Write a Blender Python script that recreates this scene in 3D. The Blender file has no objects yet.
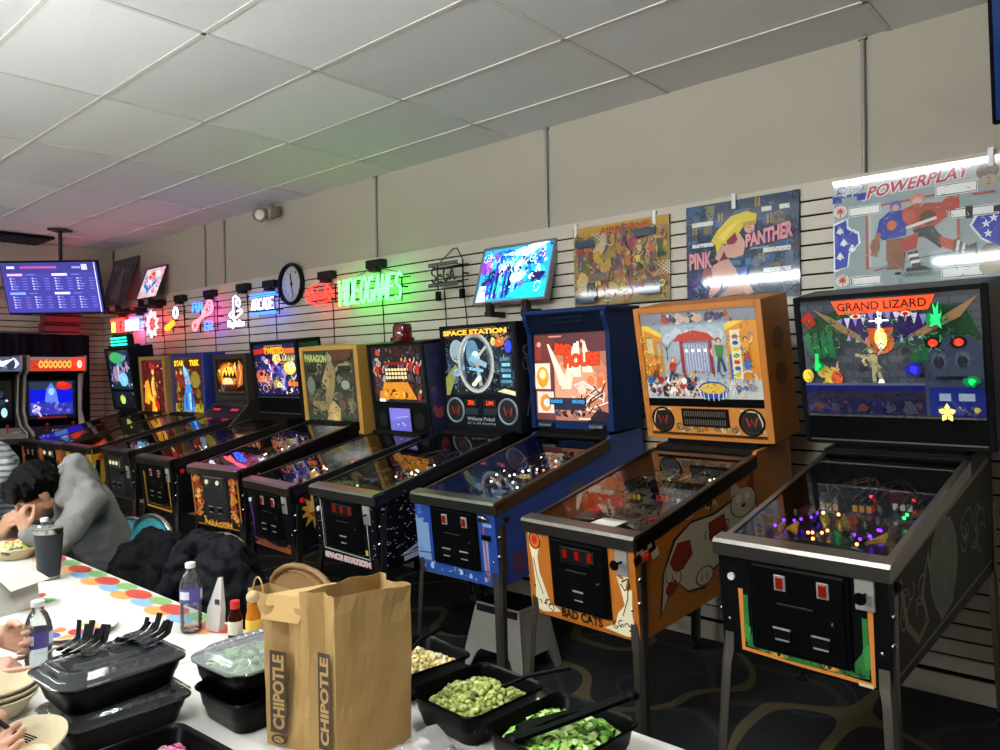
import bpy, math, random
from math import sin, cos, pi, radians as RD
from mathutils import Vector as V, Matrix as Mx, noise
C = bpy.context.scene.collection
rnd = random.Random(7)

# ------------------------------------------------------------------ colour and materials
def lin(h, a=None):
    h = h.lstrip('#')
    f = lambda x: x / 12.92 if x <= .04045 else ((x + .055) / 1.055) ** 2.4
    return tuple(f(int(h[i:i + 2], 16) / 255) for i in (0, 2, 4)) + ((1.0 if a is None else a),)

MATS = {}
def mat(h, r=.5, m=0., e=0., var=.10, bump=0., scale=30., coat=0., key=None, ecol=None):
    """Principled material whose colour and roughness carry a little procedural noise."""
    k = key or (h, r, m, e, var, bump, scale, coat, ecol)
    if k in MATS: return MATS[k]
    M = bpy.data.materials.new('mat_' + h.strip('#'))
    M.use_nodes = True
    N, L = M.node_tree.nodes, M.node_tree.links
    b = N['Principled BSDF']
    tc = N.new('ShaderNodeTexCoord'); nz = N.new('ShaderNodeTexNoise')
    nz.inputs['Scale'].default_value = scale; nz.inputs['Detail'].default_value = 3
    L.new(tc.outputs['Object'], nz.inputs['Vector'])
    mx = N.new('ShaderNodeMix'); mx.data_type = 'RGBA'
    c = lin(h)
    mx.inputs[6].default_value = tuple(x * (1 - var) for x in c[:3]) + (1,)
    mx.inputs[7].default_value = tuple(min(1, x * (1 + var)) for x in c[:3]) + (1,)
    L.new(nz.outputs['Fac'], mx.inputs[0]); L.new(mx.outputs[2], b.inputs['Base Color'])
    b.inputs['Roughness'].default_value = r; b.inputs['Metallic'].default_value = m
    b.inputs['Coat Weight'].default_value = coat
    if sum(c[:3]) < .12 and not m: b.inputs['Specular IOR Level'].default_value = .06
    if e:
        b.inputs['Emission Color'].default_value = lin(ecol or h); b.inputs['Emission Strength'].default_value = e
    if bump:
        bp = N.new('ShaderNodeBump'); bp.inputs['Strength'].default_value = bump; bp.inputs['Distance'].default_value = .004
        L.new(nz.outputs['Fac'], bp.inputs['Height']); L.new(bp.outputs['Normal'], b.inputs['Normal'])
    MATS[k] = M
    return M

def emis(rgb, s):
    """light-giving tube, bulb or lens; rgb linear"""
    k = ('em', rgb, s)
    if k in MATS: return MATS[k]
    M = bpy.data.materials.new('lamp_glow'); M.use_nodes = True
    b = M.node_tree.nodes['Principled BSDF']
    b.inputs['Base Color'].default_value = (.05, .05, .05, 1)
    b.inputs['Emission Color'].default_value = tuple(rgb) + (1,); b.inputs['Emission Strength'].default_value = s
    MATS[k] = M
    return M

def art_mat(r=.35, key='art'):
    """printed artwork: flat ink colours per face; alpha of the ink = how much lamp light comes through"""
    if key in MATS: return MATS[key]
    M = bpy.data.materials.new('printed_ink'); M.use_nodes = True
    N, L = M.node_tree.nodes, M.node_tree.links; b = N['Principled BSDF']
    at = N.new('ShaderNodeAttribute'); at.attribute_name = 'ink'
    L.new(at.outputs['Color'], b.inputs['Base Color']); L.new(at.outputs['Color'], b.inputs['Emission Color'])
    L.new(at.outputs['Alpha'], b.inputs['Emission Strength'])
    b.inputs['Roughness'].default_value = r
    MATS[key] = M
    return M

def clear_mat(key, tint=(1, 1, 1), gloss=1.0, haze=0.0, rough=.02, hazecol=(.8, .8, .8), ior=1.5):
    """thin clear pane or film: see-through with a Fresnel reflection and a little haze"""
    if key in MATS: return MATS[key]
    M = bpy.data.materials.new(key); M.use_nodes = True
    N, L = M.node_tree.nodes, M.node_tree.links
    N.remove(N['Principled BSDF']); out = N['Material Output']
    tr = N.new('ShaderNodeBsdfTransparent'); tr.inputs[0].default_value = tint + (1,)
    gl = N.new('ShaderNodeBsdfGlossy'); gl.inputs['Roughness'].default_value = rough
    gl.inputs[0].default_value = (gloss, gloss, gloss, 1)
    df = N.new('ShaderNodeBsdfDiffuse'); df.inputs[0].default_value = hazecol + (1,)
    m1 = N.new('ShaderNodeMixShader'); m1.inputs[0].default_value = haze
    L.new(tr.outputs[0], m1.inputs[1]); L.new(df.outputs[0], m1.inputs[2])
    fr = N.new('ShaderNodeFresnel'); fr.inputs[0].default_value = ior
    m2 = N.new('ShaderNodeMixShader'); L.new(fr.outputs[0], m2.inputs[0])
    L.new(m1.outputs[0], m2.inputs[1]); L.new(gl.outputs[0], m2.inputs[2])
    L.new(m2.outputs[0], out.inputs[0])
    MATS[key] = M
    return M

# ------------------------------------------------------------------ mesh builder
class MB:
    def __init__(s, M=None):
        s.v = []; s.f = []; s.mi = []; s.M = M or Mx.Identity(4); s.cur = 0; s.ink = None
    def add(s, vs, fs, T=None):
        o = len(s.v); T = s.M @ T if T is not None else s.M
        s.v += [T @ V(p) for p in vs]
        s.f += [tuple(i + o for i in f) for f in fs]; s.mi += [s.cur] * len(fs)
        return s
    def use(s, i): s.cur = i; return s
    def box(s, x0, y0, z0, x1, y1, z1, b=0., T=None):
        if b <= 0:
            vs = [(x, y, z) for x in (x0, x1) for y in (y0, y1) for z in (z0, z1)]
            return s.add(vs, [(0, 1, 3, 2), (4, 6, 7, 5), (0, 4, 5, 1), (2, 3, 7, 6), (0, 2, 6, 4), (1, 5, 7, 3)], T)
        lo, hi = (x0, y0, z0), (x1, y1, z1); vs = []; idx = {}
        b = min(b, *[(hi[i] - lo[i]) * .49 for i in range(3)])
        for c in range(8):
            sg = [(c >> i) & 1 for i in range(3)]
            for a in range(3):
                p = [0, 0, 0]
                for i in range(3):
                    q = hi[i] if sg[i] else lo[i]
                    if i != a: q += -b if sg[i] else b
                    p[i] = q
                idx[c, a] = len(vs); vs.append(p)
        fs = []
        for a in range(3):
            u, w = (a + 1) % 3, (a + 2) % 3
            for k in (0, 1):
                cs = [(k << a) | (i << u) | (j << w) for i, j in ((0, 0), (1, 0), (1, 1), (0, 1))]
                f = [idx[c, a] for c in cs]; fs.append(f if k else f[::-1])
            for i in (0, 1):
                for j in (0, 1):
                    c0 = (i << u) | (j << w); c1 = c0 | (1 << a)
                    f = [idx[c0, u], idx[c1, u], idx[c1, w], idx[c0, w]]
                    fs.append(f if i == j else f[::-1])
        for c in range(8):
            f = [idx[c, 0], idx[c, 1], idx[c, 2]]
            fs.append(f if bin(c).count('1') % 2 else f[::-1])
        return s.add(vs, fs, T)
    def tube(s, pts, r, n=8, closed=False, cap=True, T=None):
        pts = [V(p) for p in pts]; m = len(pts); rs = r if isinstance(r, (list, tuple)) else [r] * m
        d0 = (pts[1] - pts[0]).normalized()
        up = V((0, 0, 1)) if abs(d0.z) < .9 else V((1, 0, 0))
        nrm = d0.cross(up).normalized(); vs = []; fs = []
        for i in range(m):
            if closed: d = (pts[(i + 1) % m] - pts[i - 1]).normalized()
            else: d = (pts[min(i + 1, m - 1)] - pts[max(i - 1, 0)])
            d = d.normalized() if d.length > 1e-9 else d0
            nrm = (nrm - d * nrm.dot(d)); nrm = nrm.normalized() if nrm.length > 1e-6 else d.orthogonal().normalized()
            bn = d.cross(nrm)
            for k in range(n):
                a = 2 * pi * k / n; vs.append(pts[i] + (nrm * cos(a) + bn * sin(a)) * rs[i])
        for i in range(m if closed else m - 1):
            j = (i + 1) % m
            for k in range(n):
                l = (k + 1) % n; fs.append((i * n + k, i * n + l, j * n + l, j * n + k))
        if cap and not closed:
            fs.append(tuple(range(n))[::-1]); fs.append(tuple((m - 1) * n + k for k in range(n)))
        return s.add(vs, fs, T)
    def cyl(s, p0, p1, r0, r1=None, n=16, T=None): return s.tube([p0, p1], [r0, r0 if r1 is None else r1], n, T=T)
    def lathe(s, prof, c=(0, 0, 0), n=24, T=None, sx=1, sy=1, cap=True):
        vs = []; fs = []
        for r, z in prof:
            for k in range(n):
                a = 2 * pi * k / n; vs.append((c[0] + r * cos(a) * sx, c[1] + r * sin(a) * sy, c[2] + z))
        for i in range(len(prof) - 1):
            for k in range(n):
                l = (k + 1) % n; fs.append((i * n + k, i * n + l, (i + 1) * n + l, (i + 1) * n + k))
        if cap and prof[0][0] > 1e-6: fs.append(tuple(range(n))[::-1])
        if cap and prof[-1][0] > 1e-6: fs.append(tuple((len(prof) - 1) * n + k for k in range(n)))
        return s.add(vs, fs, T)
    def ell(s, c, r, nu=14, nv=8, T=None):
        if not isinstance(r, (tuple, list)): r = (r, r, r)
        vs = [(c[0], c[1], c[2] - r[2])]; fs = []
        for j in range(1, nv):
            t = -pi / 2 + pi * j / nv
            for k in range(nu):
                a = 2 * pi * k / nu; vs.append((c[0] + r[0] * cos(t) * cos(a), c[1] + r[1] * cos(t) * sin(a), c[2] + r[2] * sin(t)))
        vs.append((c[0], c[1], c[2] + r[2])); e = len(vs) - 1
        for k in range(nu):
            l = (k + 1) % nu
            fs.append((0, 1 + l, 1 + k)); fs.append((e, 1 + (nv - 2) * nu + k, 1 + (nv - 2) * nu + l))
            for j in range(nv - 2): fs.append((1 + j * nu + k, 1 + j * nu + l, 1 + (j + 1) * nu + l, 1 + (j + 1) * nu + k))
        return s.add(vs, fs, T)
    def caps(s, p0, p1, r0, r1=None, n=12):
        """tapered limb with rounded ends"""
        r1 = r0 if r1 is None else r1; p0, p1 = V(p0), V(p1)
        s.ell(p0, r0, n, 8); s.ell(p1, r1, n, 8); s.tube([p0, p1], [r0, r1], n)
        return s
    def prism(s, poly, a, b, T=None):
        """polygon given as 3-D points on one side, swept by the vector b-a"""
        n = len(poly); d = V(b) - V(a)
        vs = [V(p) for p in poly] + [V(p) + d for p in poly]
        fs = [tuple(range(n))[::-1], tuple(range(n, 2 * n))] + [(i, (i + 1) % n, n + (i + 1) % n, n + i) for i in range(n)]
        return s.add(vs, fs, T)
    def loft(s, rings, cap0=True, cap1=True, closed=True, T=None):
        n = len(rings[0]); vs = [p for r in rings for p in r]; fs = []
        for i in range(len(rings) - 1):
            for k in range(n if closed else n - 1):
                l = (k + 1) % n; fs.append((i * n + k, i * n + l, (i + 1) * n + l, (i + 1) * n + k))
        if cap0: fs.append(tuple(range(n))[::-1])
        if cap1: fs.append(tuple((len(rings) - 1) * n + k for k in range(n)))
        return s.add(vs, fs, T)
    def grid(s, fn, nu, nv, T=None):
        vs = [fn(i / nu, j / nv) for j in range(nv + 1) for i in range(nu + 1)]
        fs = [(j * (nu + 1) + i, j * (nu + 1) + i + 1, (j + 1) * (nu + 1) + i + 1, (j + 1) * (nu + 1) + i) for j in range(nv) for i in range(nu)]
        return s.add(vs, fs, T)
    def build(s, name, mats, parent=None, smooth=None, mods=()):
        me = bpy.data.meshes.new(name)
        me.from_pydata([tuple(p) for p in s.v], [], s.f)
        for m in (mats if isinstance(mats, (list, tuple)) else [mats]): me.materials.append(m)
        me.polygons.foreach_set('material_index', s.mi)
        if s.ink is not None:
            at = me.color_attributes.new('ink', 'FLOAT_COLOR', 'CORNER'); d = []
            for p, c in zip(me.polygons, s.ink): d += list(c) * p.loop_total
            at.data.foreach_set('color', d)
        if smooth is not None:
            me.polygons.foreach_set('use_smooth', [True] * len(me.polygons))
            if smooth < 180: me.set_sharp_from_angle(angle=RD(smooth))
        me.update()
        o = bpy.data.objects.new(name, me); C.objects.link(o)
        while parent is not None and parent.parent is not None and parent.parent.parent is not None: parent = parent.parent   # thing > part > sub-part
        if parent is not None: o.parent = parent
        for m in mods: m(o)
        return o

def remesh(vox, it=4):
    def f(o):
        r = o.modifiers.new('join', 'REMESH'); r.mode = 'VOXEL'; r.voxel_size = vox; r.use_smooth_shade = True
        k = o.modifiers.new('soft', 'SMOOTH'); k.iterations = it; k.factor = .5
    return f

def crease(strength, size, seed=0):
    def f(o):
        t = bpy.data.textures.new('folds', 'CLOUDS'); t.noise_scale = size; t.noise_depth = 2
        d = o.modifiers.new('folds', 'DISPLACE'); d.texture = t; d.strength = strength; d.mid_level = .5; d.texture_coords = 'LOCAL'
    return f

def tag(o, label, cat, group=None, kind=None):
    o['label'] = label; o['category'] = cat
    if group: o['group'] = group
    if kind: o['kind'] = kind
    return o
def thing(name, label, cat, loc=(0, 0, 0), rz=0., group=None):
    o = bpy.data.objects.new(name, None); o.empty_display_size = .1; C.objects.link(o)
    o.location = loc; o.rotation_euler = (0, 0, rz)
    return tag(o, label, cat, group)
def struct(o): o['kind'] = 'structure'; return o
def dup(root, loc, rz=0., label=None):
    r = root.copy(); C.objects.link(r); r.location = loc; r.rotation_euler = (0, 0, rz)
    if label: r['label'] = label
    for ch in list(root.children):
        c = ch.copy(); C.objects.link(c); c.parent = r
        for g in list(ch.children):
            d = g.copy(); C.objects.link(d); d.parent = c
    return r

# ------------------------------------------------------------------ printed artwork
TXT = {}
def text_mesh(st, bold=.0, sp=1.0):
    k = (st, bold, sp)
    if k not in TXT:
        cu = bpy.data.curves.new('t', 'FONT'); cu.body = st; cu.offset = bold; cu.space_character = sp; cu.resolution_u = 3
        o = bpy.data.objects.new('t', cu); me = bpy.data.meshes.new_from_object(o)
        vs = [v.co.copy() for v in me.vertices]; fs = [tuple(p.vertices) for p in me.polygons]
        x0 = min(v.x for v in vs); x1 = max(v.x for v in vs); y0 = min(v.y for v in vs); y1 = max(v.y for v in vs)
        TXT[k] = ([((v.x - x0) / (x1 - x0), (v.y - y0) / (y1 - y0)) for v in vs], fs)
        bpy.data.objects.remove(o); bpy.data.curves.remove(cu); bpy.data.meshes.remove(me)
    return TXT[k]

class Art(MB):
    """flat inked shapes on a plane O + u*U + v*W, each shape a hair in front of the one before"""
    def __init__(s, O, U, W, M=None, e=0., lift=.0004, step=.00005):
        super().__init__(M); s.O, s.U, s.W = V(O), V(U), V(W); s.lu, s.lv = s.U.length, s.W.length
        s.N = s.U.cross(s.W).normalized(); s.e = e; s.h = lift; s.st = step; s.ink = []
    def pt(s, u, v): return s.O + s.U * u + s.W * v + s.N * s.h
    def raw(s, pts, faces, c, e):
        s.h += s.st
        s.add([s.pt(*p) for p in pts], faces); s.ink += [lin(c, s.e if e is None else e)] * len(faces)
        return s
    def poly(s, pts, c, e=None): return s.raw(pts, [tuple(range(len(pts)))], c, e)
    def rect(s, a, b, c_, d, c, e=None): return s.poly([(a, b), (c_, b), (c_, d), (a, d)], c, e)
    def ell(s, u, v, ru, rv, c, rot=0., n=18, e=None, a0=0, a1=2 * pi):
        k = s.lv / s.lu; pts = []
        for i in range(n + (a1 - a0 < 6.2)):
            a = a0 + (a1 - a0) * i / n; x, y = ru * cos(a), rv * k * sin(a)
            pts.append((u + x * cos(rot) - y * sin(rot), v + (x * sin(rot) + y * cos(rot)) / k))
        return s.poly(pts, c, e)
    def ring(s, u, v, ru, rv, w, c, e=None, n=28):
        pts = []; fs = []
        for i in range(n):
            a = 2 * pi * i / n
            pts += [(u + ru * cos(a), v + rv * sin(a)), (u + (ru - w) * cos(a), v + (rv - w * s.lu / s.lv) * sin(a))]
            j = (i + 1) % n; fs.append((2 * i, 2 * i + 1, 2 * j + 1, 2 * j))
        return s.raw(pts, fs, c, e)
    def line(s, pts, w, c, e=None):
        m = [V((p[0] * s.lu, p[1] * s.lv)) for p in pts]; n = len(m); w *= s.lu / 2; out = []; fs = []
        for i in range(n):
            d = (m[min(i + 1, n - 1)] - m[max(i - 1, 0)]).normalized(); q = V((-d.y, d.x)) * w
            for k in (m[i] + q, m[i] - q): out.append((k.x / s.lu, k.y / s.lv))
            if i: fs.append((2 * i - 2, 2 * i - 1, 2 * i + 1, 2 * i))
        return s.raw(out, fs, c, e)
    def text(s, st, u, v, w, h, c, shear=0., bold=.0, e=None, rise=0., arch=0., out=None, sp=1.0, grow=0.):
        p, f = text_mesh(st, bold, sp)
        def q(x, y, d=0, dv=0): return (u + w * x + shear * h * y + d, v + h * (1 + grow * x) * y + rise * x + arch * 4 * x * (1 - x) + dv)
        if out:
            for d, dv in ((.006, .006), (-.006, -.006), (.006, -.006), (-.006, .006)):
                s.raw([q(*k, d, dv) for k in p], f, out, e)
        return s.raw([q(*k) for k in p], f, c, e)
    def blob(s, u, v, r, c, rg, e=None, asp=1., n=8):
        k = s.lu / s.lv; t = rg.random() * 6.28
        return s.poly([(u + r * (.6 + .6 * rg.random()) * asp * cos(2 * pi * i / n + t), v + r * k * (.6 + .6 * rg.random()) * sin(2 * pi * i / n + t)) for i in range(n)], c, e)
    def scatter(s, n, bx, pal, r0, r1, seed=1, asp=1., e=None):
        rg = random.Random(seed)
        for i in range(n):
            r = r0 + (r1 - r0) * rg.random() ** 2
            u = bx[0] + r + (bx[2] - bx[0] - 2 * r) * rg.random(); k = s.lu / s.lv * 1.2
            v = bx[1] + r * k + max(.001, bx[3] - bx[1] - 2 * r * k) * rg.random()
            s.blob(u, v, r, rg.choice(pal), rg, e, asp if rg.random() < .5 else 1 / max(asp, .01))
        return s
    def curls(s, n, bx, pal, r0, r1, w, seed=1, e=None):
        rg = random.Random(seed); k = s.lu / s.lv
        for i in range(n):
            r = r0 + (r1 - r0) * rg.random(); u = bx[0] + r + (bx[2] - bx[0] - 2 * r) * rg.random(); v = bx[1] + r * k + max(0.001, (bx[3] - bx[1] - 2 * r * k)) * rg.random()
            a = rg.random() * 6.28; L = 2 + 3 * rg.random(); d = rg.choice((-1, 1))
            s.line([(u + r * (1 - .6 * t / 9) * cos(a + d * L * t / 9), v + k * r * (1 - .6 * t / 9) * sin(a + d * L * t / 9)) for t in range(10)], w, rg.choice(pal), e)
        return s
    def glow(s, u, v, r, c, c2, e=.8):  # nested blobs paint a bulb's soft glow into the emission
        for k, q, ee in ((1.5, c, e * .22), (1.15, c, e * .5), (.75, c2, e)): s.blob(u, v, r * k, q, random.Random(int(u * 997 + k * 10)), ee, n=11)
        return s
    def grain(s, n, seed=1, cols=('#101014', '#e8e0d0', '#2a2018'), w=.004, ln=.03, bx=(0, 0, 1, 1), e=None):
        rg = random.Random(seed); k = s.lu / s.lv
        for i in range(n):
            u, v, q, l = bx[0] + (bx[2] - bx[0]) * (.03 + .94 * rg.random()), bx[1] + (bx[3] - bx[1]) * (.03 + .94 * rg.random()), rg.random() * 3.14, ln * (.3 + .7 * rg.random()); b = rg.random() - .5
            s.line([(u - l * cos(q) * .5, v - l * k * sin(q) * .5), (u + l * b * .3 * sin(q), v + l * b * .3 * k * cos(q)), (u + l * cos(q) * .5, v + l * k * sin(q) * .5)], w * (.5 + rg.random()), rg.choice(cols), e)
        return s
    def figure(s, u, v, h, skin, top, low, hair, rg, lean=0., e=None, arm=1.):
        """a small generic drawn person standing at (u, v), h tall"""
        k = s.lv / s.lu; x = lambda a, b: (u + h * k * (a + lean * b), v + h * b)
        s.line([x(-.08, 0), x(-.05, .25), x(0, .48)], h * k * .10, low, e); s.line([x(.14, .02), x(.09, .24), x(.01, .48)], h * k * .10, low, e)
        s.poly([x(-.10, .45), x(.10, .45), x(.16, .80), x(-.16, .80)], top, e)
        s.line([x(-.14, .78), x(-.26, .62), x(-.20, .48)], h * k * .07, skin, e); s.line([x(.14, .78), x(.26, .80 + .05 * arm), x(.30, .80 + .2 * arm)], h * k * .07, skin, e)
        s.ell(*x(0, .93), h * k * .10, h * .09, hair, e=e); s.ell(*x(.01, .90), h * k * .065, h * .07, skin, e=e)
        return s
    def done(s, name, parent=None, r=.35): return s.build(name, art_mat(r, 'art%.2f' % r), parent)

# ------------------------------------------------------------------ shared finishes
BLACK = mat('#070708', .38, bump=.02); BLACKM = mat('#0a0a0b', .55, bump=.06, scale=200); DARKM = mat('#1b1b1d', .4, .6)
CHROME = mat('#b9b6b0', .22, 1., var=.05); STEEL = mat('#8f8a83', .32, 1., var=.08, scale=80); LEGM = mat('#6a655d', .35, .8, var=.1); PLATEM = mat('#9a978f', .4, .2)
WHITEP = mat('#d8d4cc', .5); GLASS = clear_mat('pane_glass'); RED = mat('#a51515', .4)
CLEAR = clear_mat('clear_plastic', haze=.05, rough=.05)
RUBBER = mat('#141414', .8)
LIGHT_E = 98.0; EXPO = 0.0
# ------------------------------------------------------------------ the room
WY, WX, ZC, ZS = 4.03, -10.62, 3.17, 2.50          # machine wall, far wall, ceiling, top of the slat boards
XR, YN = 4.2, -6.5
PAINT = mat('#a69d8d', .8, var=.03, bump=.15, scale=120); SLAT = mat('#bbb2a2', .55, var=.04); GROOVE = mat('#17140f', .8)

def carpet_mat():
    M = bpy.data.materials.new('carpet'); M.use_nodes = True
    N, L = M.node_tree.nodes, M.node_tree.links; b = N['Principled BSDF']; b.inputs['Roughness'].default_value = .95
    tc = N.new('ShaderNodeTexCoord')
    def noise_(sc, off=0, det=1.):
        n = N.new('ShaderNodeTexNoise'); n.inputs['Scale'].default_value = sc; n.inputs['Detail'].default_value = det
        mp = N.new('ShaderNodeMapping'); mp.inputs['Location'].default_value = (off, off * 2, 0)
        L.new(tc.outputs['Object'], mp.inputs[0]); L.new(mp.outputs[0], n.inputs['Vector']); return n.outputs['Fac']
    def math_(op, a, bb=None):
        n = N.new('ShaderNodeMath'); n.operation = op
        for i, q in enumerate((a, bb)):
            if q is None: continue
            if isinstance(q, float): n.inputs[i].default_value = q
            else: L.new(q, n.inputs[i])
        return n.outputs[0]
    def swirl(off, w, sc=1.5):
        d = math_('ABSOLUTE', math_('SUBTRACT', noise_(sc, off, 0.), .5)); return math_('LESS_THAN', d, w)
    fine = math_('GREATER_THAN', noise_(260., 3., 2.), .46)
    def mix(f, a, bb):
        n = N.new('ShaderNodeMix'); n.data_type = 'RGBA'
        L.new(f, n.inputs[0])
        for i, q in ((6, a), (7, bb)):
            if isinstance(q, str): n.inputs[i].default_value = lin(q)
            else: L.new(q, n.inputs[i])
        return n.outputs[2]
    base = mix(fine, '#050506', '#0c0d10')
    c = mix(swirl(7.3, .006), base, '#1c2a40')
    c = mix(math_('MULTIPLY', swirl(3.1, .012, 1.2), fine), c, '#382d24')
    c = mix(math_('MULTIPLY', swirl(0.4, .018), math_('ADD', math_('MULTIPLY', fine, .6), .4)), c, '#5e5230')
    L.new(c, b.inputs['Base Color'])
    bp = N.new('ShaderNodeBump'); bp.inputs['Strength'].default_value = .4; bp.inputs['Distance'].default_value = .004
    L.new(noise_(300.), bp.inputs['Height']); L.new(bp.outputs[0], b.inputs['Normal'])
    return M

mb = MB(); mb.box(WX - .1, .3, -.1, XR, WY + .1, 0); mb.box(.2, YN, -.1, XR, .3, 0); mb.use(1).box(WX - .1, YN, -.1, .2, .3, 0)
struct(mb.build('floor', [carpet_mat(), mat('#dcd6c9', .6, var=.05)]))   # carpet by the machines, unseen pale floor behind the photographer added to bounce light up
# ceiling: lay-in tiles sunk a little behind a grid of tee bars, one surface
TA, TB, TX0, TY0 = 1.21, .62, -1.02, 3.64
mb = MB(); rg = random.Random(3)
mb.box(WX, YN, ZC + .03, XR, WY, ZC + .1)
tm = [mat(h, .9, var=.03, bump=.3, scale=90) for h in ('#e3e2e0', '#dddcda', '#e7e6e4', '#d8d7d5')]
i0, i1 = math.floor((WX - TX0) / TA), math.ceil((XR - TX0) / TA); j0, j1 = -1, math.ceil((TY0 - YN) / TB)
for i in range(i0, i1):
    for j in range(j0, j1):
        xa, xb = max(WX, TX0 + i * TA), min(XR, TX0 + (i + 1) * TA); yb, ya = min(WY, TY0 - j * TB), max(YN, TY0 - (j + 1) * TB)
        if xb - xa < .02 or yb - ya < .02: continue
        z = ZC + .003 + rg.random() * .003; t = (rg.random() - .5) * .003
        mb.use(1 + rg.randrange(4)).add([(xa, ya, z + t), (xa, yb, z - t), (xb, yb, z - t), (xb, ya, z + t)], [(0, 1, 2, 3)])
mb.use(5)
for i in range(i0, i1 + 1):
    x = TX0 + i * TA
    if WX < x < XR: mb.box(x - .012, YN, ZC, x + .012, WY, ZC + .02)
for j in range(j0, j1 + 1):
    y = TY0 - j * TB
    if YN < y < WY: mb.box(WX, y - .012, ZC, XR, y + .012, ZC + .02)
struct(mb.build('ceiling', [tm[0]] + tm + [mat('#d2cdc5', .7)]))
def slats(mb, x0, x1, y, axis='x'):
    """grooved display boards: 3 inch slats with dark grooves, real relief"""
    z = ZS - .09; p = .0762
    def bx(a, b, d0, d1, z0, z1):
        if axis == 'x': mb.box(a, y - d1, z0, b, y - d0, z1)
        else: mb.box(y + d0, a, z0, y + d1, b, z1)
    mb.use(1); bx(x0, x1, 0, .008, .1, ZS - .02)
    mb.use(0); bx(x0, x1, 0, .02, z, ZS)
    while z - p > .1:
        bx(x0, x1, .0, .02, z - p, z - .011); z -= p
    bx(x0, x1, 0, .022, 0, .1)
mb = MB(); mb.box(WX - .1, WY, 0, XR, WY + .1, ZC + .1); slats(mb, WX, XR, WY)
struct(mb.build('wall_back', [PAINT, GROOVE, SLAT]))
for p in [o for o in C.objects if o.name == 'wall_back']:
    me = p.data
    for q in me.polygons:
        if q.material_index == 0 and q.center.y < WY - .001: q.material_index = 2
mb = MB(); mb.box(WX - .1, YN, 0, WX, WY, ZC + .1); slats(mb, 2.2, WY - .02, WX, 'y')
o = struct(mb.build('wall_left', [PAINT, GROOVE, SLAT]))
for q in o.data.polygons:
    if q.material_index == 0 and q.center.x > WX + .001: q.material_index = 2
PALE = mat('#e2ddd3', .8, var=.03)
struct(MB().box(XR, YN, 0, XR + .1, WY, ZC + .1).build('wall_right', mat('#241f1b', .8, var=.05)))
struct(MB().box(WX - .1, YN - .1, 0, XR + .1, YN, ZC + .1).build('wall_front', PALE))
mb = MB(); mb.box(WX, .5, 2.62, WX + .42, WY - .03, ZC)
struct(mb.build('trim_1', PAINT))
# thin grey conduit pipes down the upper wall
pm = mat('#8d8a84', .45, .3)
for k, x in enumerate((-1.14, -3.13, -4.92, -7.40, -7.81)):
    mb = MB(); mb.cyl((x, WY - .012, ZS), (x, WY - .012, ZC), .011, n=10)
    if k < 3: mb.box(x - .02, WY - .03, ZC - .012, x + .02, WY, ZC)
    struct(mb.build('trim_%d' % (k + 2), pm, smooth=40))
# ceiling lights: wrap-around tube fixtures under the ceiling, in rows along the room
ROWS = ((1.3, 'row by the pinball wall', ((-1.55, 1.),), 0.), (.1, 'hanging row over the long table', ((-8.2, .45), (-5.0, .40), (-3.3, 1.5), (-1.05, .85)), .60), (-2.4, 'row behind the photographer', ((-8.6, .5), (-6.2, .6), (-3.8, 1.2), (-1.8, 1.1)), .70), (-5.0, 'last row by the back wall', ((-8.6, .5), (-6.2, .6), (-3.8, 1.2), (-1.8, 1.1)), .55))
for y, rn, xs, dz in ROWS:
    for k, (x, lv) in enumerate(xs):
        nth = ('leftmost', 'second from the left', 'third from the left', 'fourth from the left', 'rightmost')[k if k < len(xs) - 1 else 4]
        t = thing('ceiling_light', 'lit twin tube light, %s in the %s' % (nth, rn), 'ceiling light', (x, y, ZC - dz), group='tube lights under the ceiling')
        mb = MB(); mb.box(-.61, -.03, -.04, .61, .03, .0, .004)
        for sx in (-1, 1): mb.box(sx * .60 - .012, -.075, -.10, sx * .60 + .012, .075, -.0, .004)
        mb.build('housing', WHITEP, t)
        for sx in (-.45, .45) if dz else (): MB().cyl((sx, 0, 0), (sx, 0, dz), .006, n=8).build('hanger', STEEL, t)
        for sy in (-.05, .05): MB().cyl((-.588, sy, -.07), (.588, sy, -.07), .019, n=14).build('tube', emis((.90, .96, 1.), LIGHT_E * lv), t, 60)   # level set per lamp to balance brightness across ceiling and wall
# ------------------------------------------------------------------ pinball machines
PF_PAL = dict(
    warm=['#c23a1e', '#e0892c', '#f0c24a', '#7a1f18', '#e8ddc0', '#3d2a18', '#1a1412', '#a85a22'],
    cool=['#2a5fb0', '#6fb4e0', '#d8e6f0', '#1b2c66', '#7a4fb0', '#f0e6c8', '#c03a3a', '#0f1630'],
    dark=['#1c1c20', '#3a3a40', '#6a2f8a', '#b0422a', '#c8a040', '#20408a', '#101014', '#2e5a3a'],
    gold=['#8a6a34', '#c8a45a', '#e8d6a0', '#5a3a1c', '#2a1c10', '#b0562a', '#efe6d0', '#6a5a40'],
    mix=['#d8602a', '#3a6ab8', '#e8d8a8', '#2f7a48', '#7a2a5a', '#e8b83a', '#222228', '#c8c4bc'])

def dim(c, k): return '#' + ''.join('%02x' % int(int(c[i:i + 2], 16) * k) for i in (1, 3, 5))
def rail_y(y, H, Hr): return H + (Hr - H) * (y - .04) / .94

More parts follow.
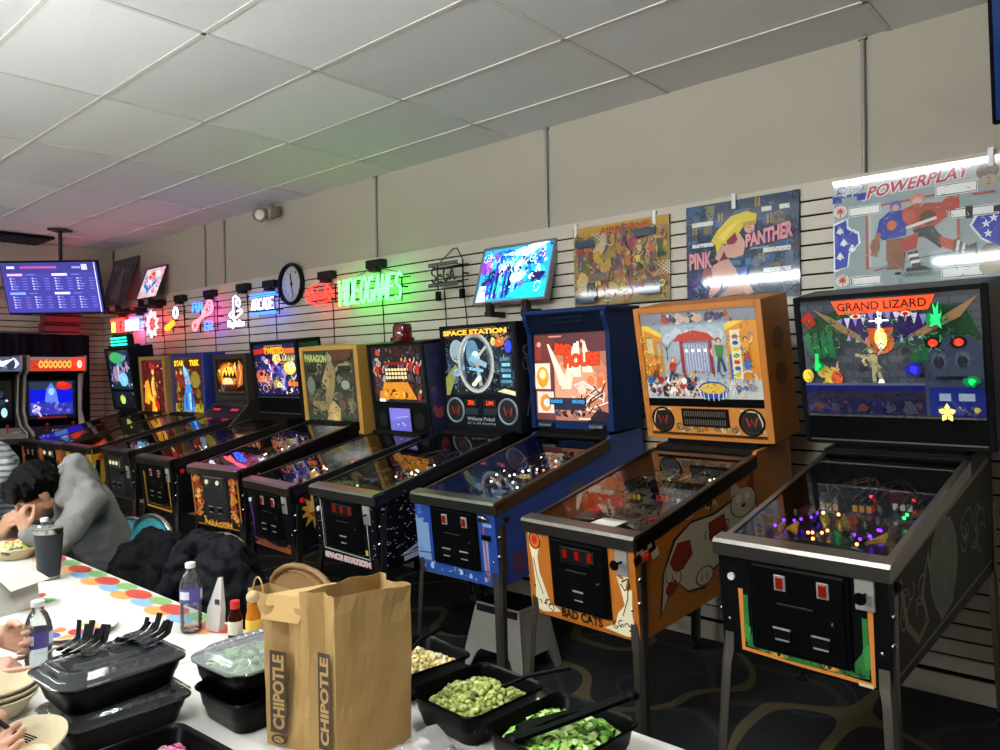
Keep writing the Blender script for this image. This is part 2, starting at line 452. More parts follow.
def playfield(t, M, pal, lamps, seed, H=.40, Hr=.53, dens=1.0, glow=3., apron='#15130f'):
    """wooden playfield with its art, then the pieces that stand on it, each a part of the playfield"""
    rg = random.Random(seed); W = .515
    O, E = V((-W / 2, .05, .325)), V((-W / 2, .99, .405))
    a = Art(O, (W, 0, 0), E - O, M, e=.03, step=.00003)
    cols = [dim(c, .42 if dens > .9 else .72) for c in PF_PAL[pal]]  # light level put into the art colours: near boards dimmed, far boards lighter
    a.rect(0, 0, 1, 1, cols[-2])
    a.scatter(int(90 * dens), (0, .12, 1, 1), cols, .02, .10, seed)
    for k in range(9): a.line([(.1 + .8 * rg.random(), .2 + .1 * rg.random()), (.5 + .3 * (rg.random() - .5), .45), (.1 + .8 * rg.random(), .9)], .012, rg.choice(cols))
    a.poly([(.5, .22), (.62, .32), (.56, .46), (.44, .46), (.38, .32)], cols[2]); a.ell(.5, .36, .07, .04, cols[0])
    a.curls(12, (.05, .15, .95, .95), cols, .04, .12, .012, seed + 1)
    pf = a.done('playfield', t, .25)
    nz = (E - O).normalized(); up = V((1, 0, 0)).cross(nz).normalized()
    def P(u, v, h=0): return O + V((W * u, 0, 0)) + (E - O) * v + up * (h + .006)
    def part(name, mb, m, smooth=40): return mb.build(name, m, pf, smooth)
    mb = MB(M); mb.prism([P(.02, .005, .0), P(.98, .005, .0), P(.98, .10, .0), P(.64, .19, .0), P(.36, .19, .0), P(.02, .10, .0)], (0, 0, 0), up * .028)
    part('apron', mb, mat(apron, .35), None)
    aa = Art(P(.04, .01, .0285), (W * .92, 0, 0), (E - O) * .1, M, e=.03)
    aa.rect(.04, .15, .30, .85, '#d8cfae'); aa.rect(.70, .15, .96, .85, '#d8cfae'); aa.rect(.07, .4, .27, .5, '#7a2a20'); aa.rect(.73, .4, .93, .5, '#7a2a20')
    aa.done('instruction_card', pf)
    fm = mat('#a8a28e', .4); rb = mat(rg.choice(['#b02a20', '#2a48a0', '#d8a030']), .5)
    for sgn in (-1, 1):
        p0, p1 = P(.5 + sgn * .20, .20, .012), P(.5 + sgn * .05, .165, .012)
        part('flipper', MB(M).caps(p0, p1, .011, .006, 10), fm)
        mb = MB(M); q = [P(.5 + sgn * x, v, .02) for x, v in ((.24, .25), (.33, .29), (.31, .36))]
        mb.tube(q, .006, 6, closed=True); mb.prism([p + up * .004 for p in q], (0, 0, 0), up * .004)
        part('slingshot', mb, rb)
    caps_ = [mat(h, .35, e=.15) for h in rg.sample(cols[:6], 3)]
    for k, (u, v) in enumerate(((.34, .66), (.62, .70), (.48, .79))):
        u += (rg.random() - .5) * .1; v += (rg.random() - .5) * .06
        mb = MB(M); mb.cyl(P(u, v), P(u, v, .035), .020, .016, 14); mb.cyl(P(u, v, .036), P(u, v, .048), .032, .028, 18)
        part('pop_bumper', mb, caps_[k])
    dome = clear_mat('clear_plastic2', (.9, .9, .95), haze=.10)
    for k in range(2):
        u = .2 + .5 * k + .1 * rg.random(); mb = MB(M)
        pts = [P(u, .42, .012), P(u + .06 * (k - .5), .55, .035), P(u + .1 * (k - .5), .72, .06), P(u + .24 * (.5 - k), .86, .062), P(u + .36 * (.5 - k), .78, .06), P(u + .34 * (.5 - k), .60, .05)]
        for off in (-.016, .016): mb.tube([p + V((off, 0, 0)) for p in pts], .0032, 6)
        for p in pts[1:5]: mb.tube([p + V((-.016, 0, 0)), p - up * .012, p + V((.016, 0, 0))], .0025, 5)
        part('wire_ramp', mb, STEEL)
    for k in range(4):
        u, v = rg.choice((.06, .94)) + (rg.random() - .5) * .05, .4 + .14 * k; mb = MB(M)
        q = [P(u - .07, v, .03), P(u + .07, v + .01, .03), P(u + .05, v + .08, .03), P(u - .04, v + .10, .03)]
        mb.prism(q, (0, 0, 0), up * .003)
        for c in q: mb.cyl(c - up * .03, c, .004, n=6)
        part('plastic_guard', mb, mat(rg.choice(cols), .3, e=.1))
    for k in range(3):
        u, v = .25 + .22 * k + .08 * rg.random(), .52 + .16 * rg.random(); mb = MB(M)
        for q in range(3): c = P(u + q * .05 - .05, v, .012); mb.box(c.x - .009, c.y - .003, c.z - .012, c.x + .009, c.y + .003, c.z + .014, .002)
        part('target_bank', mb, mat(rg.choice(['#d8d8d0', '#e0b030', '#c03028']), .4, e=.1))
    mb = MB(M)
    for k in range(int(26 * dens)):
        c = P(.06 + .88 * rg.random(), .22 + .72 * rg.random()); mb.cyl(c, c + up * .026, .0045, n=8); mb.tube([c + up * .012 + V((.0075 * cos(q * 1.05), .0075 * sin(q * 1.05), 0)) for q in range(6)], .002, 5, closed=True)
    part('rubber_post', mb, mat('#8a8678', .5))
    for k, (rgb, n, area) in enumerate(lamps):
        mb = MB(M)
        for i in range(n):
            c = P(area[0] + (area[2] - area[0]) * rg.random(), area[1] + (area[3] - area[1]) * rg.random(), .02); mb.ell(c, .006, 8, 6)
        part('lamp_bulb', mb, emis(rgb, glow))
    return pf

def cabinet(t, M, col, H=.40, Hr=.53, L=1.31, rail=None, lock=None, glass=True, r=.4, inner='#17130f'):
    """open-topped body, lockdown bar, side rails, top glass, neck; frame: x across, y towards the wall"""
    w = .2825; cm = mat(col, r, var=.06); im = mat(inner, .6); mb = MB(M)
    prof = [(0, 0), (L, 0), (L, Hr + .02), (.98, Hr + .02), (.96, Hr), (0, H)]
    for sgn in (-1, 1):
        x0 = sgn * w; mb.prism([(x0, y, z) for y, z in (prof if sgn < 0 else prof[::-1])], (0, 0, 0), (-sgn * .018, 0, 0))
    mb.box(-w + .018, 0, 0, w - .018, .018, H); mb.box(-w + .018, L - .018, 0, w - .018, L, Hr + .02)
    mb.box(-w + .018, .018, .0, w - .018, L - .018, .015)
    mb.use(1).box(-w + .018, .985, .015, w - .018, 1.0, Hr + .015); mb.box(-w + .018, .99, Hr + .005, w - .018, L - .018, Hr + .02)
    mb.box(-w + .018, .97, Hr - .02, w - .018, .99, Hr + .012)
    body = mb.build('cabinet', [cm, im], t)
    rm = rail or STEEL
    for sgn in (-1, 1):
        mb = MB(M); xo = sgn * (w + .003); xi = sgn * (w - .022)
        a, b = .02, .97
        def sec(y):
            z = rail_y(y, H, Hr)
            return [(xo, y, z - .052), (xo, y, z + .004), (sgn * (w - .002), y, z + .008), (xi, y, z + .008), (xi, y, z + .003), (sgn * (w + .0005), y, z + .001), (sgn * (w + .0005), y, z - .052)]
        mb.loft([sec(a), sec(b)]); mb.build('side_rail', rm, t)
    mb = MB(M); z = H
    ring = lambda x: [(x, -.014, z - .045), (x, -.016, z + .000), (x, -.006, z + .012), (x, .052, z + .018), (x, .060, z + .012), (x, .060, z + .002), (x, .002, z - .002), (x, .000, z - .045)]
    mb.loft([ring(-w - .012), ring(-w - .004), ring(w + .004), ring(w + .012)]); mb.build('lockdown_bar', lock or STEEL, t)
    if glass:
        mb = MB(M); z0, z1 = rail_y(.06, H, Hr), rail_y(.975, H, Hr)
        mb.add([(-w + .02, .06, z0 + .003), (w - .02, .06, z0 + .003), (w - .02, .975, z1 + .003), (-w + .02, .975, z1 + .003)], [(0, 1, 2, 3)])
        mb.build('top_glass', GLASS, t)
    return body

def legs(t, M, zb, L=1.31, m=None, top=.30):
    """four folded steel legs bolted over the corners, each with bolts and a levelling foot"""
    m = m or LEGM; w = .2825
    for sx in (-1, 1):
        for y0, sy in ((0, -1), (L, 1)):
            c = M @ V((sx * w, y0, .02)); x, y, z = c; zt = z + top - .02; mb = MB()
            def sec(z_, k, sp):
                k = .55 + .45 * k; X, Y = x + sx * (.004 + sp), y + sy * (.004 + sp * .6); a = .046 * k; q = .014
                P = [(X, Y - sy * a), (X, Y - sy * q), (X - sx * q, Y), (X - sx * a, Y)]
                I = [(X - sx * a, Y - sy * .004), (X - sx * (q + .003), Y - sy * .005), (X - sx * .005, Y - sy * (q + .003)), (X - sx * .004, Y - sy * a)]
                r = [(p[0], p[1], z_) for p in P + I]
                return r if sx * sy > 0 else r[::-1]
            mb.loft([sec(zt, .8, 0), sec(zt - .02, 1., 0), sec(z - .01, 1., .003), sec(z - .06, .8, .008), sec(.06, .55, .028), sec(.05, .5, .028)][::-1])
            lg = mb.build('leg', m, t)
            mb = MB()
            for dz in (.06, .15):
                mb.ell((x + sx * .003, y + sy * .003, zt - dz), .011, 10, 6)
                mb.ell((x - sx * .028, y + sy * .005, zt - dz - .03), .009, 8, 6)
            mb.build('bolt', CHROME, lg, 60)
            mb = MB(); fx, fy = x + sx * .018, y + sy * .010
            mb.lathe([(.026, 0), (.028, .006), (.022, .014), (.008, .018), (.008, .06)], (fx, fy, .0), 14); mb.build('leveler', DARKM, lg, 40)

def coin_door(t, M, u0, u1, v0, v1, H=.40, lit=2, style='slots', col=None, bezel=None, silver=False):
    """metal door in the front: frame, reject buttons, return cups, lock"""
    w = .565; x0, x1, z0, z1 = -w / 2 + w * u0, -w / 2 + w * u1, H * v0, H * v1; dw, dh = x1 - x0, z1 - z0
    mb = MB(M); m = col or BLACK; fw = .016
    mb.box(x0, -.009, z0, x1, .0, z1, .004); mb.box(x0 + fw, -.014, z0 + fw, x1 - fw, -.008, z1 - fw, .004)
    mb.box(x0 + fw, -.017, z1 - fw - .010, x1 - fw, -.013, z1 - fw - .004, .001)
    d = mb.build('coin_door', m, t)
    mb = MB(M)
    if silver:
        mb.box(x0 + dw * .14, -.02, z1 - dh * .30, x1 - dw * .10, -.012, z1 - dh * .06, .004); mb.build('coin_plate', STEEL, d); mb = MB(M)
        for k in range(lit):
            mb = MB(M); x = x0 + dw * (.27 + .46 * k / max(1, lit - 1)); mb.cyl((x, -.019, z1 - dh * .17), (x, -.026, z1 - dh * .17), dw * .055, n=12); mb.build('coin_button', emis((1., .9, .55), .8), d, 40)
    else:
        if style == 'triple':
            mb.box(x0 + dw * .22, -.019, z1 - dh * .34, x1 - dw * .26, -.012, z1 - dh * .12, .003); mb.build('button_plate', DARKM, d); mb = MB(M)
        for k in range(lit):
            x = x0 + dw * ((.34 + .42 * k / max(1, lit - 1)) if style != 'triple' else (.32 + .105 * k * 2)); z = z1 - dh * .21; q = dw * .036
            rim = MB(M); rim.box(x - q * 1.6, -.019, z - q * 2.2, x + q * 1.6, -.013, z + q * 2.2, .002); r_ = rim.build('coin_slot', mat('#8d8a84', .35) if style != 'triple' else mat('#2a2624', .4), d)
            mb = MB(M); mb.box(x - q, -.024, z - q * 1.6, x + q, -.016, z + q * 1.6, .002); mb.build('coin_button', mat('#5a0d08', .3, e=.10, ecol='#ff2a10'), d)
    for k in ((.34, .72) if style != 'triple' else (.5,)):
        mb = MB(M); x = x0 + dw * k; q = dw * .09; z = z0 + dh * .17
        mb.box(x - q, -.020, z, x + q, -.013, z + dh * .13, .003); mb.use(1).box(x - q, -.022, z + dh * .12, x + q, -.019, z + dh * .14); mb.box(x - q * .8, -.022, z, x + q * .8, -.019, z + dh * .016)
        mb.build('return_cup', [BLACKM, mat('#8d8a84', .35)], d)
    mb = MB(M); mb.box(x0 + dw * .3, -.017, z0 + dh * .55, x1 - dw * .35, -.013, z0 + dh * .57, .001); mb.build('shelf_line', mat('#2a2a2c', .4), d)
    mb = MB(M); x = x1 - dw * .16; z = z0 + dh * .46; mb.cyl((x, -.012, z), (x, -.022, z), .008, .007, 12); mb.box(x - .0015, -.024, z - .005, x + .0015, -.021, z + .005); mb.build('lock', CHROME, d, 40)
    mb = MB(M)
    for a, b in ((x0 + .005, z0 + .005), (x1 - .005, z0 + .005), (x0 + .005, z1 - .005), (x1 - .005, z1 - .005)): mb.ell((a, -.009, b), .003, 8, 4)
    mb.build('screw', STEEL, d)
    return d

def plunger(t, M, H=.40, x=.205, z=None):
    z = z or H - .095; mb = MB(M)
    mb.box(x - .032, -.006, z - .055, x + .028, .001, z + .045, .003); p = mb.build('plunger_plate', PLATEM, t)
    mb = MB(M); mb.lathe([(.0, 0), (.018, .0), (.020, .006), (.012, .014), (.005, .016), (.005, .05)], (0, 0, 0), 16, Mx.Translation((x, -.056, z)) @ Mx.Rotation(-pi / 2, 4, 'X')); mb.build('plunger_knob', BLACK, p, 40)

def buttons(t, M, H=.40, col='#c01818', start=None):
    for sgn in (-1, 1):
        mb = MB(M); x = sgn * .2825; mb.cyl((x, .075, H - .085), (x + sgn * .009, .075, H - .085), .016, n=14); mb.cyl((x, .075, H - .085), (x + sgn * .014, .075, H - .085), .010, n=12)
        mb.build('flipper_button', mat(col, .35), t, 40)
    if start:
        mb = MB(M); mb.cyl((-.235, 0, H - .12), (-.235, -.010, H - .12), .013, n=14); mb.build('start_button', mat(start, .35), t, 40)

def bb_frame(M, yb, lean, z0):
    return M @ Mx.Translation((0, yb, z0)) @ Mx.Rotation(lean, 4, 'X')

def backbox(t, B, w, h, col, d=.24, fr=.03, rec=.012, r=.4, front=None, neck=True, nz=.06, t0=.03, side=None):
    """upper box: shell with an open front; B puts x across, z up, front face at y=0"""
    m = mat(col, r, var=.06); mb = MB(B); a = w / 2
    mb.box(-a, 0, 0, -a + fr, d, h, .003); mb.box(a - fr, 0, 0, a, d, h, .003)
    mb.box(-a + fr, 0, h - t0, a - fr, d, h); mb.box(-a + fr, 0, 0, a - fr, d, t0)
    mb.use(1).box(-a + fr, rec + .006, t0, a - fr, d - .0, h - t0)
    if neck: mb.use(2).box(-.25, .03, -nz - .03, .25, d - .02, .004)
    return mb.build('backbox', [front and mat(front, r) or m, BLACKM, mat('#111113', .5)], t)

def plate(t, B, u0, z0, u1, z1, y=.0, e=0., lift=.0004):
    return Art((u0, y, z0), (u1 - u0, 0, 0), (0, 0, z1 - z0), B, e=e, lift=lift)

def machine(label, cx, F, yaw, zl, H=.40):
    t = thing('pinball_machine', label, 'pinball machine', (cx, F, 0), -yaw, 'pinball machines along the slat wall')
    zb = zl - H - .014
    M = Mx.Translation((0, 0, zb)) @ Mx.Rotation(RD(6.0), 4, 'X')
    return t, M, zb
def front_art(M, H=.40): return Art((-.2825, -.0002, 0), (.565, 0, 0), (0, 0, H), M, lift=.0003, step=.00002)
def side_art(M, H=.40, Hr=.53): return Art((.2825, 0, 0), (0, 1.31, 0), (0, 0, Hr), M, lift=.0003, step=.00002)
def BF(yb, lean, z0, z1): h = math.hypot(z1 - z0, lean); return Mx.Translation((0, yb - .045, z0)) @ Mx.Rotation(math.asin(lean / h), 4, 'X'), h
def W_mark(a, u, v, r, c, e=None):
    k = a.lu / a.lv
    a.line([(u - .55 * r, v + .45 * r * k), (u - .28 * r, v - .45 * r * k), (u, v + .25 * r * k), (u + .28 * r, v - .45 * r * k), (u + .55 * r, v + .45 * r * k)], r * .22, c, e)
def speaker(bb, B, x, z, r, y=-.002, ring='#2a1512', mark='#8a2a1c', rimc=None):
    mb = MB(B); mb.tube([(x + r * cos(i * pi / 14), y, z + r * sin(i * pi / 14)) for i in range(28)], r * .09, 6, closed=True)
    s = mb.build('speaker', mat(rimc or '#3a3836', .3), bb, 60)
    a = Art((x - r, y, z - r), (2 * r, 0, 0), (0, 0, 2 * r), B)
    a.ell(.5, .5, .49, .49, '#0c0a0a', n=28); a.ring(.5, .5, .42, .42, .05, ring); W_mark(a, .5, .5, .40, mark); a.done('speaker_cone', s)
def display(bb, B, u0, z0, u1, z1, txts, y=-.003, c='#ff4a14', bg='#120604', e=1.5):
    mb = MB(B); mb.box(u0, y - .002, z0, u1, y + .004, z1, .002); d = mb.build('score_display', mat('#0a0505', .2), bb)
    a = plate(d, B, u0, z0, u1, z1, y - .002)
    a.rect(.02, .05, .98, .95, bg)
    for s, u, w, v, h in txts: a.text(s, u, v, w, h, c, e=e)
    a.done('display_digits', d); return d

# ---- black machine, lizard temple glass (nearest, right)
def build_lizard():
    t, M, zb = machine('black pinball machine whose glass shows a green lizard over grey temple stones', -.934, 2.547, .056, .948)
    cb = cabinet(t, M, '#0d0d0e', r=.35, lock=STEEL, rail=STEEL)
    legs(t, M, zb, m=mat('#7d776d', .33, .85))
    coin_door(t, M, .20, .80, .10, .90, lit=2); plunger(t, M, x=.215); buttons(t, M, col='#3a1010', start='#d8d4c8')
    a = front_art(M); O, G, Y = '#d8843a', '#2c6e34', '#e8b85a'
    a.line([(.135, .60), (.135, .06), (.50, .045), (.90, .03), (.90, .64)], .030, O); a.line([(.165, .55), (.165, .12)], .03, G); a.line([(.868, .56), (.868, .10)], .03, G)
    a.poly([(.155, .09), (.20, .24), (.30, .15), (.42, .16), (.52, .13), (.62, .15), (.72, .12), (.80, .17), (.85, .28), (.88, .07), (.70, .05), (.4, .05)], G)
    for u in (.36, .66): a.ell(u, .085, .055, .028, O); a.ell(u, .085, .035, .018, Y); a.ell(u, .085, .012, .02, '#16120a')
    a.curls(26, (.17, .05, .87, .15), ['#143c1a', '#4c9a48', '#0c2010'], .012, .028, .008, 3); a.poly([(.145, .30), (.19, .26), (.175, .13), (.145, .16)], '#3c8a40'); a.poly([(.89, .36), (.85, .30), (.86, .14), (.89, .16)], '#3c8a40')
    a.rect(.82, .0, .90, .028, '#d8cfae'); a.done('front_artwork', cb)
    s = side_art(M); D, K = '#6a5a24', '#40501f'
    s.line([(.03, .06), (.03, .66), (.95, .92), (.95, .10), (.03, .06)], .008, D)
    s.line([(.03, .06), (.03, .66), (.95, .92)], .016, D); s.line([(.08, .62), (.12, .30), (.20, .14), (.28, .20), (.24, .40), (.30, .62), (.34, .30), (.40, .12), (.50, .16), (.54, .5), (.50, .74)], .022, D)
    s.ell(.44, .45, .13, .30, '#2a3a22'); s.ring(.44, .45, .13, .32, .008, D); s.curls(16, (.33, .2, .56, .7), [K, '#384a30', D], .02, .05, .006, 5); s.curls(10, (.58, .15, .94, .8), [D, K], .03, .08, .007, 6); s.curls(8, (.06, .12, .3, .6), [D], .02, .05, .006, 8)
    s.done('side_artwork', cb)
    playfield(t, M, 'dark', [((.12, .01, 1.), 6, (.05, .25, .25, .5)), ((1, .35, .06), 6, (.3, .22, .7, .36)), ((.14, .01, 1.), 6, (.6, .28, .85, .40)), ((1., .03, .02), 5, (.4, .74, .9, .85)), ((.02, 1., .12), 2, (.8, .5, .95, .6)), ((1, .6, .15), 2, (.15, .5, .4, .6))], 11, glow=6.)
    B, h = BF(.972, .123, 1.204, 1.849); w = .744
    bb = backbox(t, B, w, h, '#0e0e10', d=.25, fr=.028, r=.35, t0=.02)
    x0, x1 = -w / 2 + .028, w / 2 - .028; zg0 = .21 * h; zt = h - .02
    mb = MB(B); mb.box(x0, .004, .022, x1, .012, zg0 - .012); bb_p = mb.build('lower_panel', BLACK, bb)
    mb = MB(B); mb.box(x0, -.002, zg0 - .012, x1, .008, zg0 - .002, .002); mb.build('chrome_strip', STEEL, bb)
    mb = MB(B); mb.box(x0, -.001, .016, x1, .005, .022, .001); mb.build('chrome_strip', STEEL, bb)
    a = plate(bb, B, x0, zg0, x1, zt, .010, e=.16)
    a.rect(0, 0, 1, 1, '#383c44'); rg = random.Random(5)
    for r_ in range(13):
        for c_ in range(11):
            u = c_ * .1 + (r_ % 2) * .05 - .05; v = .12 + r_ * .065
            a.rect(max(0, u + .004), v + .005, min(1, u + .096), v + .060, rg.choice(['#3c414a', '#474b52', '#30343c', '#404650']))
    a.scatter(40, (0, .1, 1, .9), ['#2a2e36', '#565b62', '#22262c'], .01, .03, 4)
    a.poly([(.0, .70), (.12, .86), (.3, .94), (.7, .94), (.93, .86), (1., .62), (.86, .52), (.72, .62), (.62, .60), (.5, .52), (.38, .60), (.28, .60), (.14, .70)], '#173a22')
    a.poly([(.22, .80), (.34, .86), (.66, .86), (.78, .80), (.70, .66), (.60, .64), (.5, .56), (.4, .64), (.30, .66)], '#2a1450')
    for k in range(12):
        u = .24 + .047 * k; v = .80 + .05 * sin(pi * k / 11); a.poly([(u - .018, v + .02), (u + .018, v + .02), (u, v - .07)], '#cfc4e8' if k % 2 else '#8a78c8')
    for k in range(9): u = .29 + .05 * k; v = .66 - .04 * sin(pi * k / 8); a.poly([(u - .014, v - .02), (u + .014, v - .02), (u, v + .04)], '#a89ad8')
    a.curls(34, (.02, .55, .98, .93), ['#2f6a3c', '#0e2a18', '#4a8a50'], .02, .05, .006, 9)
    a.poly([(.08, .93), (.24, .72), (.40, .60), (.34, .70), (.20, .84)], '#8a6a4a'); a.poly([(.99, .96), (.80, .80), (.62, .66), (.70, .66), (.90, .80)], '#8a6a4a')
    for k in range(4): a.poly([(.02 + .045 * k, .70), (.05 + .045 * k, .74), (.075 + .045 * k, .52 - .03 * (k % 2)), (.045 + .04 * k, .50)], '#1d6a38')
    for k in range(4): a.poly([(.62 + .05 * k, .52 + .03 * k), (.65 + .05 * k, .56 + .03 * k), (.70 + .05 * k, .46 + .03 * k), (.66 + .05 * k, .42 + .03 * k)], '#1a5a30')
    for u in (.34, .62): a.ell(u, .845, .035, .022, '#e8d8c0'); a.ell(u, .845, .016, .016, '#b8301c')
    a.poly([(.20, .985), (.78, .985), (.74, .87), (.24, .87)], '#e8481c', e=.85); a.text('GRAND LIZARD', .235, .895, .50, .07, '#3a0c06', bold=.02, e=.1)
    a.poly([(.0, .84), (.06, .92), (.10, .80), (.05, .76)], '#a02818')
    a.ring(.47, .62, .08, .10, .02, '#d86a28'); a.poly([(.40, .74), (.55, .74), (.52, .56), (.43, .56)], '#c85020'); a.ell(.475, .65, .035, .09, '#ffd860', e=1.1); a.ell(.475, .60, .02, .04, '#fff0b0', e=1.2)
    for k in range(8): q = k * pi / 4; r_ = .08 if k % 2 == 0 else .03; a.line([(.47, .80), (.47 + r_ * .7 * cos(q), .80 + r_ * sin(q))], .008, '#ffffff', e=1.2)
    a.ell(.47, .80, .018, .02, '#ffffff', e=1.6); a.line([(.47, .60), (.47, .80)], .012, '#fff8d0', e=1.2)
    a.figure(.44, .28, .30, '#cdbd92', '#b0a070', '#a89a72', '#7a6a40', rg, -.15); a.line([(.32, .52), (.42, .48), (.46, .40)], .02, '#b0a068'); a.ell(.46, .26, .02, .05, '#d8e8ff', e=.9)
    a.poly([(.05, .14), (.12, .30), (.17, .42), (.22, .40), (.19, .28), (.11, .12)], '#d8b84a'); a.line([(.16, .22), (.20, .34), (.21, .46)], .012, '#c8a880'); a.ell(.20, .32, .035, .06, '#e0582c'); a.line([(.13, .16), (.19, .24), (.25, .16)], .03, '#caa07a')
    a.ell(.12, .38, .04, .06, '#e0c050'); a.ell(.02, .34, .035, .06, '#d8c040', e=.5)
    a.rect(0, 0, 1, .135, '#1c1c3a'); a.rect(0, .20, .72, .26, '#161a54'); a.rect(0, .255, .72, .275, '#565a78'); a.rect(.0, .135, .72, .20, '#26242c')
    a.scatter(40, (0, 0, .72, .13), ['#30305a', '#5a3028', '#3a3a44', '#14142c'], .01, .04, 7)
    a.poly([(.70, 0), (1, 0), (1, .56), (.96, .64), (.84, .66), (.76, .60), (.70, .40)], '#343a4e'); a.rect(.72, 0, 1, .24, '#16246a')
    for u in (.735, .865): a.ell(u + .02, .60, .045, .05, '#14161c'); a.ell(u + .02, .60, .024, .03, '#ff3418', e=1.2)
    for u in (.78, .90): a.ell(u, .46, .04, .07, '#4a5060'); a.ell(u, .44, .028, .05, '#20242e')
    a.rect(.76, .30, .95, .33, '#14161c'); a.rect(.77, .13, .83, .19, '#8a9aa8'); a.rect(.87, .13, .95, .19, '#8a9aa8')
    a.grain(420, 3, ('#20242c', '#3a4048', '#2a2e36', '#464c56'), .003, .05, (0, .27, 1, .75)); a.grain(160, 4, ('#101430', '#20286a', '#1a1a24'), .004, .04, (0, 0, .72, .25)); a.grain(120, 5, ('#0c2014', '#4a9a58', '#12301c'), .005, .04, (.03, .52, .97, .92))
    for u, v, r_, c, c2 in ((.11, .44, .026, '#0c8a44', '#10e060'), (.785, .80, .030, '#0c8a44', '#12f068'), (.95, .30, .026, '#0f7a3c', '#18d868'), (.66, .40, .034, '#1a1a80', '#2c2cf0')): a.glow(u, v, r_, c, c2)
    a.poly([(.76, .74), (.775, .80), (.765, .84), (.785, .83), (.78, .93), (.795, .88), (.81, .94), (.805, .83), (.825, .85), (.81, .79), (.82, .72), (.795, .76)], '#24e878', e=.8)
    a.line([(.10, .40), (.11, .55)], .022, '#20c860', e=.5)
    a.scatter(26, (.76, .02, .99, .12), ['#2a3a80', '#b89a40', '#404858'], .01, .02, 12)
    for k in range(5): q = k * 2 * pi / 5 + .3; a.poly([(.82, .05), (.82 + .03 * cos(q - .5), .05 + .05 * sin(q - .5)), (.82 + .045 * cos(q), .05 + .08 * sin(q)), (.82 + .03 * cos(q + .5), .05 + .05 * sin(q + .5))], '#ffe070', e=1.1)
    a.done('backglass', bb, .12)
    for u in (.24, .55):
        xa = x0 + (x1 - x0) * u; za = zg0 + (zt - zg0) * .205
        display(bb, B, xa, za, xa + (x1 - x0) * .17, za + (zt - zg0) * .052, [('JEN', .05, .34, .2, .6)] if u < .3 else [('HE--L', .05, .8, .2, .6)], y=.009)

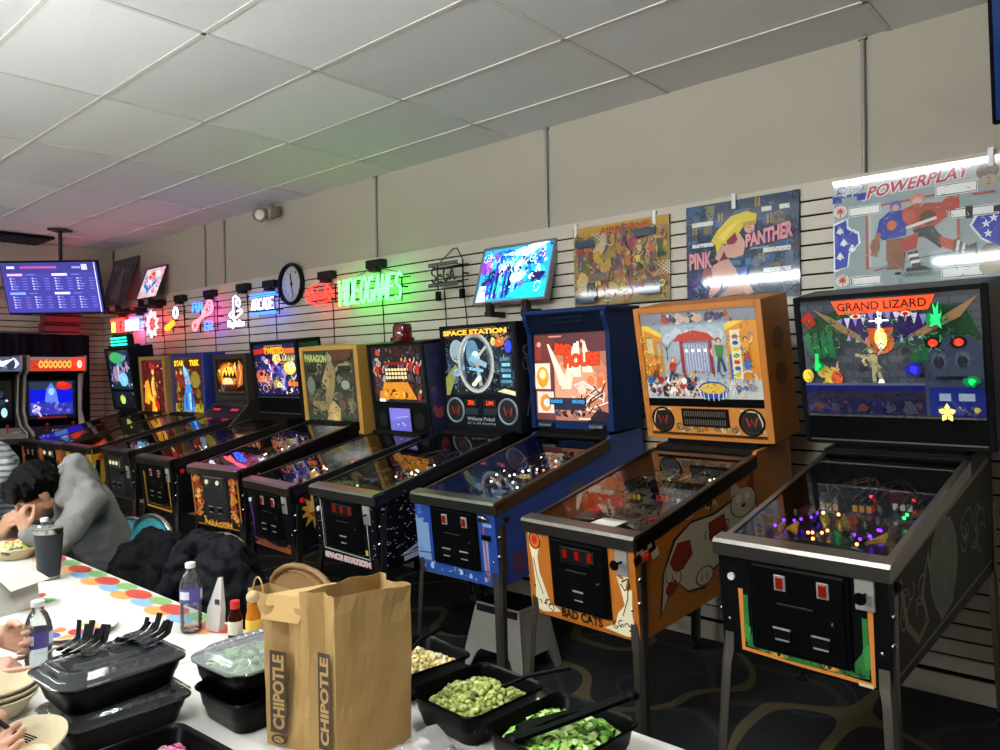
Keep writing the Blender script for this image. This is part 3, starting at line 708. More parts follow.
# ---- orange machine, cat cartoon front
def build_orange():
    t, M, zb = machine('orange pinball machine with a cartoon cat painted along its side', -1.797, 2.506, .081, .924)
    cb = cabinet(t, M, '#b0661f', lock=STEEL, rail=mat('#5a554c', .35, 1.))
    legs(t, M, zb, m=mat('#57524a', .38, .8)); coin_door(t, M, .24, .78, .14, .90, lit=3, style='triple'); plunger(t, M, x=.225); buttons(t, M, col='#d02818')
    a = front_art(M); K = '#e8dcb8'; D = '#3a1c0c'
    for s in (0, 1):
        q = lambda u: 1 - u if s else u
        if s: a.line([(q(.13), .86 - .18), (q(.08), .62), (q(.10), .54), (q(.14), .60), (q(.11), .50), (q(.08), .30), (q(.17), .12)], .050, K)
        a.poly([(q(.03), .92), (q(.12), .94), (q(.15), .84), (q(.10), .62), (q(.11), .45), (q(.16), .28), (q(.19), .16), (q(.30), .08), (q(.12), .03), (q(.04), .06), (q(.06), .30), (q(.05), .55), (q(.02), .80)] if not s else [(q(.04), .50), (q(.09), .48), (q(.10), .34), (q(.17), .24), (q(.20), .12), (q(.30), .05), (q(.10), .02), (q(.03), .06), (q(.05), .24)], K)
        a.curls(7, (min(q(.05), q(.24)), .05, max(q(.05), q(.24)), .20), [D], .016, .034, .008, 2 + s); a.line([(q(.06), .60), (q(.08), .40), (q(.13), .22)], .008, D)
    a.ell(.085, .80, .055, .09, '#d86a24'); a.ring(.085, .80, .06, .10, .012, D); a.ell(.085, .80, .028, .045, '#b82818'); a.line([(.88, .56), (.93, .60), (.95, .53), (.90, .48), (.87, .54)], .012, D)
    a.text('BAD CATS', .305, .035, .38, .10, '#140a06', bold=.045, e=0); a.line([(.02, .97), (.02, .02), (.98, .02), (.98, .5)], .008, '#8a4a18'); a.done('front_artwork', cb)
    s = side_art(M); Wc, Rd, Dk = '#c8b898', '#8a2c18', '#2a140a'
    s.poly([(.10, .08), (.13, .40), (.20, .62), (.30, .70), (.44, .68), (.60, .74), (.72, .66), (.74, .34), (.70, .16), (.58, .14), (.50, .26), (.40, .22), (.36, .12), (.26, .16), (.20, .30)], Dk)
    s.poly([(.115, .12), (.14, .40), (.21, .60), (.30, .68), (.44, .66), (.60, .72), (.71, .64), (.73, .36), (.69, .18), (.58, .16), (.50, .28), (.40, .24), (.36, .14), (.26, .18), (.19, .32)], Wc)
    s.poly([(.17, .46), (.22, .58), (.29, .56), (.30, .44), (.24, .36), (.19, .38)], Rd); s.poly([(.40, .62), (.50, .64), (.52, .50), (.46, .38), (.40, .48)], Rd); s.ell(.17, .26, .03, .05, Rd)
    for u in (.36, .55, .64): s.ell(u, .22, .055, .075, Dk); s.ell(u, .22, .048, .066, Wc); s.line([(u - .02, .19), (u - .015, .24)], .005, Dk); s.line([(u + .01, .18), (u + .015, .24)], .005, Dk)
    s.ell(.63, .66, .09, .13, Dk); s.ell(.63, .66, .083, .12, Wc); s.poly([(.55, .74), (.56, .92), (.61, .78)], Wc); s.poly([(.66, .78), (.71, .92), (.71, .72)], Rd); s.ell(.60, .70, .018, .035, '#e8e0c0'); s.ell(.66, .70, .018, .035, '#e8e0c0'); s.ell(.63, .63, .015, .018, Dk)
    for k in range(6): q = .5 + k * .42; s.line([(.04 + .05 * cos(q), .50 + .16 * sin(q)), (.075 + .05 * cos(q), .52 + .16 * sin(q))], .026, Dk if k % 2 else Wc)
    for u, v in ((.30, .78), (.42, .78), (.80, .5)): s.curls(5, (u - .05, v - .10, u + .05, v + .10), [Dk, Wc], .015, .035, .008, int(u * 50))
    s.curls(14, (.14, .12, .74, .66), [Dk], .01, .03, .004, 33); s.done('side_artwork', cb)
    playfield(t, M, 'gold', [((1, .7, .3), 3, (.3, .7, .9, .9))], 21, glow=3.)
    mb = MB(M); mb.box(.03, .06, .4135, .15, .15, .4145); mb.build('paper_note', mat('#d8d2c6', .8), t)
    B, h = BF(1.005, .125, 1.191, 1.853); w = .70
    bb = backbox(t, B, w, h, '#b06a26', d=.26, fr=.034, t0=.03)
    x0, x1 = -w / 2 + .034, w / 2 - .034; z1 = h - .03; zg = .31 * h
    mb = MB(B); mb.box(x0, .004, .03, x1, .012, .25 * h); pn = mb.build('speaker_panel', mat('#c07a2c', .45), bb)
    mb = MB(B); mb.box(x0, .0, .25 * h, x1, .012, zg); mb.box(x0, .0, .018, x1, .003, .032); mb.build('black_rail', BLACK, bb)
    for sx in (-1, 1): speaker(pn, B, sx * .245, .145 * h, .062, y=.003, rimc='#1a1412')
    mb = MB(B); mb.box(-.13, -.004, .10 * h, .13, .006, .235 * h, .003); dp = mb.build('score_display', mat('#15110f', .3), pn)
    a = plate(dp, B, -.13, .10 * h, .13, .235 * h, -.0045)
    for r_ in (.12, .58):
        for k in range(18): a.rect(.06 + .05 * k, r_, .09 + .05 * k, r_ + .3, '#4a443c')
    a.done('display_digits', dp)
    a = plate(pn, B, x0, .03, x1, .25 * h, .004); a.curls(14, (.22, .05, .48, .30), ['#c8bea0', '#5a4a34'], .015, .04, .010, 3); a.curls(14, (.54, .05, .80, .30), ['#c8bea0', '#5a4a34'], .015, .04, .010, 4)
    a.line([(.02, .1), (.03, .5), (.06, .85), (.2, .9)], .012, '#c8bea0'); a.line([(.98, .1), (.97, .5), (.94, .85), (.80, .9)], .012, '#c8bea0'); a.poly([(.48, .12), (.5, .35), (.52, .12)], '#8a5a20'); a.done('panel_print', pn)
    a = plate(bb, B, x0, zg, x1, z1, .010, e=.14); rg = random.Random(8)
    a.rect(0, 0, 1, 1, '#8a97a0'); a.poly([(0, .86), (.18, .72), (.18, .30), (0, .22)], '#c8842c'); a.poly([(1, .98), (.74, .80), (.74, .2), (1, .1)], '#c8842c')
    a.poly([(0, .90), (.18, .76), (.18, .71), (0, .82)], '#e0c040'); a.poly([(1, 1), (.96, 1), (.74, .82), (.74, .76), (1, .92)], '#e0c040')
    a.rect(.03, .52, .10, .72, '#5a6a70'); a.rect(.12, .48, .17, .66, '#5a6a70'); a.rect(.035, .53, .095, .71, '#c8b47a'); a.rect(.125, .49, .165, .65, '#b89a6a')
    a.rect(.18, .20, .74, .84, '#9aa8b0'); a.scatter(18, (.18, .6, .74, .86), ['#b8c2c8', '#a8b2b8'], .03, .07, 3)
    a.rect(.0, .86, 1, 1, '#7a7c84'); a.scatter(34, (.18, .84, .82, 1), ['#2a2c40', '#b89a8a', '#4a3a60', '#c8c0b0', '#a04030', '#343c3a'], .015, .045, 6)
    a.line([(.22, .62), (.22, .44)], .008, '#4a4034'); a.line([(.22, .56), (.18, .66)], .006, '#4a4034'); a.line([(.22, .56), (.27, .66)], .006, '#4a4034')
    a.rect(.34, .30, .62, .66, '#6a5a78'); a.rect(.37, .30, .59, .64, '#8a90a8')
    for k in range(9): a.rect(.37 + .025 * k, .30, .376 + .025 * k, .62, '#c8ccd8')
    a.poly([(.28, .66), (.34, .74), (.48, .78), (.60, .74), (.66, .66)], '#b03424'); a.rect(.35, .25, .375, .66, '#8a2c20'); a.rect(.60, .25, .625, .66, '#8a2c20')
    for k in range(4): a.ell(.40 + .055 * k, .55, .012, .018, '#ffe8c0', e=.9)
    a.figure(.68, .30, .38, '#caa080', '#4a7a3a', '#3a4a5a', '#7a3a20', rg, 0)
    a.rect(.78, .14, .86, .76, '#d8d2a8'); 
    for k in range(8): a.ell(.82, .20 + .07 * k, .025, .024, ['#3a7a3a', '#d0b030', '#2a5aa0', '#b83a24'][k % 4])
    a.rect(.76, .16, .78, .5, '#2a5aa0'); a.ring(.90, .22, .07, .10, .014, '#c8c8c0'); a.ell(.90, .4, .03, .08, '#2f6ab0'); a.figure(.90, .40, .28, '#e0b080', '#d89a30', '#a04a20', '#5a2a14', rg)
    a.rect(0, 0, 1, .22, '#b8b8b4'); a.scatter(90, (0, 0, .5, .34), ['#d8d4c8', '#b03a2a', '#e0a83a', '#3a6a9a', '#f0ece0', '#6a3a2a', '#2e3030', '#cfae7a'], .012, .04, 13)
    a.scatter(30, (.45, .05, 1, .22), ['#d8d4c8', '#c8c4b8', '#8a8a90', '#5a6a8a'], .012, .035, 14)
    a.figure(.10, .22, .26, '#d8a070', '#d07a2a', '#8a3a20', '#e07028', rg); a.figure(.24, .20, .28, '#e0b890', '#b83020', '#2a4a80', '#d86a24', rg, .2)
    a.ell(.60, .06, .12, .06, '#284a90'); a.ell(.60, .12, .12, .06, '#d8b84a'); a.ring(.60, .12, .12, .08, .012, '#284a90')
    for k in range(9): q = pi + pi * k / 8; a.line([(.60 + .12 * cos(q), .12 + .06 * sin(q)), (.60 + .11 * cos(q), .03 + .05 * sin(q))], .008, '#c8d0d8')
    a.figure(.30, .05, .16, '#e8d8c0', '#c8c0b0', '#a05a30', '#e0a040', rg); a.curls(60, (.02, .02, .98, .36), ['#2a2420', '#f0e8d8', '#a83a24', '#3a5a80', '#c89a40'], .010, .03, .006, 15); a.grain(300, 6, ('#6a5a4a', '#8a8a90', '#7a6a58', '#5a626a'), .003); a.curls(24, (.0, .2, .2, .9), ['#6a4018', '#e8c070'], .01, .03, .006, 7); a.curls(24, (.76, .2, 1, .9), ['#6a4018', '#e8c070', '#3a5a80'], .01, .03, .006, 8)
    a.done('backglass', bb, .12)
    mb = MB(B); s = Art((w / 2, .03, .06), (0, .2, 0), (0, 0, h - .12), B); s.ell(.5, .75, .3, .10, '#7a4418'); s.ell(.5, .45, .3, .10, '#7a4418'); s.curls(8, (.1, .1, .9, .9), ['#7a4418', '#8a5020'], .1, .25, .03, 2); s.done('side_print', bb)

# ---- blue machine, spotlight glass
def build_blue():
    t, M, zb = machine('blue pinball machine with a lit prison scene glass, beside the orange one', -2.655, 2.655, .02, .938)
    cb = cabinet(t, M, '#1d3f86', lock=mat('#8f938a', .3, 1.), rail=mat('#4a3a28', .5, .5))
    legs(t, M, zb, m=mat('#57524a', .38, .8)); d = coin_door(t, M, .22, .80, .15, .90, lit=2); buttons(t, M, col='#1a1a1c')
    mb = MB(M); mb.box(.18, -.01, .31, .245, 0, .325, .003); mb.box(.195, -.03, .325, .235, 0, .345, .006); mb.cyl((.20, -.02, .33), (.255, -.02, .333), .007); mb.build('plunger_plate', CHROME, t)
    mb = MB(M); mb.box(.195, -.012, .225, .25, 0, .25, .002); mb.build('card_reader', BLACK, t)
    a = front_art(M); a.poly([(.0, .72), (.10, .72), (.10, .64), (.17, .64), (.17, .10), (.84, .10), (.84, .62), (.90, .58), (.90, .02), (.0, .02)], '#7a94ba'); a.rect(.0, .0, .92, .15, '#20468e'); a.scatter(40, (.02, .02, .90, .16), ['#2a4a90', '#8aa4c8', '#15306a', '#b8c8dc'], .01, .04, 5)
    a.line([(.86, .70), (.88, .05)], .02, '#b04a3a'); a.poly([(.02, .86), (.12, .88), (.11, .70), (.03, .68)], '#2a4a8e'); a.curls(6, (.02, .66, .13, .90), ['#5a80c0', '#142c60'], .02, .04, .010, 4)
    a.line([(.02, .24), (.2, .26), (.4, .20), (.6, .22), (.8, .16), (.9, .18)], .012, '#15306a'); a.rect(.86, .72, .96, .76, '#8aa4c8'); a.done('front_artwork', cb)
    s = side_art(M); s.rect(.42, .12, .56, .56, '#5a5a66'); s.rect(.44, .56, .54, .68, '#4c4c58'); s.text('BIG HOUSE', .08, .05, .34, .20, '#6a2a36', bold=.03); s.rect(.60, .1, .9, .42, '#2a4a80'); s.scatter(30, (.4, .08, .95, .6), ['#26468c', '#16305e', '#4a5a7a'], .02, .05, 3); s.done('side_artwork', cb)
    playfield(t, M, 'cool', [((.6, .8, 1), 12, (.1, .25, .9, .75)), ((1, .15, .1), 4, (.5, .6, .8, .8)), ((1, .95, .8), 6, (.1, .4, .5, .9))], 31, glow=5., apron='#16306a')
    B, h = BF(.973, .03, 1.20, 1.905); w = .60
    m = mat('#16284e', .4); mb = MB(B); a_ = w / 2
    mb.prism([(-a_ - .0, -.0, 0), (-a_, .30, 0), (-a_, .30, h), (-a_, -.045, h), (-a_, -.05, h * .92), (-a_, -.01, h * .80)], (0, 0, 0), (.03, 0, 0)); mb.prism([(a_, 0, 0), (a_, -.01, h * .80), (a_, -.05, h * .92), (a_, -.045, h), (a_, .30, h), (a_, .30, 0)], (0, 0, 0), (-.03, 0, 0))
    mb.box(-a_ - .012, -.055, h - .03, a_ + .012, .30, h, .008); mb.box(-a_, .28, 0, a_, .30, h); mb.box(-a_ + .03, .02, .0, a_ - .03, .28, .05); mb.use(1).box(-a_ + .03, .03, .04, a_ - .03, .28, h - .03); mb.box(-.25, .03, -.09, .25, .28, .004)
    bb = mb.build('backbox', [m, BLACKM], t)
    mb = MB(B); mb.add([(-a_ + .03, -.002, h * .80), (a_ - .03, -.002, h * .80), (a_ - .03, -.035, h - .03), (-a_ + .03, -.035, h - .03)], [(0, 1, 2, 3)]); mb.box(-.12, -.035, h * .915, .13, -.02, h * .935, .003); mb.box(-.12, -.032, h * .885, .13, -.02, h * .895); mb.build('top_panel', mat('#0c1322', .35), bb)
    mb = MB(B)
    for x in (-.18, .19): mb.box(x - .05, -.02, .012, x + .05, .02, .034, .004)
    mb.build('latch', STEEL, bb)
    a = plate(bb, B, -a_ + .035, .05, a_ - .035, h * .80, .012, e=.40); rg = random.Random(4)
    a.rect(0, 0, 1, 1, '#a86a52'); a.rect(0, .78, 1, 1, '#5a3038'); a.ell(.5, .45, .52, .40, '#c07a5a'); a.ell(.54, .42, .34, .28, '#d89a78'); a.rect(.0, .0, .28, .98, '#6a3430')
    for u0, u1 in (((.20, .88), (.42, .40)), ((.58, .88), (.44, .36)), ((.70, .90), (.74, .55)), ((.62, .90), (.58, .5))): a.poly([(u0[0] - .015, u0[1]), (u0[0] + .015, u0[1]), (u1[0] + .07, u1[1]), (u1[0] - .07, u1[1])], '#f8d8c0', e=.55)
    a.rect(.0, .36, .22, .66, '#e8d8c0'); a.ell(.11, .5, .085, .12, '#e0982c'); a.ell(.11, .53, .05, .06, '#f0d8a0'); a.rect(.02, .08, .26, .33, '#e0d4c4'); a.ell(.14, .20, .08, .10, '#e08a2a'); a.ell(.16, .2, .05, .05, '#c8d0d8'); a.rect(.02, .70, .10, .90, '#8a3a34'); a.ell(.07, .88, .03, .03, '#e0a090')
    a.text('BIG', .30, .76, .22, .13, '#e03c14', bold=.06, e=.75, rise=-.02, out='#5a1810'); a.text('HOUSE', .42, .60, .48, .15, '#e03c14', bold=.06, e=.75, rise=.03, out='#5a1810')
    for k in range(26): q = k * .13; a.line([(.50 + .5 * rg.random(), .42 - .012 * k + .08 * rg.random()), (.62 + .35 * rg.random(), .36 - .012 * k)], .014, '#1c1a24' if k % 2 else '#f0e0d0')
    a.ell(.78, .45, .05, .06, '#e87a4a'); a.ell(.92, .50, .04, .05, '#e88a5a'); a.ell(.66, .36, .06, .06, '#e8c8b0'); a.rect(.86, .38, .94, .5, '#e86a3a')
    a.line([(.55, .40), (.68, .44), (.82, .36)], .03, '#e0d0c8'); a.poly([(.72, .0), (1, 0), (1, .10), (.86, .14)], '#26222c'); a.rect(.26, .12, .70, .26, '#24243c'); a.scatter(22, (.26, .02, .72, .14), ['#3a3444', '#8a6a5a', '#16161e'], .015, .04, 9)
    a.grain(260, 9, ('#6a3428', '#8a4a34', '#b06a4a', '#5a2a24'), .003); a.ell(.70, .9, .02, .02, '#e8b090'); a.rect(.24, .955, .42, .972, '#c89080'); a.rect(.62, .02, .78, .04, '#d8c8b8'); a.done('backglass', bb, .12)
    for x in (-.16, -.0):
        display(bb, B, x, .05 + .165 * h * .8, x + .11, .05 + .235 * h * .8, [('0000', .1, .8, .25, .5)], y=.0095, c='#30b8ff', bg='#0a1420', e=.7)

# ---- black machine with stars
def build_stars():
    t, M, zb = machine('black pinball machine speckled with white stars, a giant space wheel on its glass', -3.331, 2.498, .039, .931)
    cb = cabinet(t, M, '#0c0c10', lock=STEEL, rail=mat('#26272c', .35, .6))
    legs(t, M, zb, m=mat('#2e2b28', .4, .8)); coin_door(t, M, .22, .80, .18, .92, lit=3, style='triple'); plunger(t, M, x=.215, z=.30); buttons(t, M, col='#1a1a1c', start='#d8d4c8')
    a = front_art(M); a.text('SPACE STATION', .12, .03, .74, .075, '#d89a90', bold=.04, e=0, out='#f0e8e0'); a.line([(.12, .84), (.12, .16), (.86, .14), (.86, .70)], .012, '#b8b4b0'); a.line([(.15, .80), (.15, .2)], .006, '#707078'); a.rect(.80, .19, .84, .26, '#c8a83a'); rg = random.Random(2)
    for k in range(26): a.ell(.02 + .08 * rg.random() + .88 * (k % 2), .1 + .8 * rg.random(), .006, .006, '#d8d8e0', n=6)
    a.done('front_artwork', cb)
    s = side_art(M)
    for k in range(150): q = .0025 + .004 * rg.random() ** 2; s.ell(.02 + .45 * rg.random() ** 1.3, .05 + .68 * rg.random(), q, q, '#e8e8f0', n=6)
    s.text('STATION', .34, .34, .5, .36, '#c8241c', bold=.05, out='#e8d8d0'); s.poly([(.10, .10), (.28, .24), (.50, .30), (.42, .20), (.56, .22), (.36, .10)], '#b8c0d8'); s.poly([(.14, .11), (.30, .21), (.36, .12)], '#3a4a8a'); s.line([(.12, .06), (.5, .10), (.7, .2)], .02, '#a8b0c8'); s.done('side_artwork', cb)
    playfield(t, M, 'mix', [((1, .85, .4), 4, (.55, .8, .9, .95)), ((1, .85, .7), 8, (.2, .3, .8, .7)), ((.4, 1, .4), 2, (.05, .12, .3, .2))], 41, glow=4.)
    B, h = BF(1.071, .05, 1.167, 1.846); w = .69
    bb = backbox(t, B, w, h, '#0e1014', d=.22, fr=.028, t0=.02)
    x0, x1 = -w / 2 + .028, w / 2 - .028; zg = .335 * h
    mb = MB(B); mb.box(x0, .004, .02, x1, .012, zg - .006); pn = mb.build('speaker_panel', mat('#11141c', .35), bb)
    for sx in (-1, 1): speaker(pn, B, sx * .235, .19 * h, .078, y=.003, rimc='#8a9aa4', ring='#1a1c20', mark='#8a2418')
    for x in (-.145, .025):
        display(pn, B, x, .225 * h, x + .115, .305 * h, [('ZR0', .25, .5, .25, .5)] if x < 0 else [('LIN', .25, .5, .25, .5)], y=.003)
        mb = MB(B); mb.box(x, .0, .15 * h, x + .115, .006, .215 * h, .002); mb.build('score_window', mat('#2a3038', .2), pn)
    a = plate(pn, B, -.15, .055 * h, .15, .135 * h, .004); a.text('Williams Pinball', .06, .52, .82, .42, '#b8c0c0', shear=.02); a.text('#1 in All America', .06, .04, .84, .34, '#98a0a0'); a.done('panel_print', pn)
    a = plate(bb, B, x0, zg, x1, h - .02, .010, e=.32)
    a.rect(0, 0, 1, 1, '#14181e'); a.scatter(50, (0, 0, 1, .85), ['#24303a', '#1a2630', '#3a4a58', '#0a0e14', '#4a5a64'], .03, .12, 6)
    a.ell(.30, .62, .16, .18, '#5a7080'); a.ell(.20, .68, .10, .14, '#93a8b0'); a.ring(.19, .66, .10, .17, .02, '#a8b4b8'); a.ell(.34, .72, .08, .10, '#b8d4ea', e=.6)
    a.poly([(.0, .26), (.16, .46), (.2, .40), (.05, .0), (0, 0)], '#8a8a48'); a.ell(.18, .34, .05, .06, '#a8c0b0'); a.line([(.12, .3), (.3, .42), (.4, .40)], .05, '#6a92b8', e=.6)
    a.ell(.46, .50, .17, .36, '#0e1a24'); a.ell(.42, .62, .09, .20, '#5a88a4'); a.ell(.46, .56, .06, .09, '#c0e4f8', e=.8); a.poly([(.36, .52), (.6, .40), (.62, .47), (.40, .60)], '#8ab0c8')
    a.line([(.47, .54), (.66, .76)], .03, '#b8bcb8'); a.line([(.47, .5), (.52, .14)], .05, '#a0a094'); a.line([(.36, .40), (.56, .36)], .03, '#7ab0d4', e=.6)
    for k in range(5): a.ell(.42 + .02 * k, .16 + .025 * k, .03, .03, ['#ffe9a0', '#e8f4ff', '#d8c080', '#ffffff', '#a8d8ff'][k], e=.8)
    a.ring(.46, .48, .26, .45, .052, '#9a9c98'); a.ring(.46, .48, .255, .44, .02, '#b8bab4', e=.4); a.ring(.46, .48, .215, .39, .012, '#6a6c68')
    a.rect(.78, .14, .96, .58, '#22343e'); 
    for k in range(5): a.rect(.80 + .02 * (k % 2), .18 + .08 * k, .93, .225 + .08 * k, '#7ac0dc' if k % 2 else '#4a7a90', e=.55)
    a.poly([(.74, .06), (.98, .0), (.98, .06), (.84, .10)], '#d8d0a0', e=.5); a.ell(.80, .76, .07, .06, '#d05a24', e=.6); a.ell(.72, .78, .03, .06, '#d8c850', e=.7); a.ell(.92, .70, .045, .09, '#2838e8', e=1.2); a.line([(.70, .92), (.86, .78), (.92, .84)], .03, '#b07040'); a.scatter(14, (.68, .7, .9, .92), ['#c86a34', '#8a8a90', '#e0b060'], .01, .03, 3)
    a.grain(360, 4, ('#0a0e12', '#6a8a9a', '#24303a', '#b8ccd8', '#3a4a54'))
    a.text('SPACE STATION', .04, .895, .90, .075, '#f0b83c', bold=.045, e=.8, out='#5a2a10'); a.rect(.14, .975, .80, .992, '#6a5028'); a.done('backglass', bb, .12)
    mb = Art((w / 2, .02, .04), (0, .18, 0), (0, 0, h - .08), B); mb.curls(10, (.02, .5, .98, .98), ['#5a6468', '#3c4448'], .15, .3, .05, 3); mb.line([(.2, .1), (.5, .4), (.3, .7)], .06, '#4a5458'); mb.done('side_print', bb)
build_lizard(); build_orange(); build_blue(); build_stars()
# ---- machines further along the wall
def far_bb(t, yb, lean, z0, z1, w, col, fr, t0, cut, e, draw, d=.24, low=None, r=.4, gr=.12, gcol=('#141014', '#6a6258', '#3a3028', '#4a4440')):
    B, h = BF(yb, lean, z0, z1)
    bb = backbox(t, B, w, h, col, d=d, fr=fr, t0=t0, r=r)
    a = plate(bb, B, -w / 2 + fr, t0 + cut * h, w / 2 - fr, h - t0, .010, e=e); draw(a); a.grain(300, 5, gcol); a.done('backglass', bb, gr)
    return bb, B, h
def gold_trim(a, c='#c8962e'):
    a.line([(.14, .86), (.14, .10), (.86, .10), (.86, .80)], .016, c)

def build_lcd():
    t, M, zb = machine('black pinball machine with a yellow sunburst side and a small lit screen below its glass', -4.08, 2.505, .088, .904)
    cb = cabinet(t, M, '#101013', lock=mat('#a08a84', .3, 1.), rail=mat('#2a2a2e', .35, .6)); legs(t, M, zb, m=mat('#2e2b28', .4, .8)); coin_door(t, M, .22, .80, .18, .90, lit=2); plunger(t, M, x=.21, z=.30); buttons(t, M, start='#f0f4ff')
    a = front_art(M); a.line([(.06, .7), (.10, .4), (.08, .1), (.9, .02)], .03, '#5a2a78'); a.poly([(.06, .02), (.3, .12), (.6, .06), (.9, .10), (.9, .0), (.1, .0)], '#8a4a24'); a.curls(8, (.05, .0, .95, .16), ['#7a3aa0', '#c8702a', '#2a1a3a'], .02, .05, .01, 2); a.done('front_artwork', cb)
    s = side_art(M); n = 11; pts = []
    for k in range(2 * n): q = k * pi / n; r_ = 1.0 if k % 2 == 0 else .5; pts.append((.115 + .085 * r_ * cos(q), .46 + .22 * r_ * sin(q)))
    s.poly(pts, '#c8943a'); s.ell(.115, .48, .03, .09, '#e0b860'); s.ell(.115, .66, .02, .045, '#d8b050'); s.poly([(.08, .44), (.15, .44), (.115, .36)], '#9a4a20'); s.poly([(.05, .04), (.3, .10), (.9, .1), (.9, .4), (.5, .3), (.3, .16)], '#4a2468'); s.curls(14, (.3, .1, .95, .8), ['#7a3aa0', '#b85a24', '#2a4a90'], .04, .1, .012, 6); s.done('side_artwork', cb)
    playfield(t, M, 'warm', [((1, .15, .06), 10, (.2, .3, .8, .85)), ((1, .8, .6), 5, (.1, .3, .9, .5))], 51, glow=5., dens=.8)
    def draw(a):
        a.rect(0, 0, 1, 1, '#1a1216'); a.scatter(90, (0, .0, 1, 1), ['#5a1a1e', '#8a2a24', '#3a3a48', '#a8a098', '#2a1a20', '#b0402c', '#4a4e5c', '#141016'], .02, .07, 7); rg = random.Random(1)
        for u in (.12, .3, .62, .78, .9): a.figure(u, .30 + .1 * rg.random(), .42, '#c8a088', rg.choice(['#a82a22', '#54586a', '#8a8a90']), '#3a2a30', '#3a1a14', rg)
        a.poly([(.24, .36), (.70, .36), (.84, .06), (.12, .06)], '#c8821e', e=.6); a.poly([(.28, .66), (.72, .66), (.74, .72), (.26, .72)], '#7a1a18')
        for k in range(3): 
            for q in range(7): a.rect(.29 + .06 * q, .42 + .07 * k, .335 + .06 * q, .465 + .07 * k, '#e8d0a0', e=.7)
        a.ell(.42, .17, .05, .07, '#5a2010'); a.ell(.46, .14, .09, .05, '#d8a028', e=.7); a.scatter(26, (.1, .02, .95, .25), ['#d88a24', '#a8301c', '#5a1a10', '#e8b03c'], .02, .05, 5); a.rect(.12, .015, .24, .06, '#ffffff', e=1.2)
    bb, B, h = far_bb(t, 1.017, .078, 1.109, 1.749, .66, '#0f1114', .028, .02, .33, .4, draw)
    mb = MB(B); mb.box(-.30, .002, .02, .30, .012, .34 * h); pn = mb.build('speaker_panel', mat('#0c0d0f', .5), bb)
    mb = MB(B); mb.box(-.135, -.006, .035 * h, .135, .004, .315 * h, .004); sc = mb.build('screen', BLACK, pn)
    a = plate(sc, B, -.12, .055 * h, .12, .30 * h, -.0065, e=.75); a.rect(0, 0, 1, 1, '#6a66b8'); a.poly([(0, .4), (.5, .5), (1, .65), (1, 0), (0, 0)], '#5a58a8'); a.line([(.3, .58), (.9, .66)], .02, '#a8a4d8'); a.ell(.38, .28, .03, .04, '#e8e8ff'); a.ell(.62, .34, .035, .04, '#e8e8ff'); a.ell(.7, .26, .03, .03, '#d8d8ff'); a.done('screen_picture', sc)
    for sx in (-1, 1): speaker(pn, B, sx * .215, .17 * h, .055, y=.0, rimc='#1a1a1c', ring='#141414', mark='#1a1a1a')
    s = Art((.33, .01, .02), (0, .22, 0), (0, 0, h - .04), B); s.rect(0, 0, 1, 1, '#20243e'); s.scatter(16, (0, .1, 1, 1), ['#3a2a6a', '#8a3a3a', '#26204a', '#5a3048'], .15, .35, 4); s.done('side_print', bb)
    mb = MB(); c = B @ V((-.02, .10, h)); mb.lathe([(.085, 0), (.085, .03), (.07, .035), (.068, .10), (.06, .125), (.0, .13)], c, 20); tp = mb.build('topper_beacon', clear_mat('red_lens', (.4, .06, .05), haze=.5, hazecol=(.16, .012, .01)), t, 40)

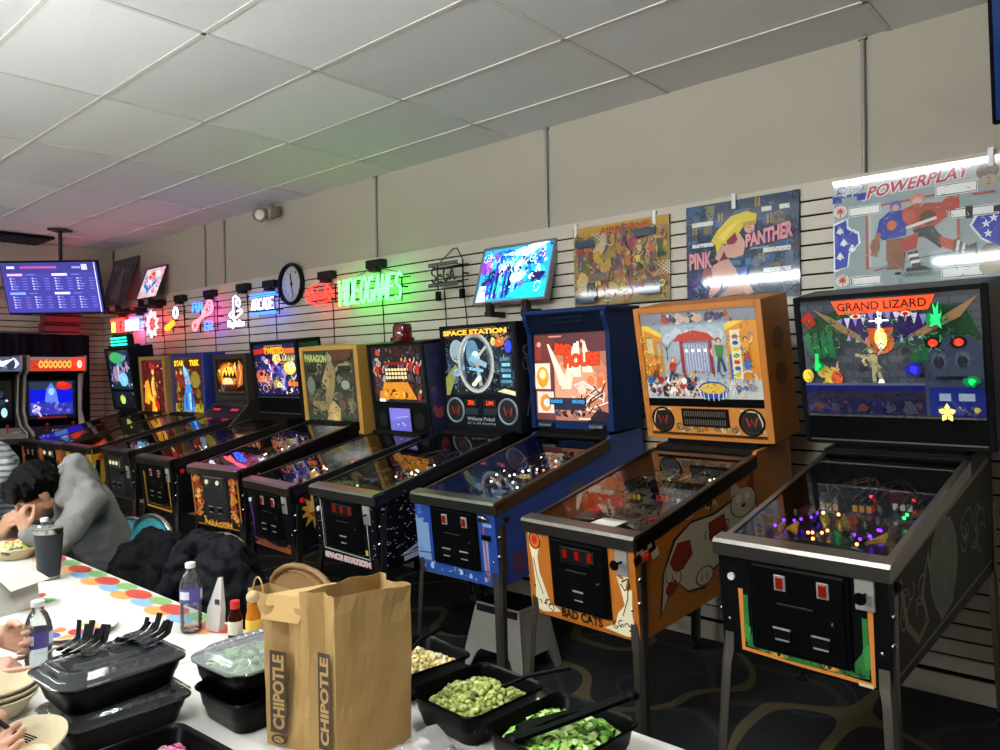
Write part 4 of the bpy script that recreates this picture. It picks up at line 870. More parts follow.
def build_ornate():
    t, M, zb = machine('pinball machine with orange flame scrolls on its front under a gold wood framed glass', -4.744, 2.51, -.07, .945)
    cb = cabinet(t, M, '#15110e', lock=mat('#8a8078', .3, 1.), rail=mat('#55504a', .35, 1.)); legs(t, M, zb, m=mat('#2e2b28', .4, .8))
    coin_door(t, M, .27, .75, .14, .92, lit=2, silver=True, col=mat('#2c2c2e', .4, .3)); buttons(t, M)
    a = front_art(M); a.rect(.02, .02, .98, .96, '#c07a28'); a.rect(.04, .04, .96, .94, '#1a0f0a')
    for s in (0, 1):
        q = lambda u: 1 - u if s else u
        for k in range(5): v = .20 + .15 * k; a.poly([(q(.05), v), (q(.15), v + .16), (q(.20), v + .12), (q(.14), v + .05), (q(.22), v + .04), (q(.12), v - .05)], '#b03a1c' if k % 2 else '#c87a2a')
        a.curls(26, (min(q(.05), q(.25)), .08, max(q(.05), q(.25)), .92), ['#d8983a', '#c8702a', '#8a2a18', '#e8c070'], .02, .05, .016, 3 + s)
    a.curls(14, (.2, .03, .8, .14), ['#d8983a', '#c8702a'], .02, .045, .014, 6); a.text('PARAGON', .22, .035, .56, .095, '#e0a83c', bold=.05, arch=-.02, out='#3a1408'); a.done('front_artwork', cb)
    s = side_art(M); s.curls(40, (.02, .05, .95, .75), ['#b8782a', '#7a3a1c', '#c88a3a', '#5a2a18'], .03, .09, .012, 5); s.done('side_artwork', cb)
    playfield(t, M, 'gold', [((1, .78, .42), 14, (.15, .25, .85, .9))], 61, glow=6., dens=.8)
    def draw(a):
        a.rect(0, 0, 1, 1, '#35352a'); a.scatter(80, (0, 0, 1, 1), ['#4a4a38', '#6a6448', '#2a2c24', '#3c4a3a', '#584a3a', '#20221c', '#74705a'], .03, .1, 6); rg = random.Random(3)
        a.poly([(.48, .86), (.56, .86), (.62, .70), (.58, .52), (.50, .34), (.58, .16), (.44, .12), (.36, .30), (.12, .36), (.12, .30), (.34, .22), (.42, .56), (.40, .72)], '#8a7a50'); a.ell(.52, .90, .05, .05, '#9a8a68'); a.line([(.56, .70), (.70, .80), (.9, .82)], .05, '#8a7a50'); a.line([(.44, .74), (.36, .6), (.46, .54)], .05, '#9c8c5c')
        a.poly([(.38, .12), (.64, .10), (.66, .26), (.54, .36), (.46, .30)], '#b89a60'); a.ell(.55, .16, .05, .05, '#c8b070'); a.curls(50, (.02, .02, .98, .88), ['#9a9068', '#2a2a20', '#b0a478', '#1a1a16', '#5a6a58'], .02, .07, .008, 4)
        a.poly([(.55, .99), (.95, .99), (.95, .90), (.62, .86)], '#5a3428'); a.text('PARAGON', .03, .86, .44, .10, '#a8b868', bold=.06, rise=-.02, out='#1a2014'); a.rect(.06, .72, .26, .80, '#1c2018'); a.rect(.68, .72, .90, .80, '#1c2018'); a.rect(.06, .12, .28, .18, '#2c3c30'); a.rect(.68, .12, .92, .18, '#2c3c30'); a.ell(.80, .56, .08, .06, '#8a9a80'); a.ell(.12, .55, .08, .12, '#687068')
    bb, B, h = far_bb(t, 1.03, .066, 1.092, 1.755, .672, '#b8893a', .042, .03, .0, .22, draw, d=.26)

def build_creatures():
    t, M, zb = machine('black pinball machine with gold U-shaped trim on its front and colourful creatures on its glass', -5.67, 2.534, .018, .947)
    cb = cabinet(t, M, '#100f10', lock=mat('#6a6058', .3, 1.), rail=mat('#3a3632', .35, .8)); legs(t, M, zb, m=mat('#2e2b28', .4, .8)); coin_door(t, M, .22, .80, .18, .90, lit=2, col=BLACK); plunger(t, M, x=.215, z=.30); buttons(t, M)
    a = front_art(M); a.line([(.13, .74), (.13, .08), (.86, .06), (.86, .66)], .03, '#c8962e'); a.line([(.17, .7), (.17, .14), (.82, .12)], .012, '#8a5a20'); a.done('front_artwork', cb)
    playfield(t, M, 'cool', [((1, .6, .25), 6, (.1, .25, .7, .5)), ((.35, .55, 1), 6, (.3, .5, .9, .8)), ((1, .2, .15), 5, (.5, .6, .9, .9))], 71, glow=6., dens=.7)
    def draw(a):
        a.rect(0, 0, 1, 1, '#141c44'); a.scatter(40, (0, 0, 1, .8), ['#1a2a6a', '#0e1230', '#3a2a6a', '#203a7a'], .05, .12, 5)
        a.poly([(.0, .9), (.3, .92), (.3, .82), (.0, .80)], '#b82818'); a.poly([(.7, .90), (1, .90), (1, .80), (.7, .80)], '#d8642c')
        a.text('TWISTED', .26, .80, .48, .13, '#f0a020', bold=.06, e=1., out='#a82a10'); a.rect(.28, .945, .72, .97, '#8a7a30')
        for u, v, r_, c in ((.16, .38, .15, '#c85a34'), (.20, .34, .10, '#e08a50'), (.14, .42, .05, '#40203a'), (.42, .52, .10, '#6a3ab0'), (.60, .46, .12, '#4a4aa8'), (.55, .70, .10, '#e8d878'), (.84, .52, .14, '#e8d060'), (.88, .58, .08, '#f4e8a0'), (.50, .22, .09, '#9a9a40'), (.56, .20, .06, '#e0e0c0'), (.86, .30, .08, '#3a3a48'), (.30, .66, .06, '#c8c8d0'), (.24, .72, .05, '#a87a9a')): a.ell(u, v, r_, r_ * .9, c, e=.75)
        for k in range(9): a.poly([(.70 + .03 * k, .66), (.72 + .03 * k, .66), (.69 + .04 * k, .80)], '#f0dc70', e=.8)
        for k in range(7): a.poly([(.49 + .02 * k, .74), (.51 + .02 * k, .74), (.47 + .03 * k, .82)], '#f0e090', e=.8)
        a.line([(.36, .62), (.40, .46), (.36, .30)], .03, '#e8e8f0'); a.line([(.66, .5), (.70, .36), (.66, .2), (.7, .1)], .05, '#8a8ac8'); a.line([(.3, .34), (.36, .24), (.32, .12)], .04, '#a85a3a')
        a.scatter(70, (0, 0, 1, .75), ['#e8e0f0', '#c83a2a', '#8a5ac0', '#3a5ac0', '#e0a040', '#1a1a30', '#d87a5a', '#c8c8d8'], .01, .035, 8); a.rect(.78, .18, 1, .26, '#e8602c', e=.8); a.curls(30, (0, 0, 1, .8), ['#f0e8f0', '#141028', '#e8a860'], .03, .08, .010, 3)
    bb, B, h = far_bb(t, 1.066, .076, 1.186, 1.829, .72, '#121216', .035, .025, .25, .75, draw)
    mb = MB(B); mb.box(-.325, .004, .03, .325, .012, .26 * h); mb.build('lower_panel', BLACK, bb)
    for z in (.045, .255): mb = MB(B); mb.box(-.325, -.002, z * h, .325, .006, z * h + .010, .002); mb.build('chrome_strip', STEEL, bb)
    s = Art((.36, .01, .02), (0, .22, 0), (0, 0, h - .04), B); s.rect(.1, .80, .9, .98, '#1c3a24'); s.done('side_print', bb)

def build_slant():
    t, M, zb = machine('dark pinball machine with a small upper box over a slanted panel of four red displays', -6.609, 2.628, .021, .948)
    cb = cabinet(t, M, '#201d1b', lock=mat('#6a645e', .3, 1.), rail=mat('#4a4640', .35, .8)); legs(t, M, zb, m=mat('#2e2b28', .4, .8)); coin_door(t, M, .22, .74, .10, .88, lit=3, silver=True, col=mat('#26262a', .4, .3)); plunger(t, M, x=.225, z=.24); buttons(t, M)
    a = front_art(M); a.line([(.04, .94), (.04, .04), (.96, .04), (.96, .94)], .012, '#4a4038'); a.done('front_artwork', cb)
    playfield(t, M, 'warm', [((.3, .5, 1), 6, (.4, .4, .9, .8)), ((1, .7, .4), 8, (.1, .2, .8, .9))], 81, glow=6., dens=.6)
    def draw(a):
        a.rect(0, 0, 1, 1, '#20140e'); a.ell(.42, .56, .40, .36, '#8a4a14'); a.ell(.42, .58, .32, .28, '#d88420', e=.8); a.ell(.42, .60, .22, .18, '#ffc840', e=1.); a.scatter(30, (.05, .2, .75, .95), ['#e88a24', '#5a2a10', '#ffe080', '#b0561a'], .02, .06, 4)
        for k in range(4): a.poly([(.22 + .12 * k, .48), (.30 + .12 * k, .66), (.36 + .12 * k, .48)], '#2a1a10')
        a.poly([(.26, .30), (.60, .30), (.54, .46), (.30, .46)], '#f0d0a0', e=.9); a.rect(.22, .16, .68, .27, '#4a2418'); a.poly([(.72, .2), (.92, .3), (.96, .8), (.84, .96), (.76, .7)], '#c86428', e=.7); a.line([(.8, .3), (.88, .6), (.82, .86)], .04, '#f0b878'); a.rect(.04, .04, .96, .12, '#3a2a20'); a.scatter(20, (.02, .04, .3, .3), ['#3a4a5a', '#6a5a50', '#1a1410'], .02, .05, 3)
    bb, B, h = far_bb(t, 1.043, .03, 1.315, 1.742, .63, '#3a342c', .05, .045, .0, .6, draw, d=.26)
    P0, P1 = V((0, .60 + .20, 1.085)), V((0, 1.0, 1.285)); wA, wB = .345, .31
    mb = MB(); mb.loft([[(-wA, P0.y, P0.z - .02), (wA, P0.y, P0.z - .02), (wA, 1.24, P0.z - .02), (-wA, 1.24, P0.z - .02)], [(-wA, P0.y, P0.z), (wA, P0.y, P0.z), (wA, 1.24, P0.z), (-wA, 1.24, P0.z)], [(-wB, P1.y, P1.z), (wB, P1.y, P1.z), (wB, 1.24, P1.z), (-wB, 1.24, P1.z)], [(-wB, P1.y + .01, 1.32), (wB, P1.y + .01, 1.32), (wB, 1.24, 1.32), (-wB, 1.24, 1.32)]])
    dp = mb.build('display_panel', mat('#2a2622', .4), t)
    a = Art((-.30, P0.y + .012, P0.z + .012), (.60, 0, 0), (0, P1.y - P0.y - .024, P1.z - P0.z - .024), None, lift=.001); a.rect(-.05, 0, 1.05, 1, '#55504a'); a.rect(-.02, .03, 1.02, .97, '#120e10')
    for u in (.10, .66):
        for v in (.20, .68): a.rect(u - .03, v - .06, u + .27, v + .18, '#1c0a0c'); a.text('00000', u, v, .22, .11, '#ff2c3c', e=1.3)
    a.ell(.48, .5, .02, .03, '#a83040'); a.ell(.5, .25, .015, .02, '#707078'); a.done('display_glass', dp)

def build_star_glass():
    t, M, zb = machine('pinball machine with a yellow front panel and a blue framed glass', -7.252, 2.559, -.011, .945)
    cb = cabinet(t, M, '#a8871e', lock=mat('#6a6058', .3, 1.), rail=mat('#4a4038', .35, .8)); legs(t, M, zb, m=mat('#2e2b28', .4, .8)); coin_door(t, M, .22, .80, .18, .92, lit=2, col=mat('#3a3434', .4)); buttons(t, M)
    a = front_art(M); a.line([(.03, .96), (.03, .03), (.97, .03), (.97, .96)], .03, '#d8b42c'); a.rect(.25, .62, .62, .84, '#23202a')
    for k in range(4): a.rect(.28 + .08 * k, .64, .32 + .08 * k, .82, '#8a8490')
    a.done('front_artwork', cb)
    s = side_art(M); s.poly([(.05, .1), (.5, .05), (.4, .3), (.1, .36)], '#6a2a4a'); s.scatter(18, (.05, .02, .6, .3), ['#b03a4a', '#4a2a6a', '#1a1420'], .03, .07, 3); s.done('side_artwork', cb)
    playfield(t, M, 'mix', [((1, .75, .4), 8, (.1, .2, .9, .9))], 91, glow=5., dens=.6)
    def draw(a):
        a.rect(0, 0, 1, 1, '#4a2418'); a.rect(0, 0, 1, .22, '#a8982a'); a.scatter(50, (0, .05, 1, .85), ['#5a3a1c', '#6a6020', '#7a2a24', '#3a2a18', '#8a7a2c'], .04, .12, 5); a.ell(.75, .62, .16, .14, '#8a8434')
        a.poly([(.30, .10), (.70, .10), (.66, .36), (.56, .56), (.44, .56), (.34, .36)], '#3a88d8', e=.8); a.poly([(.40, .54), (.60, .54), (.52, .78), (.36, .86), (.34, .76)], '#6aa8e8', e=.8); a.ell(.50, .60, .05, .05, '#c8a090'); a.line([(.36, .84), (.46, .70)], .06, '#9ac8f0', e=.9); a.line([(.42, .12), (.40, .4)], .06, '#1c58b0'); a.line([(.56, .12), (.54, .4)], .05, '#a8d8ff', e=.9); a.line([(.62, .16), (.64, .44)], .05, '#1c4a98')
        for k in range(9): a.ell(.12 + .09 * (k * 3 % 9), .30 + .05 * k, .03, .025, '#c03a2c')
        a.ell(.10, .74, .03, .03, '#f08a50', e=.9); a.ell(.26, .74, .03, .03, '#ffb080', e=.9); a.text('STAR', .03, .85, .36, .10, '#f0d020', bold=.05, e=.9); a.text('TREK', .58, .85, .34, .10, '#f0d020', bold=.05, e=.9); a.curls(18, (0, 0, 1, .8), ['#20140e', '#c8b848', '#a03a2c'], .03, .08, .010, 6)
    far_bb(t, 1.037, .03, 1.107, 1.765, .655, '#1c2c78', .042, .035, .0, .6, draw)

def build_tan():
    t, M, zb = machine('pinball machine with a tan wood framed dark red glass showing a yellow dancer', -7.88, 2.53, 0, .945)
    cb = cabinet(t, M, '#a8632a', lock=mat('#8a8078', .3, 1.), rail=mat('#55504a', .35, 1.)); legs(t, M, zb, m=mat('#2e2b28', .4, .8)); coin_door(t, M, .22, .78, .18, .92, lit=2, silver=True); buttons(t, M)
    a = front_art(M); a.ell(.85, .4, .12, .3, '#8a2a14'); a.ring(.85, .4, .12, .3, .02, '#d89a3a'); a.curls(20, (.02, .02, .98, .98), ['#d8a04a', '#7a2a14', '#e0c07a'], .04, .09, .02, 3); a.done('front_artwork', cb)
    playfield(t, M, 'gold', [((1, .8, .5), 8, (.1, .2, .9, .9))], 101, glow=5., dens=.6)
    def draw(a):
        a.rect(0, 0, 1, 1, '#5a1a14'); a.scatter(40, (0, 0, 1, 1), ['#6a2418', '#4a120e', '#7a3a24', '#3a1410'], .05, .12, 5); a.scatter(14, (.02, .3, 1, .95), ['#d8705a', '#e0b0a0'], .015, .03, 6, e=.8)
        a.poly([(.36, .06), (.62, .06), (.60, .34), (.66, .60), (.54, .74), (.42, .62), (.44, .36)], '#e0a020', e=.85); a.poly([(.06, .26), (.26, .22), (.40, .40), (.28, .66), (.14, .62)], '#e8981c', e=.85); a.line([(.22, .4), (.5, .28), (.56, .1)], .10, '#f0b830', e=.9); a.ell(.52, .80, .06, .06, '#e8d090'); a.ell(.52, .88, .16, .05, '#b82a20'); a.poly([(.52, .4), (.74, .22), (.70, .12), (.54, .2)], '#c8281c', e=.7); a.line([(.50, .7), (.44, .5), (.56, .4)], .05, '#f0dca0'); a.line([(.6, .66), (.62, .46)], .06, '#3a2410'); a.line([(.1, .1), (.5, .0)], .04, '#8a7a6a')
    far_bb(t, 1.0, .04, 1.085, 1.75, .59, '#9a7642', .045, .035, .0, .6, draw)

def build_green_top():
    t, M, zb = machine('dark pinball machine with a glowing green topper, at the left end of the row', -8.50, 2.56, 0, .925)
    cb = cabinet(t, M, '#6a3a20', lock=mat('#6a6058', .3, 1.), rail=mat('#4a3a30', .35, .8)); legs(t, M, zb, m=mat('#2e2b28', .4, .8)); coin_door(t, M, .22, .80, .18, .92, lit=2); buttons(t, M)
    a = front_art(M); a.rect(.02, .02, .98, .97, '#a85a24'); a.rect(.08, .1, .92, .95, '#3a1c14'); a.curls(20, (.02, .02, .98, .98), ['#d88a3a', '#8a3a1c'], .04, .09, .02, 5); a.done('front_artwork', cb)
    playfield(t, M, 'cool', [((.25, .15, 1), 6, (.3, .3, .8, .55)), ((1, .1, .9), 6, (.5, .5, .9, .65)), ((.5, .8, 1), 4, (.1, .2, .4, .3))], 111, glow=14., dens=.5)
    def draw(a):
        a.rect(0, 0, 1, 1, '#14283a'); a.scatter(60, (0, 0, 1, 1), ['#1c4a5a', '#6a8ab8', '#3a6a4a', '#b08ab0', '#5a9ad0', '#0e1a28'], .03, .1, 5); a.ell(.4, .82, .3, .14, '#2aa860', e=.9); a.ell(.62, .25, .2, .18, '#7ac0f0', e=.9); a.ell(.3, .4, .14, .2, '#a888b0'); a.line([(.4, .2), (.45, .6)], .08, '#d0c8d8'); a.scatter(12, (0, 0, 1, 1), ['#e0f0ff', '#f0b0d0'], .015, .03, 3, e=.9)
    bb, B, h = far_bb(t, .93, .10, 1.181, 1.856, .63, '#101216', .045, .03, .30, .6, draw, d=.26)
    a = plate(bb, B, -.28, .03, .28, .30 * h, .010, e=.2); a.rect(0, 0, 1, 1, '#0c100e'); a.ell(.42, .5, .12, .28, '#c8d860', e=.8); a.scatter(14, (0, 0, 1, 1), ['#3a6a4a', '#8ab05a', '#204030'], .02, .04, 3); a.done('lower_panel', bb)
    mb = MB(B); mb.box(-.26, .03, h, .26, .16, h + .02, .004); mb.box(-.20, .06, h + .02, .20, .13, h + .14, .01); tp = mb.build('topper', mat('#0b2a20', .5), t)
    mb = MB(B); 
    for k in range(3): mb.tube([(-.19, .045, h + .03 + .035 * k), (.19, .045, h + .03 + .035 * k)], .010, 8)
    mb.build('topper_tube', emis((.01, .9, .45), 3.), tp, 60)
build_lcd(); build_ornate(); build_creatures(); build_slant(); build_star_glass(); build_tan(); build_green_top()
# ------------------------------------------------------------------ things on the slat wall
def arc(cx, cy, rx, ry, a0, a1, n=8): return [(cx + rx * cos(RD(a0 + (a1 - a0) * i / n)), cy + ry * sin(RD(a0 + (a1 - a0) * i / n))) for i in range(n + 1)]
SF = {'V': [[(0, 1), (.5, 0), (1, 1)]], 'I': [[(.5, 0), (.5, 1)]], 'D': [[(0, 0), (0, 1), (.45, 1)] + arc(.45, .5, .55, .5, 90, -90) + [(0, 0)]], 'E': [[(1, 1), (0, 1), (0, 0), (1, 0)], [(0, .52), (.8, .52)]],
      'O': [arc(.5, .5, .5, .5, 0, 360, 16)], 'G': [arc(.5, .5, .5, .5, 45, 330, 12) + [(1, .45), (.6, .45)]], 'A': [[(0, 0), (.5, 1), (1, 0)], [(.2, .38), (.8, .38)]], 'M': [[(0, 0), (.1, 1), (.5, .25), (.9, 1), (1, 0)]],
      'S': [arc(.5, .75, .45, .25, 30, 270, 8) + arc(.5, .25, .45, .25, 90, -150, 8)], 'R': [[(0, 0), (0, 1), (.5, 1)] + arc(.5, .75, .45, .25, 90, -90, 6) + [(0, .5)], [(.45, .5), (1, 0)]], 'C': [arc(.5, .5, .5, .5, 45, 315, 12)],
      'F': [[(1, 1), (0, 1), (0, 0)], [(0, .52), (.8, .52)]], 'U': [[(0, 1), (0, .4)] + arc(.5, .4, .5, .4, 180, 360, 8) + [(1, 1)]], 'N': [[(0, 0), (0, 1), (1, 0), (1, 1)]], 'P': [[(0, 0), (0, 1), (.5, 1)] + arc(.5, .75, .45, .25, 90, -90, 6) + [(0, .5)]],
      'n': [[(0, 0), (0, .6)], [(0, .4)] + arc(.45, .35, .45, .25, 150, 0, 6) + [(.9, 0)]], 'i': [[(.5, 0), (.5, .6)], [(.5, .8), (.5, .88)]], 't': [[(.4, 1), (.4, .15), (.7, 0)], [(.0, .65), (.8, .65)]], 'e': [[(0, .32), (.9, .32)] + arc(.45, .3, .45, .3, 0, 310, 10)],
      'd': [arc(.4, .3, .4, .3, 0, 360, 10), [(.85, 0), (.85, 1)]], 'o': [arc(.45, .3, .45, .3, 0, 360, 10)], 'l': [[(.5, 0), (.5, 1)]], 'a': [arc(.4, .3, .4, .3, 0, 360, 10), [(.85, 0), (.85, .6)]], 'y': [[(0, .6), (.45, .05)], [(.9, .6), (.2, -.35)]]}
def neon_text(mb, st, x0, z0, w, h, y, r, gap=.28, shear=0.):
    n = len(st); wid = {'I': .35, 'i': .4, 'l': .35, 't': .7}; tot = sum(wid.get(c, 1) for c in st) + gap * (n - 1); x = x0; k = w / tot
    for c in st:
        cw = wid.get(c, 1) * k
        for pl in SF[c]: mb.tube([(x + cw * p[0] + shear * p[1] * h, y, z0 + h * p[1]) for p in pl], r, 6)
        x += cw + gap * k
    return mb
def neon(name, label, x0, x1, z0, z1, parts, lit=True, hang=True, box=True):
    """wall-hung tube sign: glass tubes, support bars, power box on the slats, cord"""
    cx = (x0 + x1) / 2; t = thing(name, label, 'neon sign', (cx * .969, WY - .03, 1.542 + (z0 - 1.542) * .969), group='neon signs on the slat wall')
    for nm, draw, m in parts: mb = MB(Mx.Translation((-cx, 0, -z0))); draw(mb); mb.build(nm, m, t, 60)
    mb = MB(Mx.Translation((-cx, 0, -z0))); q = .5 * (z1 - z0)
    for z in (z0 + .22 * (z1 - z0), z0 + .8 * (z1 - z0)): mb.box(x0 - .02, -.055, z - .004, x1 + .02, -.049, z + .004)
    for x in (x0 + .1 * (x1 - x0), x1 - .1 * (x1 - x0)): mb.box(x - .004, -.058, z0, x + .004, -.05, z1); mb.cyl((x, -.055, z0 + .3 * q), (x, Yn, z0 + .3 * q), .004, n=6); mb.cyl((x, -.055, z0 + 1.6 * q), (x, Yn, z0 + 1.6 * q), .004, n=6); mb.cyl((x, -.055, z0 + q), (x, .005, z0 + q), .006, n=8)
    mb.build('support_frame', BLACKM, t)
    if box:
        mb = MB(Mx.Translation((-cx, 0, -z0))); bx = cx - .02; zb_ = max(z1 + .06, 2.33)
        mb.box(bx - .10, -.06, zb_, bx + .10, .012, zb_ + .07, .006); mb.box(bx - .04, -.075, zb_ - .03, bx + .05, -.01, zb_ + .01, .004); mb.build('power_box', mat('#242222', .5), t)
        mb = MB(Mx.Translation((-cx, 0, -z0))); mb.tube([(bx - .05, -.05, zb_), (x0 + .1 * (x1 - x0), -.04, z1 - .01)], .003, 5); mb.tube([(bx + .05, -.05, zb_), (x1 - .1 * (x1 - x0), -.04, z1 - .01)], .003, 5)
        mb.tube([(bx + .03, -.01, zb_), (bx + .045, .004, z0 - .05), (bx + .06, .004, z0 - .35), (bx + .05, .004, 1.7)], .004, 5); mb.build('cord', RUBBER, t)
    return t
Yn = -.125
GREEN = emis((.05, 1., .075), 9.5); REDN = emis((1., .008, .005), 9.); BLUEN = emis((.008, .05, 1.), 13.); WHITEN = emis((.75, .72, 1.), 4.); ORN = emis((1., .12, .004), 7.); PINKN = emis((1., .05, .06), 11.); UNLIT = mat('#3c3c3e', .25)
neon('neon_sign', 'green glowing tube sign that reads VIDEOGAMES', -5.42, -4.60, 2.13, 2.36, [('letter_tube', lambda m: neon_text(m, 'VIDEOGAMES', -5.42, 2.14, .80, .20, Yn, .0105, .30, .12), GREEN)])
def oval(m): m.tube([(-5.71 + .19 * cos(q * pi / 14) * (1 if abs(cos(q * pi / 14)) < .7 else 1), Yn, 2.255 + .085 * sin(q * pi / 14)) for q in range(28)], .007, 6, closed=True)
neon('neon_sign', 'small red oval tube sign just right of the round clock', -5.89, -5.53, 2.18, 2.335, [('letter_tube', lambda m: neon_text(m, 'Nintendo', -5.85, 2.21, .28, .10, Yn, .006, .25), REDN), ('outline_tube', oval, REDN)])
def bars(zs, x0, x1, r=.007):
    def f(m):
        for z in zs: m.tube([(x0, Yn, z), (x1, Yn, z)], r, 6)
    return f
neon('neon_sign', 'white lettered tube sign between blue bars, just left of the round clock', -6.86, -6.43, 2.13, 2.335, [('letter_tube', lambda m: neon_text(m, 'ARCADE', -6.84, 2.185, .38, .10, Yn, .0075, .25), WHITEN), ('bar_tube', bars((2.14, 2.155, 2.31, 2.328), -6.86, -6.42), BLUEN)])
def ps(m):
    m.tube([(-7.20, Yn, 2.13), (-7.20, Yn, 2.33), (-7.16, Yn, 2.345), (-7.09, Yn, 2.31), (-7.07, Yn, 2.27), (-7.09, Yn, 2.235), (-7.14, Yn, 2.25), (-7.14, Yn, 2.31)], .009, 6)
    m.tube([(-7.20, Yn, 2.20), (-7.28, Yn, 2.165), (-7.25, Yn, 2.135), (-7.20, Yn, 2.15)], .009, 6); m.tube([(-7.13, Yn, 2.19), (-7.05, Yn, 2.205), (-7.03, Yn, 2.18), (-7.13, Yn, 2.135), (-7.20, Yn, 2.115)], .009, 6)
neon('neon_sign', 'white tube sign with a flowing emblem over small script letters', -7.29, -7.02, 2.03, 2.345, [('emblem_tube', ps, WHITEN), ('letter_tube', lambda m: neon_text(m, 'PlayStation', -7.30, 2.045, .30, .06, Yn, .008, .2), WHITEN)])
def caps_(m):
    a, b = V((-8.02, Yn, 2.09)), V((-7.70, Yn, 2.27)); d = (b - a).normalized(); n_ = V((-d.z, 0, d.x)); pts = []
    for i in range(9): q = -pi / 2 - pi * i / 8; pts.append(a + (n_ * sin(-q) * .045 + d * cos(q) * .045))
    for i in range(9): q = pi / 2 - pi * i / 8; pts.append(b + (n_ * sin(q) * .065 + d * cos(q) * .065))
    m.tube(pts, .012, 6, closed=True); m.tube([(b.x + .03 * cos(q * .785), Yn, b.z + .03 * sin(q * .785)) for q in range(8)], .007, 6, closed=True); m.tube([a + d * .04, b - d * .08], .010, 6)
neon('neon_sign', 'red slanted flipper shaped tube sign with blue letters above and below', -8.08, -7.62, 2.02, 2.335, [('flipper_tube', caps_, PINKN), ('letter_tube', lambda m: neon_text(m, 'FUN', -8.06, 2.24, .20, .09, Yn, .009, .3), BLUEN), ('letter_tube', lambda m: neon_text(m, 'ER', -7.80, 2.03, .16, .09, Yn, .009, .3), BLUEN)])
neon('neon_sign', 'orange tube blob sign under a small white ring', -8.72, -8.38, 2.05, 2.335, [('ring_tube', lambda m: m.tube([(-8.48 + .045 * cos(q * .52), Yn, 2.26 + .055 * sin(q * .52)) for q in range(12)], .012, 6, closed=True), WHITEN),
    ('blob_tube', lambda m: (m.tube([(-8.70, Yn, 2.09), (-8.56, Yn, 2.15)], .03, 8), m.tube([(-8.68, Yn, 2.12), (-8.54, Yn, 2.17)], .016, 8)), ORN)])
def burst(m): m.tube([(-9.08 + (.15 if q % 2 else .09) * cos(q * pi / 9), Yn, 2.165 + (.15 if q % 2 else .09) * sin(q * pi / 9)) for q in range(18)], .013, 6, closed=True)
neon('neon_sign', 'white and red spiky sun shaped tube sign', -9.22, -8.94, 2.01, 2.32, [('burst_tube', burst, emis((1., .11, .08), 14.)), ('centre_tube', lambda m: m.tube([(-9.08 + .04 * cos(q * .78), Yn, 2.165 + .06 * sin(q * .78)) for q in range(8)], .01, 6, closed=True), REDN)])
neon('neon_sign', 'white rectangular glowing tube sign with a blue edge, near the far corner', -9.84, -9.38, 2.11, 2.27, [('panel_tube', bars([2.13 + .022 * k for k in range(6)], -9.82, -9.48, .010), emis((.8, .55, 1.), 11.)), ('edge_tube', lambda m: m.tube([(-9.44, Yn, 2.12), (-9.40, Yn, 2.19), (-9.46, Yn, 2.27), (-9.7, Yn, 2.27)], .010, 6), BLUEN)])
neon('neon_sign', 'red square tube sign with a yellow bar, the one closest to the corner', -10.28, -9.92, 2.11, 2.28, [('square_tube', lambda m: (m.tube([(-10.06, Yn, 2.12), (-9.92, Yn, 2.12), (-9.92, Yn, 2.27), (-10.06, Yn, 2.27)], .016, 6, closed=True), m.tube([(-10.24, Yn, 2.26), (-10.0, Yn, 2.26)], .02, 6)), emis((1., .006, .005), 26.)), ('bar_tube', lambda m: m.tube([(-10.20, Yn, 2.12), (-10.20, Yn, 2.24)], .026, 8), emis((1., .35, .05), 5.))])
def seg(m):
    neon_text(m, 'SEGA', -4.24, 2.23, .24, .10, Yn, .007, .3)
    for z in (2.20, 2.215, 2.35, 2.365): m.tube([(-4.27, Yn, z), (-3.97, Yn, z)], .007, 6)
t = neon('neon_sign', 'unlit grey tube sign hanging from a cord triangle', -4.28, -3.95, 2.19, 2.385, [('letter_tube', seg, UNLIT)], box=False)
mb = MB(); mb.tube([(-.12, -.05, .19), (-.02, .0, .295), (.02, .0, .295), (.13, -.05, .19)], .004, 5); mb.tube([(-.1, -.02, .0), (-.11, .004, -.2), (-.10, .004, -.5)], .004, 5); mb.tube([(.1, -.02, .0), (.11, .004, -.25), (.12, .004, -.55)], .004, 5); mb.build('cord', RUBBER, t)
for x in (-.13, .12): mb = MB(); mb.box(x - .018, -.07, -.09, x + .018, -.035, -.02, .004); mb.build('hook', BLACKM, t)

# clock
t = thing('wall_clock', 'round black rimmed wall clock with a pale dial', 'clock', (-6.13, WY - .02, 2.385))
R_ = Mx.Rotation(pi / 2, 4, 'X')
mb = MB(); mb.lathe([(.165, .0), (.195, .005), (.20, .03), (.185, .05), (.168, .04), (.165, .012)], (0, 0, 0), 40, R_, cap=False); mb.build('rim', mat('#1a1a1b', .35), t, 50)
mb = MB(); mb.lathe([(.0, .012), (.168, .012)], (0, 0, 0), 40, R_, cap=False); d = mb.build('dial', mat('#b8b5b0', .7), t)
a = Art((-.165, -.013, -.165), (.33, 0, 0), (0, 0, .33))
for k in range(12): q = RD(30 * k); a.text(str(12 if k == 0 else k), .5 + .37 * sin(q) - .035, .5 + .37 * cos(q) - .035, .07, .07, '#3a3a3c')
for k in range(60): q = RD(6 * k); a.line([(.5 + .44 * sin(q), .5 + .44 * cos(q)), (.5 + .47 * sin(q), .5 + .47 * cos(q))], .006, '#3a3a3c')
a.done('dial_print', d)
mb = MB(); mb.box(-.006, -.020, -.02, .006, -.017, .10, T=Mx.Rotation(RD(-12), 4, 'Y')); mb.box(-.004, -.024, -.02, .004, -.021, .13, T=Mx.Rotation(RD(165), 4, 'Y')); mb.cyl((0, -.012, 0), (0, -.026, 0), .010, n=12); mb.build('hands', BLACK, t)
